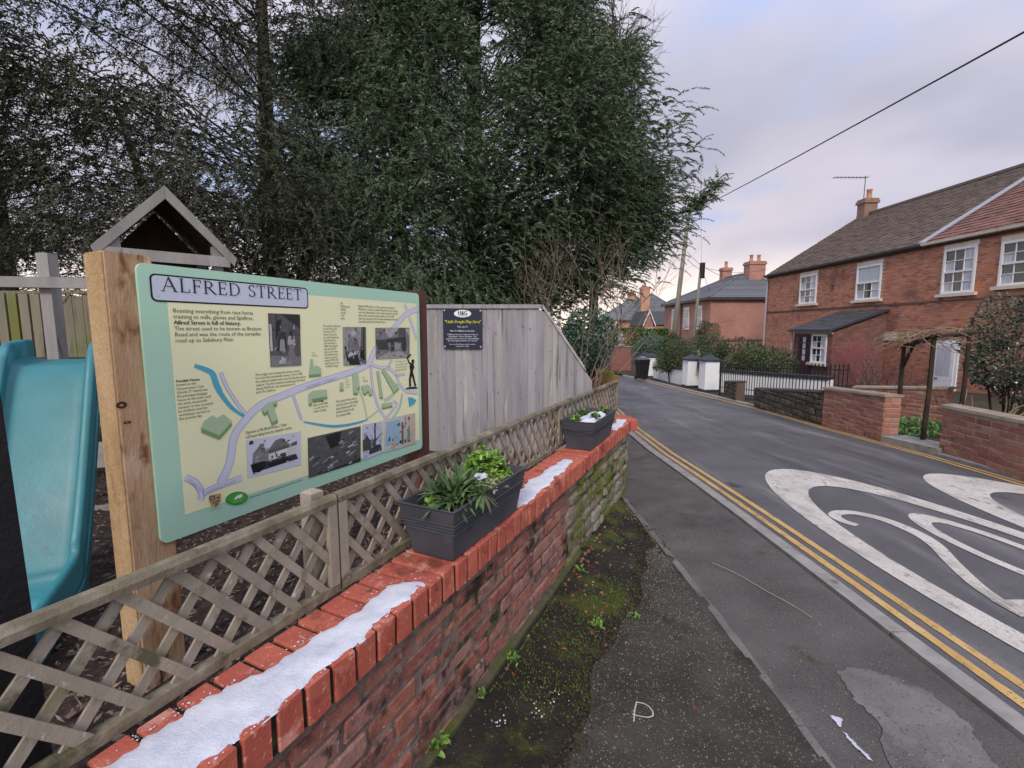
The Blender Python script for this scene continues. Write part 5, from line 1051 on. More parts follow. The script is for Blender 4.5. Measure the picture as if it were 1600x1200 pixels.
conifer('yew_tree', 'tall dark yew with drooping sprays filling the upper left', (-4.4, 8.8, .2), profA, 190, 135, 33, M_yewd, Z - .1, Z + 8.4, .8, .12, spl=(.3, .6), leaf=.07, wid=.0095, droop=1.5, nl=13, pad=(.42, .3, .42),
        thin=lambda q, r: q.x > -2.4 - .12 * abs(q.z - Z - 4) * 0 or (q.x < -4.9 and q.z < Z + 2.3 and r.random() < .62) or (q.y > 9.6 and r.random() < .7) or (q.x < -6.2 and Z + 4.0 < q.z < Z + 5.6 and r.random() < .85), trunks=[((-4.4, 8.8, .6), (-6.2, 8.4, 4.2), .14), ((-4.4, 8.8, .5), (-3.2, 8.6, 4.6), .14), ((-6.1, 9.0, -.2), (-6.9, 8.7, 5.2), .13)], trunk_r=.26)
conifer('yew_tree', 'soft green yew with hanging feathery sprays behind the board top', (-1.9, 8.2, .2), [(Z - .3, .9), (Z + .5, 1.5), (Z + 2, 1.75), (Z + 3.4, 1.5), (Z + 5, .9), (Z + 6, .4)], 70, 100, 44, M_yewl, Z - .4, Z + 5.6, .7, .15, extra=exA, spl=(.25, .5), leaf=.06, wid=.0085, droop=1.5, nl=13, pad=(.28, .24, .34), trunk_r=.2)
conifer('yew_tree', 'low dark yew at the far left edge with thin sweeping boughs', (-9.6, 9.0, .2), [(Z - .3, 1.5), (Z + 1.2, 2.6), (Z + 2.4, 3.2), (Z + 4, 3.0), (Z + 6, 2)], 56, 85, 55, M_yewd, Z + .2, Z + 5.6, .8, .1, spl=(.3, .6), leaf=.075, wid=.010, droop=.7, nl=12, pad=(.5, .3, .16), trunk_r=.2)
# bare trees and shrubs
def branch(mb, p, d, l, ra, depth, r, spread=.6, up=.15, k=4, seg=3, kids=(2, 4), shrink=.68):
    pts = [p]; q = p; dd = d.copy()
    for i in range(seg):
        dd = (dd + Vector((r.gauss(0, .12), r.gauss(0, .12), r.gauss(0, .08) + up * .15))).normalized(); q = q + dd * (l / seg); pts.append(q)
    mb.tube(pts, [ra * (1 - .45 * i / seg) for i in range(seg + 1)], k, cap=False)
    if depth == 0: return
    for i in range(r.randint(*kids)):
        t_ = r.uniform(.35, 1.0); s_ = pts[min(seg, int(t_ * seg))].lerp(pts[min(seg, int(t_ * seg) + 1)], r.random()); nd = (dd + Vector((r.gauss(0, spread), r.gauss(0, spread), r.gauss(0, spread * .7) + up))).normalized(); branch(mb, s_, nd, l * shrink * r.uniform(.75, 1.15), ra * .55, depth - 1, r, spread, up, max(3, k - 1), seg, kids, shrink)
def bare(name, lab, base, stems, l, ra, depth, seed, mat, spread=.6, up=.2, lean=.5, kids=(2, 4), group=None, cat='tree', shrink=.68):
    t = thing(name, lab, cat, base, group=group); r = random.Random(seed); b = Vector(base)
    tb = MB(); cb = MB()
    for i in range(stems):
        d = Vector((r.gauss(0, lean), r.gauss(0, lean * .7), 1)).normalized(); p0_ = b + Vector((r.gauss(0, .03), r.gauss(0, .03), -.1)); p1 = p0_ + d * l * .7; tb.tube([p0_, p0_.lerp(p1, .5) + Vector((r.gauss(0, .02), 0, 0)), p1], [ra, ra * .85, ra * .7], 6, cap=False)
        for j in range(r.randint(3, 4)): branch(cb, p0_.lerp(p1, r.uniform(.5, 1)), (d + Vector((r.gauss(0, spread), r.gauss(0, spread * .6), r.gauss(0, .2)))).normalized(), l * .8, ra * .6, depth, r, spread, up, 4, 3, kids, shrink)
    tb.build('trunk', mat, t); cb.build('crown', mat, t); return t
b0 = AT(905, 520, 5.2)
bare('bare_shrub', 'leafless shrub with thin grey twigs above the sloping fence end', (b0.x, 5.2, .1), 4, 1.3, .012, 3, 6, M_twig, .5, .16, .25, (2, 3), cat='shrub')
bt_ = thing('bare_tree', 'tall bare tree behind the yew at the top of the picture', 'tree', (2.5, 14.5, -.7)); top_ = Vector((2.75, 14.5, 8.3)); MB().tube([(2.5, 14.5, -1), (2.5, 14.5, 3.5), top_], [.17, .13, .09], 8).build('trunk', M_twig2, bt_)
cb_ = MB(); rt_ = random.Random(9)
for i in range(9): branch(cb_, top_ - UP * rt_.uniform(0, 1.6), Vector((rt_.uniform(-.4, .7), rt_.gauss(0, .3), rt_.uniform(.6, 1.3))).normalized(), 1.7, .05, 4, rt_, .5, .12, 4, 3, (3, 4), .66)
cb_.build('crown', M_twig2, bt_)
# leafy shrubs and hedges: many leaves through the volume
def leafcloud(ctr, rad, n, size, r, lump=.25, box=False, shell=.5):
    a = r.normal(size=(n, 3)); a /= np.linalg.norm(a, axis=1, keepdims=True)
    if box:
        p = r.uniform(-1, 1, (n, 3)); ax = r.integers(0, 3, n); sg = r.choice([-1, 1], n); m = r.random(n) < .8; p[m, ax[m]] = sg[m] * r.uniform(.85, 1.0, m.sum())
    else: p = a * (shell + (1 - shell) * r.random((n, 1)) ** .5)
    q = p * rad; ph = q / (size * 6)
    dis = np.sin(ph[:, 0] * 1.3 + 1) * np.sin(ph[:, 1] * 1.1 + 2) * np.sin(ph[:, 2] * 1.7) + .6 * np.sin(ph[:, 0] * .55 + ph[:, 2] * .4)
    q = q * (1 + lump * dis[:, None] * .5) + np.asarray(ctr)
    d = a + r.normal(size=(n, 3)) * .7; d /= np.linalg.norm(d, axis=1, keepdims=True); s = np.cross(d, r.normal(size=(n, 3))); s /= np.linalg.norm(s, axis=1, keepdims=True) + 1e-9
    l = size * r.uniform(.6, 1.3, (n, 1)); w_ = l * .32
    A = np.stack([q - d * l * .5, q + s * w_, q + d * l * .5, q - s * w_], 1); return A.reshape(-1, 3), np.arange(n * 4, dtype=np.int32).reshape(-1, 4)
def shrub(name, lab, ctr, rad, n, size, mat, seed, cat='shrub', box=False, group=None, lump=.35, stems=5, stem_mat=None, shell=.5):
    base = (ctr[0], ctr[1], ctr[2] - rad[2]); t = thing(name, lab, cat, base, group=group); r = np.random.default_rng(seed); V, F = leafcloud(ctr, np.array(rad), n, size, r, lump, box, shell); npmesh('foliage', V, F, mat, t)
    b = MB(); rr_ = random.Random(seed)
    for i in range(stems):
        q = Vector(ctr) + Vector((rr_.uniform(-.6, .6) * rad[0], rr_.uniform(-.6, .6) * rad[1], rr_.uniform(-.1, .5) * rad[2])); p = Vector((ctr[0] + (q.x - ctr[0]) * .4, ctr[1] + (q.y - ctr[1]) * .4, base[2] - .25)); b.tube([p, p.lerp(q, .5) + Vector((.03, 0, 0)), q], [.02, .014, .006], 5)
    b.build('stem', stem_mat or M_bark, t); return t
M_ivy = leafmat('ivy_leaf', [c('2f4a38'), c('46624e'), c('5f7a68'), c('3a5644'), c('7a8f80')], .4)
M_hedge = leafmat('hedge_leaf', [c('3d5426'), c('556f34'), c('48622c'), c('67803e')], .6)
M_ever = leafmat('evergreen_leaf', [c('20301f'), c('2f432b'), c('3b5236'), c('475c40'), c('1b281c')], .5)
M_olive = leafmat('olive_leaf', [c('3a4630'), c('4e5a3c'), c('626a4a'), c('2f3a2a')], .6)
M_grass2 = leafmat('ground_leaf', [c('3f6a3a'), c('57824a'), c('6a9458'), c('33502f')], .6)
p = AT(915, 530, 5.6); shrub('ivy_shrub', 'blue green ivy bush spilling out behind the sloping fence end', (p.x, 5.6, p.z - .08), (.33, .35, .40), 2600, .055, M_ivy, 3)

# ================================================================== HOUSES
fdir = Vector((-.03, 1, 0)).normalized(); fnrm = Vector((-fdir.y, fdir.x, 0)); FO = Vector((15.4 + .03 * 5.6, 11.4, 0))      # facade line of the terrace, facing the road
def FPt(px, py, off=0.0):
    r = ray(px, py); n = fnrm; t = (FO + n * off).dot(n) / r.dot(n); p = r * t + Vector((0, 0, HC)); return (p - FO).dot(fdir), p.z
def FW(u, z, off=0.0): return FO + fdir * u + fnrm * off + UP * z
u_far = FPt(1199, 460)[0]; u_party = FPt(1440, 440)[0]; z_eave = .5 * (FPt(1203, 432)[1] + FPt(1560, 360)[1]); ZG = -.95
M_hb = nmat('house_brick', [c('9a6a5e'), c('ac7868'), c('b88674')], 9, 5, .9, .2, uvw='Position', bscale=40, pal=[c('a87464'), c('bc846a'), c('8c5e54'), c('c68a6c'), c('74504a'), c('b07a68'), c('c47a50'), c('9a6a5e'), c('b89484')], palf=.8, wl=[(c('7a544a'), .7, .54, .68), (c('c47a54'), .9, .6, .72), (c('a88a7e'), 1.6, .6, .72)])
M_hb2 = nmat('sooty_brick', [c('6a4c48'), c('7c5a52'), c('88665e')], 9, 5, .9, .2, uvw='Position', pal=[c('7c5a54'), c('664e50'), c('8c665c'), c('5c4848'), c('96706a')], palf=.6)
M_hm = nmat('pale_mortar', [c('a8958a'), c('b8a69c')], 4, 4, .95, .3); M_hm2 = nmat('dark_mortar', [c('5c4c46'), c('6c5c54')], 4, 4, .95, .3)
M_white = nmat('white_paint', [c('d9dbe0'), c('e6e7ea')], 3, 4, .45, .05); M_cream = nmat('cream_stone', [c('c4bcae'), c('d6d0c4')], 3, 5, .7, .2, layers=[(c('9c948a'), 4, .6, .75, (1, 1, 1))])
M_glass = nmat('window_glass', [c('20262e'), c('3a424c')], 1.5, 3, .06, 0, spec=.8); M_net = nmat('net_curtain', [c('9ea6b4'), c('c8cdd6')], 3, 4, .5, 0, stretch=(6, 6, .5), spec=.5)
M_tileg = nmat('grey_tile', [c('544a46'), c('665b55'), c('766a63')], 7, 5, .9, .3, pal=[c('52453f'), c('62554e'), c('433a37'), c('6c5d56'), c('594c47')], palf=.6, uvw='Position', wl=[(c('6a6650'), .8, .58, .72), (c('a29e96'), 6, .67, .73)])
M_tiler = nmat('red_tile', [c('70504a'), c('80605a'), c('8e6e66')], 7, 5, .9, .3, pal=[c('6a4c46'), c('785850'), c('5a423e'), c('826258'), c('70524c')], palf=.6, uvw='Position', wl=[(c('5c4a44'), 1.2, .55, .7)])
M_slate = nmat('slate', [c('555a62'), c('656a72'), c('72777e')], 2, 5, .7, .3, pal=[c('5c6068'), c('6e737a'), c('4e5258'), c('777b82')], palf=.6, layers=[(c('7a7a6c'), 1.5, .6, .72, (1, 1, 1))])
M_slated = nmat('dark_slate', [c('34363b'), c('42444a'), c('4e5056')], 7, 5, .7, .3, pal=[c('393b40'), c('484a50'), c('303236'), c('54565c')], palf=.6, layers=[(c('8a8a88'), 5, .68, .76, (1, 1, 1))])
M_lead = nmat('lead', [c('8e929c'), c('a0a4ae')], 4, 4, .6, .1); M_gut = nmat('gutter', [c('3a3a40'), c('4c4c54')], 3, 3, .5, 0); M_pipe = nmat('grey_pipe', [c('8f95a2'), c('a2a8b4')], 3, 3, .5, 0)
M_pot = nmat('chimney_pot', [c('a87a64'), c('b88c76')], 5, 4, .85, .2); M_red = nmat('dark_red_paint', [c('3c1a1c'), c('4c2426')], 4, 3, .5, 0)
BVH = meshvar('brick', M_hb, 3, (.01, .02, .05), .003)
HS = thing('terrace_house', 'red brick cottage with grey mossy tiled roof and lean-to porch', 'house', FW(12, ZG)); HN = thing('terrace_house', 'red brick cottage with red tiled roof at the right edge', 'house', FW(3, ZG))
DEP = 10.4
def shell(h, ua, ub, mat=M_hm):
    MB().obox(FW(ua, ZG - 1.5), fdir * (ub - ua), fnrm * -DEP, UP * (z_eave - ZG + 1.45)).build('wall', mat, h)
shell(HS, u_party, u_far); shell(HN, 0, u_party - .002)
OPEN = []
def wrect(lt, rt, lb, rb, off=0): a, b, d, e = FPt(*lt), FPt(*rt), FPt(*lb), FPt(*rb); return (b[0] + e[0]) / 2, (a[0] + d[0]) / 2, (d[1] + e[1]) / 2, (a[1] + b[1]) / 2      # u0 (near) u1 z0 z1
def window(h, rc, sash, nx, lab=None, O=None, U=fdir, Nn=fnrm, sill=True, lintel=True, upper_plain=False, reveal=.03):
    u0, u1, z0, z1 = rc; O = O if O is not None else FO
    P = lambda u, z, n: O + U * u + Nn * n + UP * z
    def bar(mb, a, b, e, f, n0, n1): mb.obox(P(a, e, n0), U * (b - a), UP * (f - e), Nn * (n1 - n0))
    m = MB(); fw = .075; zm = z0 + (z1 - z0) * sash
    bar(m, u0, u0 + fw, z0, z1, .012, .06); bar(m, u1 - fw, u1, z0, z1, .012, .06); bar(m, u0 + fw, u1 - fw, z0, z0 + fw, .012, .058); bar(m, u0 + fw, u1 - fw, z1 - fw, z1, .012, .058); bar(m, u0 + fw, u1 - fw, zm - .03, zm + .03, .012, .057)
    fr = m.build('window', M_white, h)
    if lab: fr['label'] = lab
    ua, ub = u0 + fw, u1 - fw
    for za, zb, rows in ((z0 + fw, zm - .03, 2), (zm + .03, z1 - fw, 0 if upper_plain else 2)):
        m = MB()
        for i in range(1, nx if rows else 1): x = ua + (ub - ua) * i / nx; bar(m, x - .012, x + .012, za, zb, .0125, .045)
        for j in range(1, rows): zz_ = za + (zb - za) * j / rows; bar(m, ua, ub, zz_ - .012, zz_ + .012, .013, .0445)
        if m.v: m.build('glazing_bar', M_white, fr)
        k = max(1, nx)
        for i in range(k if rows else 1):
            for j in range(max(1, rows)):
                kk = k if rows else 1; rw = max(1, rows); xa, xb = ua + (ub - ua) * i / kk, ua + (ub - ua) * (i + 1) / kk; zc, zd = za + (zb - za) * j / rw, za + (zb - za) * (j + 1) / rw
                mm = M_net if (i == 0 or (i == k - 1 and nx > 2 and j == 0) or not rows) else M_glass
                MB().add([P(xa, zc, .02), P(xb, zc, .02), P(xb, zd, .02), P(xa, zd, .02)], [(0, 3, 2, 1)]).build('pane', mm, fr)
    if sill: m = MB(); bar(m, u0 - .13, u1 + .13, z0 - .11, z0 - .002, .008, .13); m.build('sill', M_cream, fr)
    if lintel: m = MB(); bar(m, u0 - .04, u1 + .04, z1 + .002, z1 + .17, .008, .035); m.build('lintel', M_cream, fr)
    OPEN.append((u0 - .02, u1 + .02, z0 - .02, z1 + .1)); return fr
window(HS, wrect((1253, 432), (1279, 427), (1248, 477), (1275, 472)), .5, 3, 'white sash window farthest along the cottage')
window(HS, wrect((1343, 418), (1381, 410), (1335, 471), (1375, 465)), .5, 3, 'white sash window with net curtain over the porch', upper_plain=True)
window(HN, wrect((1480, 391), (1531, 381), (1469, 461), (1521, 455)), .48, 3, 'white sash window with glazing bars left of the bush')
r4 = FPt(1571, 378), FPt(1557, 448); window(HN, (min(r4[0][0], r4[1][0]) - 1.15, (r4[0][0] + r4[1][0]) / 2, FPt(1557, 448)[1], FPt(1571, 378)[1]), .5, 3, 'white sash window cut by the right edge')
# front door of the near cottage
dr = wrect((1470, 529), (1497, 529), (1452, 610), (1490, 610)); d = (dr[0] - .1, dr[1] + .1, ZG - .4, FPt(1480, 530)[1]); OPEN.append((d[0], d[1], d[2], d[3]))
MB().obox(FW(d[0], d[2], .01), fdir * (d[1] - d[0]), UP * (d[3] - d[2]), fnrm * .05).build('door_frame', M_white, HN)
dm = (d[2] + d[3]) / 2 - .1; do = MB().obox(FW(d[0] + .1, d[2], .062), fdir * (d[1] - d[0] - .2), UP * (d[3] - d[2] - .1), fnrm * .02).build('door', M_white, HN); MB().obox(FW(d[0] + .22, dm, .083), fdir * (d[1] - d[0] - .44), UP * (d[3] - dm - .22), fnrm * .004).build('pane', M_net, do); MB().obox(FW(d[1] - .25, dm - .12, .084), fdir * -.06, UP * .03, fnrm * .05).build('handle', M_gut, do)
# brick skin, leaving the openings
def keep(u, v):
    z = v + ZG - .6
    return not any(a < u < b and e < z < f for a, b, e, f in OPEN)
for h, ua, ub in ((HS, u_party, u_far), (HN, 0, u_party)):
    pieces(h, 'brick', bricks(FW(ua, ZG - .6, .002), fdir, UP, fnrm, ub - ua, z_eave - ZG + .55, th=.02, j=.010, jv=.0015, keep=lambda u, v, ua=ua: keep(u + ua, v), seed=int(ua) + 3, proud=.0008, face=.0025), BVH, 'brickwork')
# string course, gutter, downpipe
zs = .5 * (FPt(1205, 488)[1] + FPt(1440, 472)[1])
MB().obox(FW(FPt(1446, 472)[0], zs - .04, .009), fdir * (u_far - FPt(1446, 472)[0]), UP * .075, fnrm * .03).build('string_course', M_hm2, HS)
MB().obox(FW(.5, zs - .02, .009), fdir * (u_party - .8), UP * .05, fnrm * .02).build('string_course', M_hm2, HN)
for h, ua, ub in ((HS, u_party, u_far + .2), (HN, 0, u_party - .01)):
    MB().prism([FW(ua, z_eave + a, b) for b, a in ((.06, .06), (.08, -.02), (.13, -.05), (.19, -.02), (.2, .06))], fdir * (ub - ua)).build('gutter', M_gut if h is HS else M_cream, h)
MB().tube([FW(u_far - .05, z_eave - .02, .12), FW(u_far - .05, z_eave - .3, .07), FW(u_far - .05, -.3, .07), FW(u_far + .25, -.55, .1)], .05, 7).build('downpipe', M_pipe, HS)
MB().box((0, 0, 0), (0, 0, 0))
vx = FPt(1303, 448); 
for dz in (0, -.12): MB().obox(FW(vx[0], vx[1] + dz, .008), fdir * .12, UP * .09, fnrm * .05).build('vent', M_gut, HS)
pl = FPt(1382, 520), FPt(1400, 532); MB().obox(FW(pl[1][0], pl[1][1], .008), fdir * (pl[0][0] - pl[1][0]), UP * (pl[0][1] - pl[1][1]), fnrm * .03).build('wall_plaque', M_white, HN)
# roofs: courses of tiles
RB = 5.2; zr_ = z_eave + 3.4
def roof(h, ua, ub, mat, name, tw=.29, gauge=.2, over=.16):
    sl_ = Vector((0, 0, 0)); e0 = FW(ua, z_eave, over); top = FW(ua, zr_, -RB); V = (top - e0); Ls = V.length; V.normalize(); Nn = fdir.cross(V); Nn = Nn if Nn.z > 0 else -Nn
    rf = MB().prism([FW(ua, z_eave - .05, over - .02), FW(ua, zr_ - .06, -RB), FW(ua, z_eave - .05, -DEP - .2), FW(ua, z_eave - .12, -DEP - .2), FW(ua, z_eave - .12, over - .04)], fdir * (ub - ua)).build('roof', M_dkw, h)
    tv = meshvar('roof_tile', mat, 3, (.04, .04, .25), .015); Ms = []; r = random.Random(int(ua * 7) + 1); row = 0; v = .0
    while v < Ls - .05:
        u = -(tw / 2) * (row % 2)
        while u < ub - ua:
            a, b = max(0, u), min(ub - ua, u + tw); 
            if b - a > .05:
                p = e0 + fdir * ((a + b) / 2) + V * (v + gauge * .62) + Nn * (.012 + r.uniform(-.006, .009)); tV = (V - Nn * .10).normalized(); Ms.append(frameM(p, fdir, tV, fdir.cross(tV) if fdir.cross(tV).z > 0 else tV.cross(fdir), b - a - .006, gauge * 1.25, .028))
            u += tw
        v += gauge; row += 1
    pieces(h, 'roof_tile', Ms, tv, 'roof_tiles')
    rp = [(-.14, -.02), (-.09, .1), (0, .14), (.09, .1), (.14, -.02)]; MB().prism([FW(ua, zr_ + b, -RB + a) for a, b in rp], fdir * (ub - ua)).build('ridge', mat, h); return rf
roof(HS, u_party, u_far + .12, M_tileg, 'g'); roof(HN, 0, u_party - .02, M_tiler, 'r', .24, .26)
# lead line between the two roofs, rooflight
e0 = FW(u_party, z_eave + .06, .16); e1 = FW(u_party, zr_ + .08, -RB); MB().obox(e0 - fdir * .13, e1 - e0, fdir * .28, UP * .05).build('party_flashing', M_lead, HS)
q = FPt(1592, 300); vdir = (e1 - e0).normalized(); base = FW(u_party - 3.4, z_eave + .12, .16) + vdir * 2.5; skn = fdir.cross(vdir); skn = skn if skn.z > 0 else -skn
so_ = MB().obox(base, fdir * .8, vdir * 1.1, skn * .07).build('rooflight', M_gut, HN); MB().obox(base + fdir * .08 + vdir * .08 + skn * .071, fdir * .64, vdir * .94, skn * .005).build('pane', M_glass, so_)
# chimney, pot, aerial
def chimney(h, p, w_, d_, hh, pots, mat=M_hb, cap=M_hb2):
    x, y, z = p; st_ = MB().box((x - w_/2, y - d_/2, z - 1.2), (x + w_/2, y + d_/2, z + hh)).box((x - w_/2 - .07, y - d_/2 - .07, z + hh + .001), (x + w_/2 + .07, y + d_/2 + .07, z + hh + .16)).box((x - w_/2 - .03, y - d_/2 - .03, z + hh + .162), (x + w_/2 + .03, y + d_/2 + .03, z + hh + .26)).build('chimney', mat, h)
    for i, dx in enumerate(pots):
        m = MB(); k = 10; prof_ = [(.17, 0), (.16, .1), (.13, .14), (.12, .45), (.15, .48), (.15, .55), (.1, .55)]; V = [(x + dx + r_ * math.cos(6.2832 * j / k), y + r_ * math.sin(6.2832 * j / k), z + hh + .26 + zz_) for r_, zz_ in prof_ for j in range(k)]
        m.add(V, [(a*k+j, a*k+(j+1) % k, (a+1)*k+(j+1) % k, (a+1)*k+j) for a in range(len(prof_)-1) for j in range(k)]).build('chimney_pot', M_pot, st_, True)
    return st_
cp = FW(u_far - .5, zr_, -RB); chimney(HS, (cp.x, cp.y, cp.z - .1), .72, .6, .7, (.05,), nmat('chimney_brick', [c('7c665c'), c('94786c')], 6, 5, .9, .4))
ae = thing('tv_aerial', 'thin television aerial on the cottage chimney', 'aerial', (cp.x - .3, cp.y, cp.z + .9)); am = MB(); am.tube([(cp.x - .25, cp.y, cp.z + .6), (cp.x - .25, cp.y, cp.z + 2.15)], .022, 5); am.build('mast', M_gut, ae)
am = MB(); am.tube([(cp.x - .1, cp.y, cp.z + 2.05), (cp.x - 2.2, cp.y - .2, cp.z + 2.0)], .02, 5); am.build('boom', M_gut, ae)
for i in range(9): xx = cp.x - .2 - .22 * i; MB().tube([(xx, cp.y - .28, cp.z + 2.05), (xx, cp.y + .25, cp.z + 2.05)], .01, 4).build('element', M_gut, ae)
# lean-to porch
PR = 2.2; pu0, pu1 = FPt(1382, 540)[0], None
ysP = FW(pu0, 0).y; pu1 = pu0 + 2.5; zl = HC + .02; zh_ = FPt(1378, 482)[1] - .02
PO = FO + fnrm * PR
MB().prism([FW(pu0 + .02, ZG - 1.2, 0), FW(pu0 + .02, ZG - 1.2, PR - .02), FW(pu0 + .02, zl - .1, PR - .02), FW(pu0 + .02, zh_ - .14, 0)], fdir * (pu1 - pu0 - .04)).build('porch_wall', M_hm2, HS)
def keepside(u, v): return v + ZG - .6 < zl - .14 + (zh_ - zl) * u / PR
BV2 = meshvar('porch_brick', M_hb2, 3, (.01, .02, .05), .003)
pieces(HS, 'porch_brick', bricks(FW(pu0 + .018, ZG - .6, PR), -fnrm, UP, -fdir, PR, 3.6, th=.02, keep=keepside, seed=6, proud=.002), BV2, 'porch_brickwork', 120)
# porch front: door, window, brick jamb
window(HS, (pu0 + .28, pu0 + 1.22, -.05, zl - .22), .52, 3, 'white porch window with lace curtain', O=PO, sill=True, lintel=False)
fdoor = MB().obox(PO + fdir * (pu0 + 1.26) + UP * (ZG - .4) + fnrm * .002, fdir * .86, UP * (zl - .2 - ZG + .4), fnrm * .04).build('porch_door', M_red, HS)
for i in range(3):
    for j in range(4): MB().obox(PO + fdir * (pu0 + 1.36 + .24 * i) + UP * (.0 + .27 * j) + fnrm * .0425, fdir * .19, UP * .22, fnrm * .003).build('pane', M_net if i == 1 else M_glass, fdoor)
for a, b in ((pu0, pu0 + .27), (pu0 + 2.13, pu1)):
    pieces(HS, 'porch_brick', bricks(PO + fdir * a + UP * (ZG - .6), fdir, UP, fnrm, b - a, zl - ZG + .45, th=.02, seed=8, proud=.002), BV2, 'porch_brickwork', 60)
MB().obox(PO + fdir * pu0 + UP * (zl - .2) + fnrm * -.01, fdir * (pu1 - pu0), UP * .08, fnrm * .03).build('lintel', M_cream, HS)
prf = MB().prism([FW(pu0 - .12, zl - .04, PR + .2), FW(pu0 - .12, zh_, .0), FW(pu0 - .12, zh_ - .08, 0), FW(pu0 - .12, zl - .1, PR + .2)], fdir * (pu1 - pu0 + .24)).build('porch_roof', M_slated, HS)
v_ = (FW(0, zh_, 0) - FW(0, zl - .04, PR + .2)); vl = v_.length; v_ = v_.normalized(); nn_ = fdir.cross(v_); nn_ = nn_ if nn_.z > 0 else -nn_; sv_ = meshvar('slate', M_slated, 3, (.03, .03, .2), .01); Ms = []; r = random.Random(4)
for row in range(int(vl / .2)):
    u = pu0 - .14 - .13 * (row % 2)
    while u < pu1 + .1:
        tv_ = (v_ - nn_ * .05).normalized(); ub_ = min(u + .25, pu1 + .12); ua_ = max(u, pu0 - .14); Ms.append(frameM(FW(0, zl - .04, PR + .2) + fdir * ((ua_ + ub_) / 2) + v_ * (.2 * row + .12) + nn_ * (.015 + r.uniform(-.003, .004)), fdir, tv_, fdir.cross(tv_) if fdir.cross(tv_).z > 0 else tv_.cross(fdir), ub_ - ua_ - .005, .25, .015)); u += .255
pieces(HS, 'slate', Ms, sv_, 'slates', 150)
MB().obox(FW(pu0 - .16, zl - .13, PR + .16), fdir * (pu1 - pu0 + .3), UP * .07, fnrm * .1).build('porch_gutter', M_gut, HS); MB().tube([FW(pu1 + .0, zl - .1, PR + .12), FW(pu1 + .0, ZG - .3, PR + .1)], .04, 6).build('porch_downpipe', M_pipe, HS)
# ---------------- houses farther down the street
M_bt = {}
def brickmat(name, c1, c2, m):
    mt = bpy.data.materials.new(name); mt.use_nodes = True; t = mt.node_tree; b = t.nodes['Principled BSDF']; b.inputs['Roughness'].default_value = .9
    tcn = t.nodes.new('ShaderNodeTexCoord'); mp = t.nodes.new('ShaderNodeMapping'); sx = t.nodes.new('ShaderNodeSeparateXYZ'); cb = t.nodes.new('ShaderNodeCombineXYZ'); ad = t.nodes.new('ShaderNodeMath'); ad.operation = 'ADD'
    t.links.new(tcn.outputs['Object'], sx.inputs[0]); t.links.new(sx.outputs[0], ad.inputs[0]); t.links.new(sx.outputs[1], ad.inputs[1]); t.links.new(ad.outputs[0], cb.inputs[0]); t.links.new(sx.outputs[2], cb.inputs[1])
    bt = t.nodes.new('ShaderNodeTexBrick'); bt.inputs['Scale'].default_value = 1; bt.inputs['Brick Width'].default_value = .225; bt.inputs['Row Height'].default_value = .075; bt.inputs['Mortar Size'].default_value = .008
    for k, q in (('Color1', c1), ('Color2', c2), ('Mortar', m)): bt.inputs[k].default_value = (*c(q), 1)
    t.links.new(cb.outputs[0], bt.inputs[0]); no = t.nodes.new('ShaderNodeTexNoise'); no.inputs['Scale'].default_value = .9; no.inputs['Detail'].default_value = 5; t.links.new(tcn.outputs['Object'], no.inputs['Vector'])
    mx = t.nodes.new('ShaderNodeMix'); mx.data_type = 'RGBA'; mx.blend_type = 'MULTIPLY'; mx.inputs[0].default_value = .7; t.links.new(bt.outputs[0], mx.inputs[6]); rp = t.nodes.new('ShaderNodeValToRGB'); rp.color_ramp.elements[0].color = (.75, .72, .72, 1); rp.color_ramp.elements[1].color = (1.1, 1.05, 1, 1); rp.color_ramp.elements[0].position = .3; rp.color_ramp.elements[1].position = .65
    t.links.new(no.outputs[0], rp.inputs[0]); t.links.new(rp.outputs[0], mx.inputs[7]); t.links.new(mx.outputs[2], b.inputs['Base Color']); return mt
M_fb = brickmat('far_brick', 'a87468', '9c6a5e', 'b8a096'); M_fb2 = brickmat('orange_brick', 'c09078', 'b8866e', 'c8aa98')
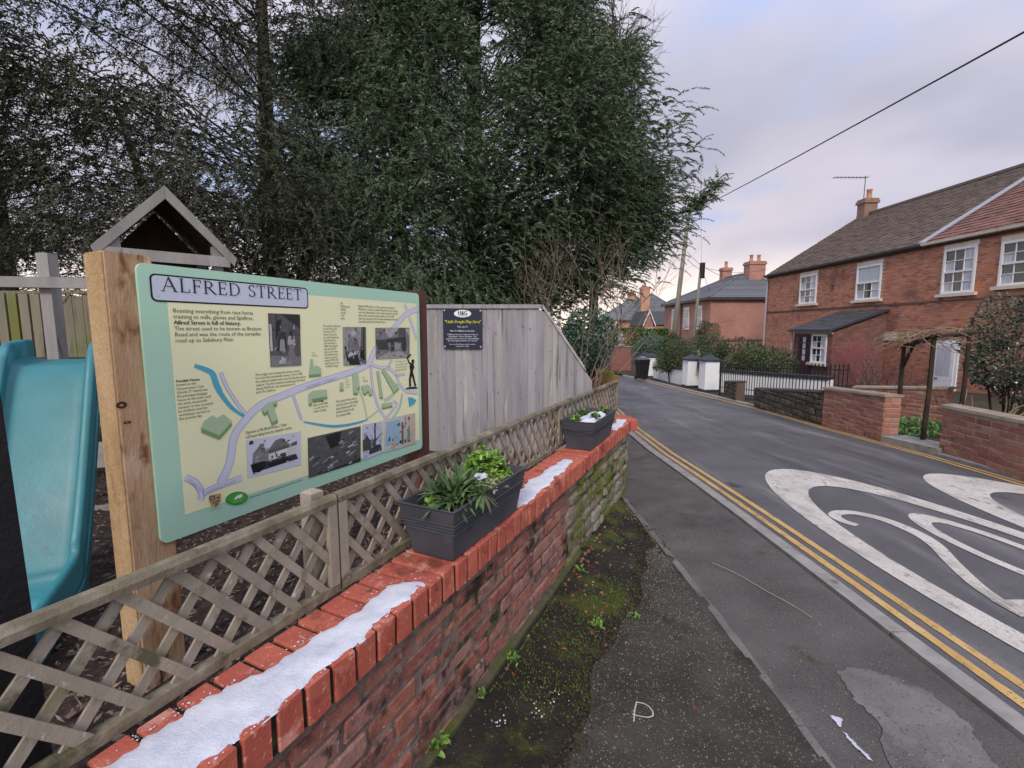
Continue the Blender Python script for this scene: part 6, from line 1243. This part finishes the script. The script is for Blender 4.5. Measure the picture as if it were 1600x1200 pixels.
def hip(name, lab, x0, x1, y0, y1, zg, ze, rise, bm, rm, chims, over=.3):
    t = thing(name, lab, 'house', ((x0 + x1) / 2, (y0 + y1) / 2, zg)); MB().box((x0, y0, zg - 1), (x1, y1, ze)).build('wall', bm, t)
    X0, X1, Y0, Y1 = x0 - over, x1 + over, y0 - over, y1 + over; k = min(X1 - X0, Y1 - Y0) / 2; cx_, cy_ = (X0 + X1) / 2, (Y0 + Y1) / 2
    ra, rb = ((X0 + k, cy_), (X1 - k, cy_)) if X1 - X0 > Y1 - Y0 else ((cx_, Y0 + k), (cx_, Y1 - k)); A, B = Vector((*ra, ze + rise)), Vector((*rb, ze + rise)); C = [Vector((X0, Y0, ze)), Vector((X1, Y0, ze)), Vector((X1, Y1, ze)), Vector((X0, Y1, ze))]
    fs = [(0, 1, 5, 4), (1, 2, 5), (2, 3, 4, 5), (3, 0, 4)] if X1 - X0 > Y1 - Y0 else [(0, 1, 4), (1, 2, 5, 4), (2, 3, 5), (3, 0, 4, 5)]
    ro = MB().add(C + [A, B], fs + [(3, 2, 1, 0)]).build('roof', rm, t)
    MB().box((X0, Y0, ze - .16), (X1, Y1, ze - .005)).build('eaves', M_gut, t)
    # courses of slates as stepped strips, hips and ridge
    for f in fs:
        P = [([*C, A, B])[i] for i in f]; lo = [P[0], P[1]]; hi = P[2:] if len(P) == 4 else [P[2], P[2]]; nrm = (P[1] - P[0]).cross(P[2] - P[0]).normalized(); m = MB(); n = 16
        for j in range(n):
            a, b = j / n, (j + 1.0) / n; l0, l1 = lo[0].lerp(hi[1], a), lo[1].lerp(hi[0], a); h0, h1 = lo[0].lerp(hi[1], b), lo[1].lerp(hi[0], b); m.add([l0 + nrm * .035, l1 + nrm * .035, h1 + nrm * .01, h0 + nrm * .01, l0 + nrm * .002, l1 + nrm * .002], [(0, 1, 2, 3), (4, 5, 1, 0)])
        m.build('slate_courses', rm, t)['kind'] = 'stuff'
    for a, b in [(C[i], A if (A - C[i]).length < (B - C[i]).length else B) for i in range(4)] + [(A, B)]:
        if (b - a).length > .1: MB().tube([a + UP * .04, b + UP * .05], .07, 6).build('hip_tile', rm, ro)
    for (x, y, z, w_, hh, pots) in chims: chimney(t, (x, y, z), w_, w_ * .9, hh, pots, bm, bm)
    return t
def simple_win(t, face, a0, a1, z0, z1, plane, nx=2, surround=True, mat=M_white):
    """face 'x': wall facing -X at x=plane, a = y; face 'y': wall facing -Y at y=plane, a = x"""
    P = (lambda a, z, n: Vector((plane - n, a, z))) if face == 'x' else (lambda a, z, n: Vector((a, plane - n, z)))
    Nv = Vector((-1, 0, 0)) if face == 'x' else Vector((0, -1, 0)); Uv = Vector((0, 1, 0)) if face == 'x' else Vector((1, 0, 0))
    o = MB().obox(P(a0 - .1, z0 - .1, .003), Uv * (a1 - a0 + .2), UP * (z1 - z0 + .2), Nv * .05).build('window', mat, t)
    for i in range(nx):
        for j in range(2):
            w_ = (a1 - a0) / nx; h_ = (z1 - z0) / 2; MB().obox(P(a0 + w_ * i + .04, z0 + h_ * j + .04, .0535), Uv * (w_ - .08), UP * (h_ - .08), Nv * .006).build('pane', M_glass if (i + j) % 2 else M_net, o)
    return o
X0_ = 14.7; Y0_ = 35.0; h2 = hip('brick_house', 'square brick house with hipped slate roof and two chimneys beyond the cottages', X0_, 23.0, Y0_, 45.5, -1.5, HC + 2.35, 2.15, M_fb, M_slate, [])
for px, py, yy, w_, hh, pots in ((1178, 437, 38.5, 1.25, 1.15, (-.3, .3)), (1133, 446, 42, .8, 1.25, (0,))): q = AT(px, py, yy); chimney(h2, (q.x, q.y, q.z), w_, w_ * .8, hh, pots, M_fb, M_fb)
for a0, a1 in ((36.6, 37.6), (39.2, 40.2), (42.2, 43.2)): simple_win(h2, 'x', a0, a1, HC + .1, HC + 1.75, X0_)
for a0, a1 in ((36.6, 37.7), (42.0, 43.2)): simple_win(h2, 'x', a0, a1, HC - 2.3, HC - .9, X0_)
MB().box((X0_ - .02, Y0_ - .04, HC - .85), (23, Y0_ - .002, HC - .72)).build('string_course', M_hm2, h2)
MB().tube([(X0_ - .06, 40.9, HC + 2.2), (X0_ - .06, 40.9, -1.4)], .05, 6).build('downpipe', M_gut, h2)
q = AT(973, 500, 62); h3 = hip('brick_house', 'far orange brick house with grey hipped roof and tall chimneys', q.x, q.x + 9, 62, 70, -2.0, q.z, 3.6, M_fb2, M_slate, [], .35)
for px, py, yy, w_, hh in ((986, 478, 66, .95, 1.5), (1007, 480, 63.5, 1.15, 2.4)): q2 = AT(px, py, yy); chimney(h3, (q2.x, q2.y, q2.z), w_, w_ * .8, hh, (0,), M_fb2, M_fb2)
for a0 in (62.8, 64.9, 67.2): simple_win(h3, 'x', a0, a0 + 1.0, HC - 1.0, q.z - .7, q.x)
for a0 in (q.x + 1.6, q.x + 5): simple_win(h3, 'y', a0, a0 + 1.0, HC - 1.0, q.z - .7, 62)
# its left wing faces the road with three tall windows
ql = AT(941, 500, 63); wx = MB().box((ql.x, 63.0, -3), (q.x - .003, 69, q.z - .05)).build('wing', M_fb2, h3)
MB().prism([(ql.x - .3, 62.8, q.z - .04), (q.x + .2, 62.8, q.z - .04), (q.x + 3.2, 66, q.z + 3.3), (q.x + 2.0, 66, q.z + 3.3)], (0, .05, 0)).add([(ql.x - .3, 62.8, q.z - .02), (q.x + .5, 62.8, q.z - .02), (q.x + 2.2, 66, q.z + 3.2), (ql.x - .3, 69.2, q.z - .02), (q.x, 69.2, q.z)], [(0, 1, 2), (0, 2, 3), (3, 2, 4)]).build('wing_roof', M_slate, h3)
for px in (946.5, 955.5, 964.5): xa = AT(px - 2.4, 505, 63).x; simple_win(h3, 'y', xa, xa + .42, HC - 1.2, AT(px, 503, 63).z - .1, 63.0, 1)
# small gabled cottage with white bargeboards
gx0, gx1 = AT(1007, 500, 52).x, AT(1021, 500, 52).x; ze = AT(1010, 506, 52).z; za = AT(1013, 485, 52).z; gm = (gx0 + gx1) / 2; gc = thing('gabled_cottage', 'small far gabled cottage with white bargeboards', 'house', (gm, 54, -2))
MB().prism([(gx0, 52, -3), (gx1, 52, -3), (gx1, 52, ze), (gm, 52, za - .1), (gx0, 52, ze)], (0, 6, 0)).build('wall', M_fb, gc)
for ex in (gx0 - .2, gx1 + .2): MB().prism([(gm, 51.8, za), (ex, 51.8, ze - .15), (ex, 51.8, ze - .28), (gm, 51.8, za - .14)], (0, 6.2, 0)).build('roof', M_slated, gc); MB().prism([(gm, 51.72, za + .05), (ex, 51.72, ze - .1), (ex, 51.72, ze - .36), (gm, 51.72, za - .2)], (0, .07, 0)).build('bargeboard', M_white, gc)
MB().box((gx1 + .001, 53, -3), (gx1 + 2.6, 58, ze)).build('side_wing', M_fb, gc); MB().prism([(gx1 - .2, 52.8, ze - .1), (gx1 + 2.8, 52.8, ze - .1), (gx1 + 2.8, 55.5, za), (gx1 - .2, 55.5, za)], (0, .1, .05)).build('wing_roof', M_slated, gc)
simple_win(gc, 'y', gm - .5, gm + .4, HC - 1.5, HC + .1, 52.0)

# ================================================================== RIGHT HAND FRONTAGES
gsheet('garden_ground', M_earth, lambda y: (lerp(RIGHT, y) + .09, 60), [-4 + .5 * i for i in range(70)] + [32, 36, 44, 60, 90], .035, 10)
M_rb = nmat('garden_brick', [c('86584c'), c('a0705e'), c('b08a78')], 22, 7, .9, .8, uvw='Position', bscale=50, bdist=.012, pal=[c('a0665a'), c('b07460'), c('96695c'), c('b88a78'), c('865a52'), c('a67c70'), c('bc9c8e')], palf=.6, layers=[(c('5a4a42'), 5, .58, .74, (1, 1, 1)), (c('b8a89c'), 7, .64, .78, (1, 1, 1))])
M_cop = nmat('cement_coping', [c('7c6f62'), c('94877a'), c('a2988c')], 6, 6, .92, .5, layers=[(c('5c5a44'), 5, .58, .72, (1, 1, 1))]); M_stone = nmat('dark_stone', [c('3e3a34'), c('55504a'), c('7a756c')], 16, 7, .92, .9, bscale=60, uvw='Position', pal=[c('4a4640'), c('5e5a52'), c('3c3934'), c('6c675e')], palf=.5, layers=[(c('3c4228'), 4, .56, .7, (1, 1, 1))])
RBV = meshvar('brick', M_rb, 5, (.04, .12, .2), .025); STV = meshvar('stone', M_stone, 5, (.15, .2, .25), .05)
def gwall(name, lab, a, b, zt0, zt1, style, th=.22, cop=True, limit=300):
    """garden wall from ground point a (nearer) to b (farther); its face looks at the road"""
    a, b = Vector((a.x, a.y, 0)), Vector((b.x, b.y, 0)); U = (b - a).normalized(); L_ = (b - a).length; Nn = Vector((-U.y, U.x, 0)); t = thing(name, lab, 'wall', (a.x, a.y, zr(a.y)))
    zb = min(zr(a.y), zr(b.y)) - .15; P = lambda u, z, n: a + U * u + Nn * n + UP * z
    MB().prism([P(0, zb, 0), P(L_, zb, 0), P(L_, zt1 - .02, 0), P(0, zt0 - .02, 0)], Nn * -th).build('wall_core', M_hm if style == 'brick' else M_hm2, t)
    ztop = lambda u: zt0 + (zt1 - zt0) * u / L_
    if style == 'brick':
        pieces(t, 'brick', bricks(P(0, zb, .004), U, UP, Nn, L_, max(zt0, zt1) - zb, th=.04, keep=lambda u, v: v + zb < ztop(u) - .035, seed=int(a.y * 10), proud=.005), RBV, 'brickwork', limit)
        for (o, d_, n_) in ((P(0, zb, .0), -Nn, -U), (P(L_, zb, -th), Nn, U)): pieces(t, 'brick', bricks(o + n_ * .004, d_, UP, n_, th, (zt0 if n_ == -U else zt1) - zb - .03, th=.03, seed=3), RBV, 'brickwork', 40)
    else:
        Ms = []; r = random.Random(int(a.y * 7)); v = 0
        while v + zb < max(zt0, zt1) - .03:
            h = r.uniform(.08, .15); u = r.uniform(-.06, 0)
            while u < L_ - .03:
                l = r.uniform(.12, .3); aa, bb = max(0, u), min(L_, u + l)
                if bb - aa > .04 and v + zb + h < ztop(u) + .03: Ms.append(frameM(P((aa + bb) / 2, zb + v + h / 2, r.uniform(-.02, .005)), (U + UP * r.uniform(-.05, .05)).normalized(), UP, Nn, bb - aa, h - .01, .07))
                u += l + .008
            v += h
        pieces(t, 'stone', Ms, STV, 'stonework', 200)
    if cop: MB().prism([P(-.02, zt0 - .022, .03), P(-.02, zt0 + .012, .02), P(-.02, zt0 + .032, -th / 2), P(-.02, zt0 + .012, -th - .02), P(-.02, zt0 - .022, -th - .03)], U * (L_ + .04) + UP * (zt1 - zt0)).build('coping', M_cop if style == 'brick' else M_stone, t)
    return t
def gw_top(g, px, py): r = ray(px, py); return HC + r.z * (g.y / r.y)
g0, g1 = G(1640, 753, .04), G(1467, 706, .04); zt1 = gw_top(g1, 1472, 634); gwall('garden_wall', 'brick garden wall at the right edge beside the road', G(1760, 795, .04), g1, zt1 + .04, zt1, 'brick')
g2, g3 = G(1378, 686, .04), G(1284, 662, .04); gwall('garden_wall', 'short red brick garden wall left of the pergola gateway', g2, g3, gw_top(g2, 1390, 618), gw_top(g3, 1284, 606), 'brick')
g4 = G(1178, 634, .04); gwall('stone_wall', 'dark rough stone wall below the iron railings', Vector((g3.x + .01, g3.y + .03, 0)), g4, gw_top(g3, 1284, 612), gw_top(g4, 1178, 607), 'stone')
g5, g6 = G(1150, 626, .04), G(1131, 620, .04); gwall('stone_wall', 'short dark stone stub beside the iron gate', g5, g6, gw_top(g5, 1150, 596), gw_top(g6, 1131, 596), 'stone')
# stone threshold of the gateway
ga, gb = G(1465, 708, .04), G(1376, 687, .04); st = MB(); u_ = (gb - ga); st.prism([ga + Vector((0, 0, -.1)), gb + Vector((0, 0, -.1)), gb + Vector((.42, .05, -.1)), ga + Vector((.42, .05, -.1))], UP * .16); tag(st.build('doorstep', M_conc), 'grey stone step in the gateway between the brick walls', 'step')
# inner brick wall seen through the gateway
gi0, gi1 = AT(1480, 605, 8.2), AT(1335, 605, 9.6); gwall('garden_wall', 'low inner brick wall behind the pergola posts', Vector((gi0.x, 8.2, 0)), Vector((gi1.x, 9.6, 0)), gi0.z - .02, gi1.z, 'brick', limit=160)
# iron railings with finials, standing behind the stone wall
M_iron = nmat('black_iron', [c('17171b'), c('232328')], 6, 4, .5, .1)
rl = thing('iron_railings', 'black iron railings with pointed tops in front of the cottage', 'railings', (7.0, 11.5, zr(11.5)))
ra0, ra1 = Vector((7.0, 9.7, 0)), Vector((6.55, 14.6, 0)); U = (ra1 - ra0).normalized(); L_ = (ra1 - ra0).length; n = int(L_ / .115); zt0, zt1 = gw_top(ra0, 1335, 570), gw_top(ra1, 1140, 568)
for i in range(n + 1):
    u = L_ * i / n; p = ra0 + U * u; zt = zt0 + (zt1 - zt0) * i / n; zb = zr(p.y); m = MB(); m.tube([(p.x, p.y, zb), (p.x, p.y, zt - .05)], .011, 5); m.tube([(p.x, p.y, zt - .05), (p.x, p.y, zt - .025), (p.x, p.y, zt + .03)], [.012, .02, .003], 5); m.build('bar', M_iron, rl)
for dz in (.12, .75): MB().obox(ra0 + UP * (zt0 - dz), ra1 - ra0 + UP * (zt1 - zt0), Vector((.03, 0, 0)), UP * .02).build('rail', M_iron, rl)
for p, z_ in ((ra1, zt1),): MB().tube([(p.x, p.y, zr(p.y)), (p.x, p.y, z_ + .05), (p.x, p.y, z_ + .1)], [.03, .03, .015], 6).build('gate_post', M_iron, rl)
# white piers, low white walls, bin
M_wh = nmat('white_render', [c('d5d9e0'), c('e2e5ea'), c('eaecef')], 2, 5, .7, .15, layers=[(c('b4b8bc'), 2.5, .62, .78, (1, 1, 1))]); M_nav = nmat('slate_coping', [c('2c313c'), c('3a404c')], 3, 4, .6, .1)
def pier(px, py, w_, hh, lab, dx=0, ysh=0):
    p = G(px, py, .03); p.x += dx; p.y += w_ / 2 + ysh; t = thing('gate_pier', lab, 'gate pier', p, R(2), group='white rendered gate piers'); z = p.z; h = w_ / 2
    MB().box((-h, -h, -.2), (h, h, hh)).build('shaft', M_wh, t, world=False); MB().box((-h - .012, -h - .012, -.2), (h + .012, h + .012, .09)).build('plinth', M_nav, t, world=False)
    MB().box((-h - .05, -h - .05, hh + .001), (h + .05, h + .05, hh + .05)).add([(-h - .05, -h - .05, hh + .051), (h + .05, -h - .05, hh + .051), (h + .05, h + .05, hh + .051), (-h - .05, h + .05, hh + .051), (0, 0, hh + .24)], [(0, 1, 4), (1, 2, 4), (2, 3, 4), (3, 0, 4)]).build('cap', M_nav, t, world=False); return p, t
pA, _ = pier(1083, 606, .5, 1.05, 'white gate pier with dark cap at the right end of the low white wall'); pB, _ = pier(1111, 613, .48, 1.05, 'white gate pier with dark cap nearest the iron railings')
pC, _ = pier(1001, 587, .5, 1.10, 'farthest white gate pier with dark cap behind the bin', .3); pD, _ = pier(1020, 590, .5, 1.05, 'white gate pier with dark cap at the left end of the low white wall')
def lowwall(name, lab, a, b, h0, h1):
    a, b = Vector(a), Vector(b); U = (b - a).normalized(); Nn = Vector((-U.y, U.x, 0)); L_ = (b - a).length; t = thing(name, lab, 'wall', a)
    MB().prism([a - UP * .3, b - UP * .3, b + UP * h1, a + UP * h0], Nn * -.2).build('wall', M_wh, t); MB().prism([a + Nn * .04 + UP * (h0 + .001), b + Nn * .04 + UP * (h1 + .001), b + Nn * .04 + UP * (h1 + .09), a + Nn * .04 + UP * (h0 + .09)], Nn * -.28).build('coping', M_nav, t)
lowwall('low_wall', 'low white rendered wall with dark coping between two piers', pA + Vector((-.02, .26, 0)), pD + Vector((.0, -.26, 0)), .62, .52)
e = AT(1296, 588, 12.4); lowwall('low_wall', 'low white wall with dark coping behind the railings', Vector((e.x, 12.4, zr(12.4))), pB + Vector((.2, 0, 0)), e.z - zr(12.4) - .1, .68)
b_ = G(1003, 593, .03); wb = thing('wheelie_bin', 'black wheelie bin in front of the white piers', 'bin', b_, R(10)); MB().add([(-.2, -.2, .06), (.2, -.2, .06), (.2, .2, .06), (-.2, .2, .06), (-.27, -.27, .96), (.27, -.27, .96), (.27, .27, .96), (-.27, .27, .96)], BOXF).build('body', M_black, wb, world=False)
MB().add([(-.29, -.3, .961), (.29, -.3, .961), (.29, .3, .961), (-.29, .3, .961), (-.27, -.3, 1.0), (.27, -.3, 1.0), (.25, .26, 1.08), (-.25, .26, 1.08)], BOXF).build('lid', nmat('bin_lid', [c('30343c'), c('454a54')], 4, 3, .45, 0), wb, world=False)
for sx in (-.24, .24): MB().tube([(sx - .03, .2, .1), (sx + .03, .2, .1)], .1, 10).build('wheel', M_black, wb, world=False)
# pergola with dry vine
pg_ = thing('pergola', 'rustic dark timber pergola over the gateway with tangled dry vine', 'pergola', G(1425, 690, .04)); M_rus = nmat('rustic_timber', [c('2a221d'), c('3a302a'), c('4a3e36')], 5, 6, .9, .6)
pp = []
for (bx_, by_), (tx, ty), dep in (((1398, 672), (1406, 540), 7.15), ((1443, 668), (1458, 525), 6.5), ((1500, 640), (1506, 520), 7.4)):
    q0, q1 = AT(bx_, by_, dep), AT(tx, ty, dep); q0.z = zr(dep) - .1; q1.x = q0.x + .02; MB().tube([q0, q0.lerp(q1, .5) + Vector((.015, 0, 0)), q1], [.034, .031, .028], 7).build('post', M_rus, pg_); pp.append(q1)
for a, b in ((0, 1), (1, 2), (0, 2)): MB().tube([pp[a] + (pp[a] - pp[b]).normalized() * .1, pp[b] + (pp[b] - pp[a]).normalized() * .1], .027, 6).build('beam', M_rus, pg_)
MB().tube([pp[0] - UP * .35, pp[0].lerp(pp[1], .4) + UP * .02], .025, 5).build('brace', M_rus, pg_)
vm_ = MB(); r = random.Random(12); M_vine = nmat('dry_vine', [c('6e5f50'), c('8a7a68'), c('9e8e7a')], 8, 4, .9, .2, pal=[c('786856'), c('98866e'), c('5e5042'), c('a89880')], palf=.6); vmid = (pp[0] + pp[1] + pp[2]) / 3 + Vector((-.05, 0, .06))
for i in range(75):
    k_ = r.random(); a = (pp[0].lerp(pp[1], k_) if r.random() < .6 else pp[0].lerp(pp[2], k_)) + Vector((r.gauss(0, .12), r.gauss(0, .12), r.gauss(.06, .05))); an = r.uniform(0, 6.28); cv_ = r.uniform(-2.2, 2.2); L_v = r.uniform(.25, .7); q_ = a; P_ = [a]
    for s_ in range(6): an += cv_ / 6 + r.gauss(0, .25); q_ = q_ + Vector((math.cos(an), math.sin(an), r.gauss(.0, .25) - .3 * (s_ > 2))) * (L_v / 6); P_.append(q_)
    vm_.tube(P_, [.007, .007, .006, .006, .005, .004, .003], 4, cap=False)
tag(vm_.build('dry_vine', M_vine), 'tangle of pale dry vine stems over the pergola', 'vine')
# planting on that side
p = AT(1432, 668, 7.3); shrub('ground_plants', 'low bright green plants in the gateway between the brick walls', (p.x, 7.4, zr(7.4) + .12), (.55, .5, .14), 1500, .05, M_grass2, 5, 'plants', lump=.6)
p = AT(1577, 555, 7.6); shrub('holly_bush', 'large dark evergreen bush flecked with white at the right edge', (p.x + .15, 7.6, p.z), (.85, .8, .92), 11000, .05, lmat('bush_leaf', [c('2c382c'), c('44503e'), c('566250'), c('4a4638'), c('6a7464'), c('333c30')], .45), 6, 'bush', lump=.65, stems=9, shell=.35)
r = np.random.default_rng(3); V, F = leafcloud((p.x - .15, 7.2, p.z - .25), np.array((.5, .4, .45)), 60, .045, r, .3); tag(npmesh('bush_snow', V, F, M_snow), 'flecks of snow caught on the dark evergreen bush', 'snow', kind='stuff')
bare('climber_stems', 'twisted pale stems under the dark evergreen bush', (AT(1530, 660, 7.0).x, 7.0, zr(7)), 4, .6, .03, 1, 8, nmat('pale_bark', [c('7a6250'), c('94795f')], 6, 5, .9, .5), .6, .1, .45, (1, 2), cat='climber')
M_reds = nmat('red_twig', [c('8a5058'), c('a86068')], 8, 3, .8, 0)
pb = FW(FPt(1400, 560)[0] - .8, 0, 1.4); bare('dogwood_shrub', 'red stemmed leafless shrub against the cottage wall', (pb.x - .6, pb.y + .3, ZG), 12, 1.1, .009, 3, 9, M_reds, .35, .3, .4, (2, 4), cat='shrub')
p = AT(1385, 597, 10.5); bare('bare_bush', 'dark twiggy bush behind the short brick wall', (p.x, 10.5, zr(10.5)), 9, .75, .012, 3, 10, M_twig2, .5, .2, .5, (2, 3), cat='shrub')
for i, (px, py, yy, rx, rz, mt, lab) in enumerate(((1052, 562, 21, .95, .62, M_olive, 'grey green rounded shrub behind the low white wall'), (1140, 562, 17.5, 1.5, .5, M_ever, 'dark evergreen hedge shrub behind the piers on the right'), (1170, 572, 16, 1.1, .42, M_olive, 'olive shrub behind the white wall by the railings'), (1098, 552, 24, 1.6, .75, M_olive, 'loose olive shrub below the second pole'), (1012, 545, 27, 1.1, .5, M_ivy, 'small ivy clump left of the leaning pole'), (1103, 528, 33, .75, 1.1, M_olive, 'conical shrub against the brick house'), (1048, 548, 26, .7, .5, M_ever, 'dark evergreen shrub at the foot of the leaning pole'), (1205, 575, 19, .8, .5, M_ever, 'dark evergreen shrub at the corner of the cottage'))):
    p = AT(px, py, yy); shrub('garden_shrub', lab, (p.x, yy, p.z), (rx, .9, rz + .14), 6500, .075, mt, 20 + i, group='garden shrubs', lump=.7, shell=.3)
hd = AT(985, 530, 40); shrub('hedge', 'long clipped green hedge in front of the far house', (hd.x - .6, 40, hd.z - .15), (3.6, .7, 1.05), 16000, .15, M_hedge, 31, 'hedge', True, lump=.12, stems=4)
# brick wall and rubble wall across the end of the street
M_eb = brickmat('end_brick', '8f5c56', '845049', '947a72'); q0, q1 = AT(955, 572, 31), AT(986, 572, 31); ew = thing('end_wall', 'dark red brick wall with pale coping at the end of the street', 'wall', (q0.x, 31, zr(31))); zt = AT(970, 541, 31).z
MB().box((q0.x, 31, zr(31) - .3), (q1.x, 31.25, zt - .06)).build('wall', M_eb, ew); MB().box((q0.x - .05, 30.95, zt - .058), (q1.x + .05, 31.3, zt)).build('coping', M_conc, ew)
fz = thing('stone_finial', 'small pale stone ornament on the far brick wall', 'ornament', ((q0.x + q1.x) / 2, 31.1, zt)); fx_ = (q0.x + q1.x) / 2; m = MB(); k = 8; pr_ = [(.26, .0), (.26, .1), (.14, .16), (.2, .32), (.22, .45), (.12, .58), (.15, .68), (.1, .8), (.02, .86)]
m.add([(fx_ + a * math.cos(6.2832 * j / k), 31.12 + a * math.sin(6.2832 * j / k), zt + b) for a, b in pr_ for j in range(k)], [(i*k+j, i*k+(j+1) % k, (i+1)*k+(j+1) % k, (i+1)*k+j) for i in range(len(pr_)-1) for j in range(k)]).build('urn', M_conc, fz)
q2 = AT(918, 570, 27); gwall('rubble_wall', 'pale rubble wall with brick base left of the end wall', Vector((AT(953, 570, 27).x, 27, 0)), Vector((q2.x, 27.3, 0)), AT(935, 540, 27).z, AT(935, 538, 27).z, 'stone')
# brick gate pier near the trellis end
py_ = 6.2; q = AT(936, 590, py_); gp = thing('brick_pier', 'old brick pier with mossy cap beyond the trellis end', 'pier', (q.x, py_, 0)); w_ = .36
MB().box((q.x - w_/2, py_ - w_/2, -.5), (q.x + w_/2, py_ + w_/2, q.z - .05)).build('core', M_hm, gp)
zc = q.z + .04; zb = -.4
for nrm, o, u in ((Vector((0, -1, 0)), Vector((q.x - w_/2, py_ - w_/2, zb)), Vector((1, 0, 0))), (Vector((1, 0, 0)), Vector((q.x + w_/2, py_ - w_/2, zb)), Vector((0, 1, 0)))):
    pieces(gp, 'brick', bricks(o + nrm * .004, u, UP, nrm, w_, zc - zb - .18, th=.03, seed=5), RBV, 'brickwork', 80)
M_mosc = nmat('mossy_cap', [c('8a5a3c'), c('9c6a48')], 5, 5, .9, .6, layers=[(c('7a7a34'), 4, .45, .6, (1, 1, 1))])
MB().box((q.x - .22, py_ - .22, zc - .14), (q.x + .22, py_ + .22, zc)).box((q.x - .17, py_ - .17, zc + .001), (q.x + .17, py_ + .17, zc + .05)).build('cap', M_mosc, gp)
# utility poles and wires
M_pole = nmat('pole_wood', [c('6a655c'), c('827c72'), c('948e84')], 4, 5, .9, .4, stretch=(2, 2, .2)); M_wire = nmat('wire', [c('1c1a20'), c('26242a')], 4, 2, .6, 0)
b0, t0 = AT(1047, 545, 27), AT(1070, 330, 27); b0.z = zr(27); P1t = Vector((b0.x + .75, 27, t0.z)); po = thing('utility_pole', 'leaning timber utility pole with ivy at its foot', 'pole', b0); MB().tube([b0 - UP * .3, b0.lerp(P1t, .5), P1t], [.15, .13, .1], 9).build('shaft', M_pole, po, True)
r = np.random.default_rng(8); V, F = leafcloud((b0.x + .08, 26.9, b0.z + 1.1), np.array((.38, .38, 1.35)), 1300, .11, r, .3); npmesh('ivy', V, F, M_ever, po)
b1, t1 = AT(1079, 545, 30), AT(1093, 412, 30); b1.z = zr(30); P2t = Vector((b1.x + .45, 30, t1.z)); p2 = thing('utility_pole', 'slimmer dark topped timber pole behind the leaning pole', 'pole', b1); MB().tube([b1 - UP * .3, b1.lerp(P2t, .5), P2t], [.12, .1, .09], 8).build('shaft', M_pole, p2, True); MB().tube([P2t - UP * .9 + Vector((.06, -.02, 0)), P2t + Vector((.06, -.02, .05))], .17, 8).build('head', M_iron, p2)
def wire(lab, a, b, sag, rad=.012, n=24): tag(MB().tube([Vector(a).lerp(Vector(b), i / n) - UP * sag * 4 * (i / n) * (1 - i / n) for i in range(n + 1)], rad, 5).build('overhead_wire', M_wire), lab, 'wire', 'overhead wires')
a = P1t - UP * .15; far_ = AT(1600, 38, 7.5); wire('thick black cable crossing the sky to the upper right', a, a + (far_ - a) * 1.6, .12, .017)
wire('thin wire from the leaning pole to the slim pole, upper', P1t - UP * 2.2, P2t - UP * .1, .05); wire('thin wire from the leaning pole to the slim pole, lower', P1t - UP * 2.6, P2t - UP * .35, .08)
wire('thin wire from the slim pole to the brick house roof', P2t - UP * .1, AT(1160, 436, 36), .25); wire('thin wire from the slim pole to the near chimney stack', P2t - UP * .2, AT(1200, 420, 36), .3); wire('steep stay wire below the slim pole', P2t - UP * .2, AT(1109, 455, 33), .02); wire('faint wire rising from the slim pole into the sky', P2t, AT(1088, 380, 30) + UP * 6, .05, .006)
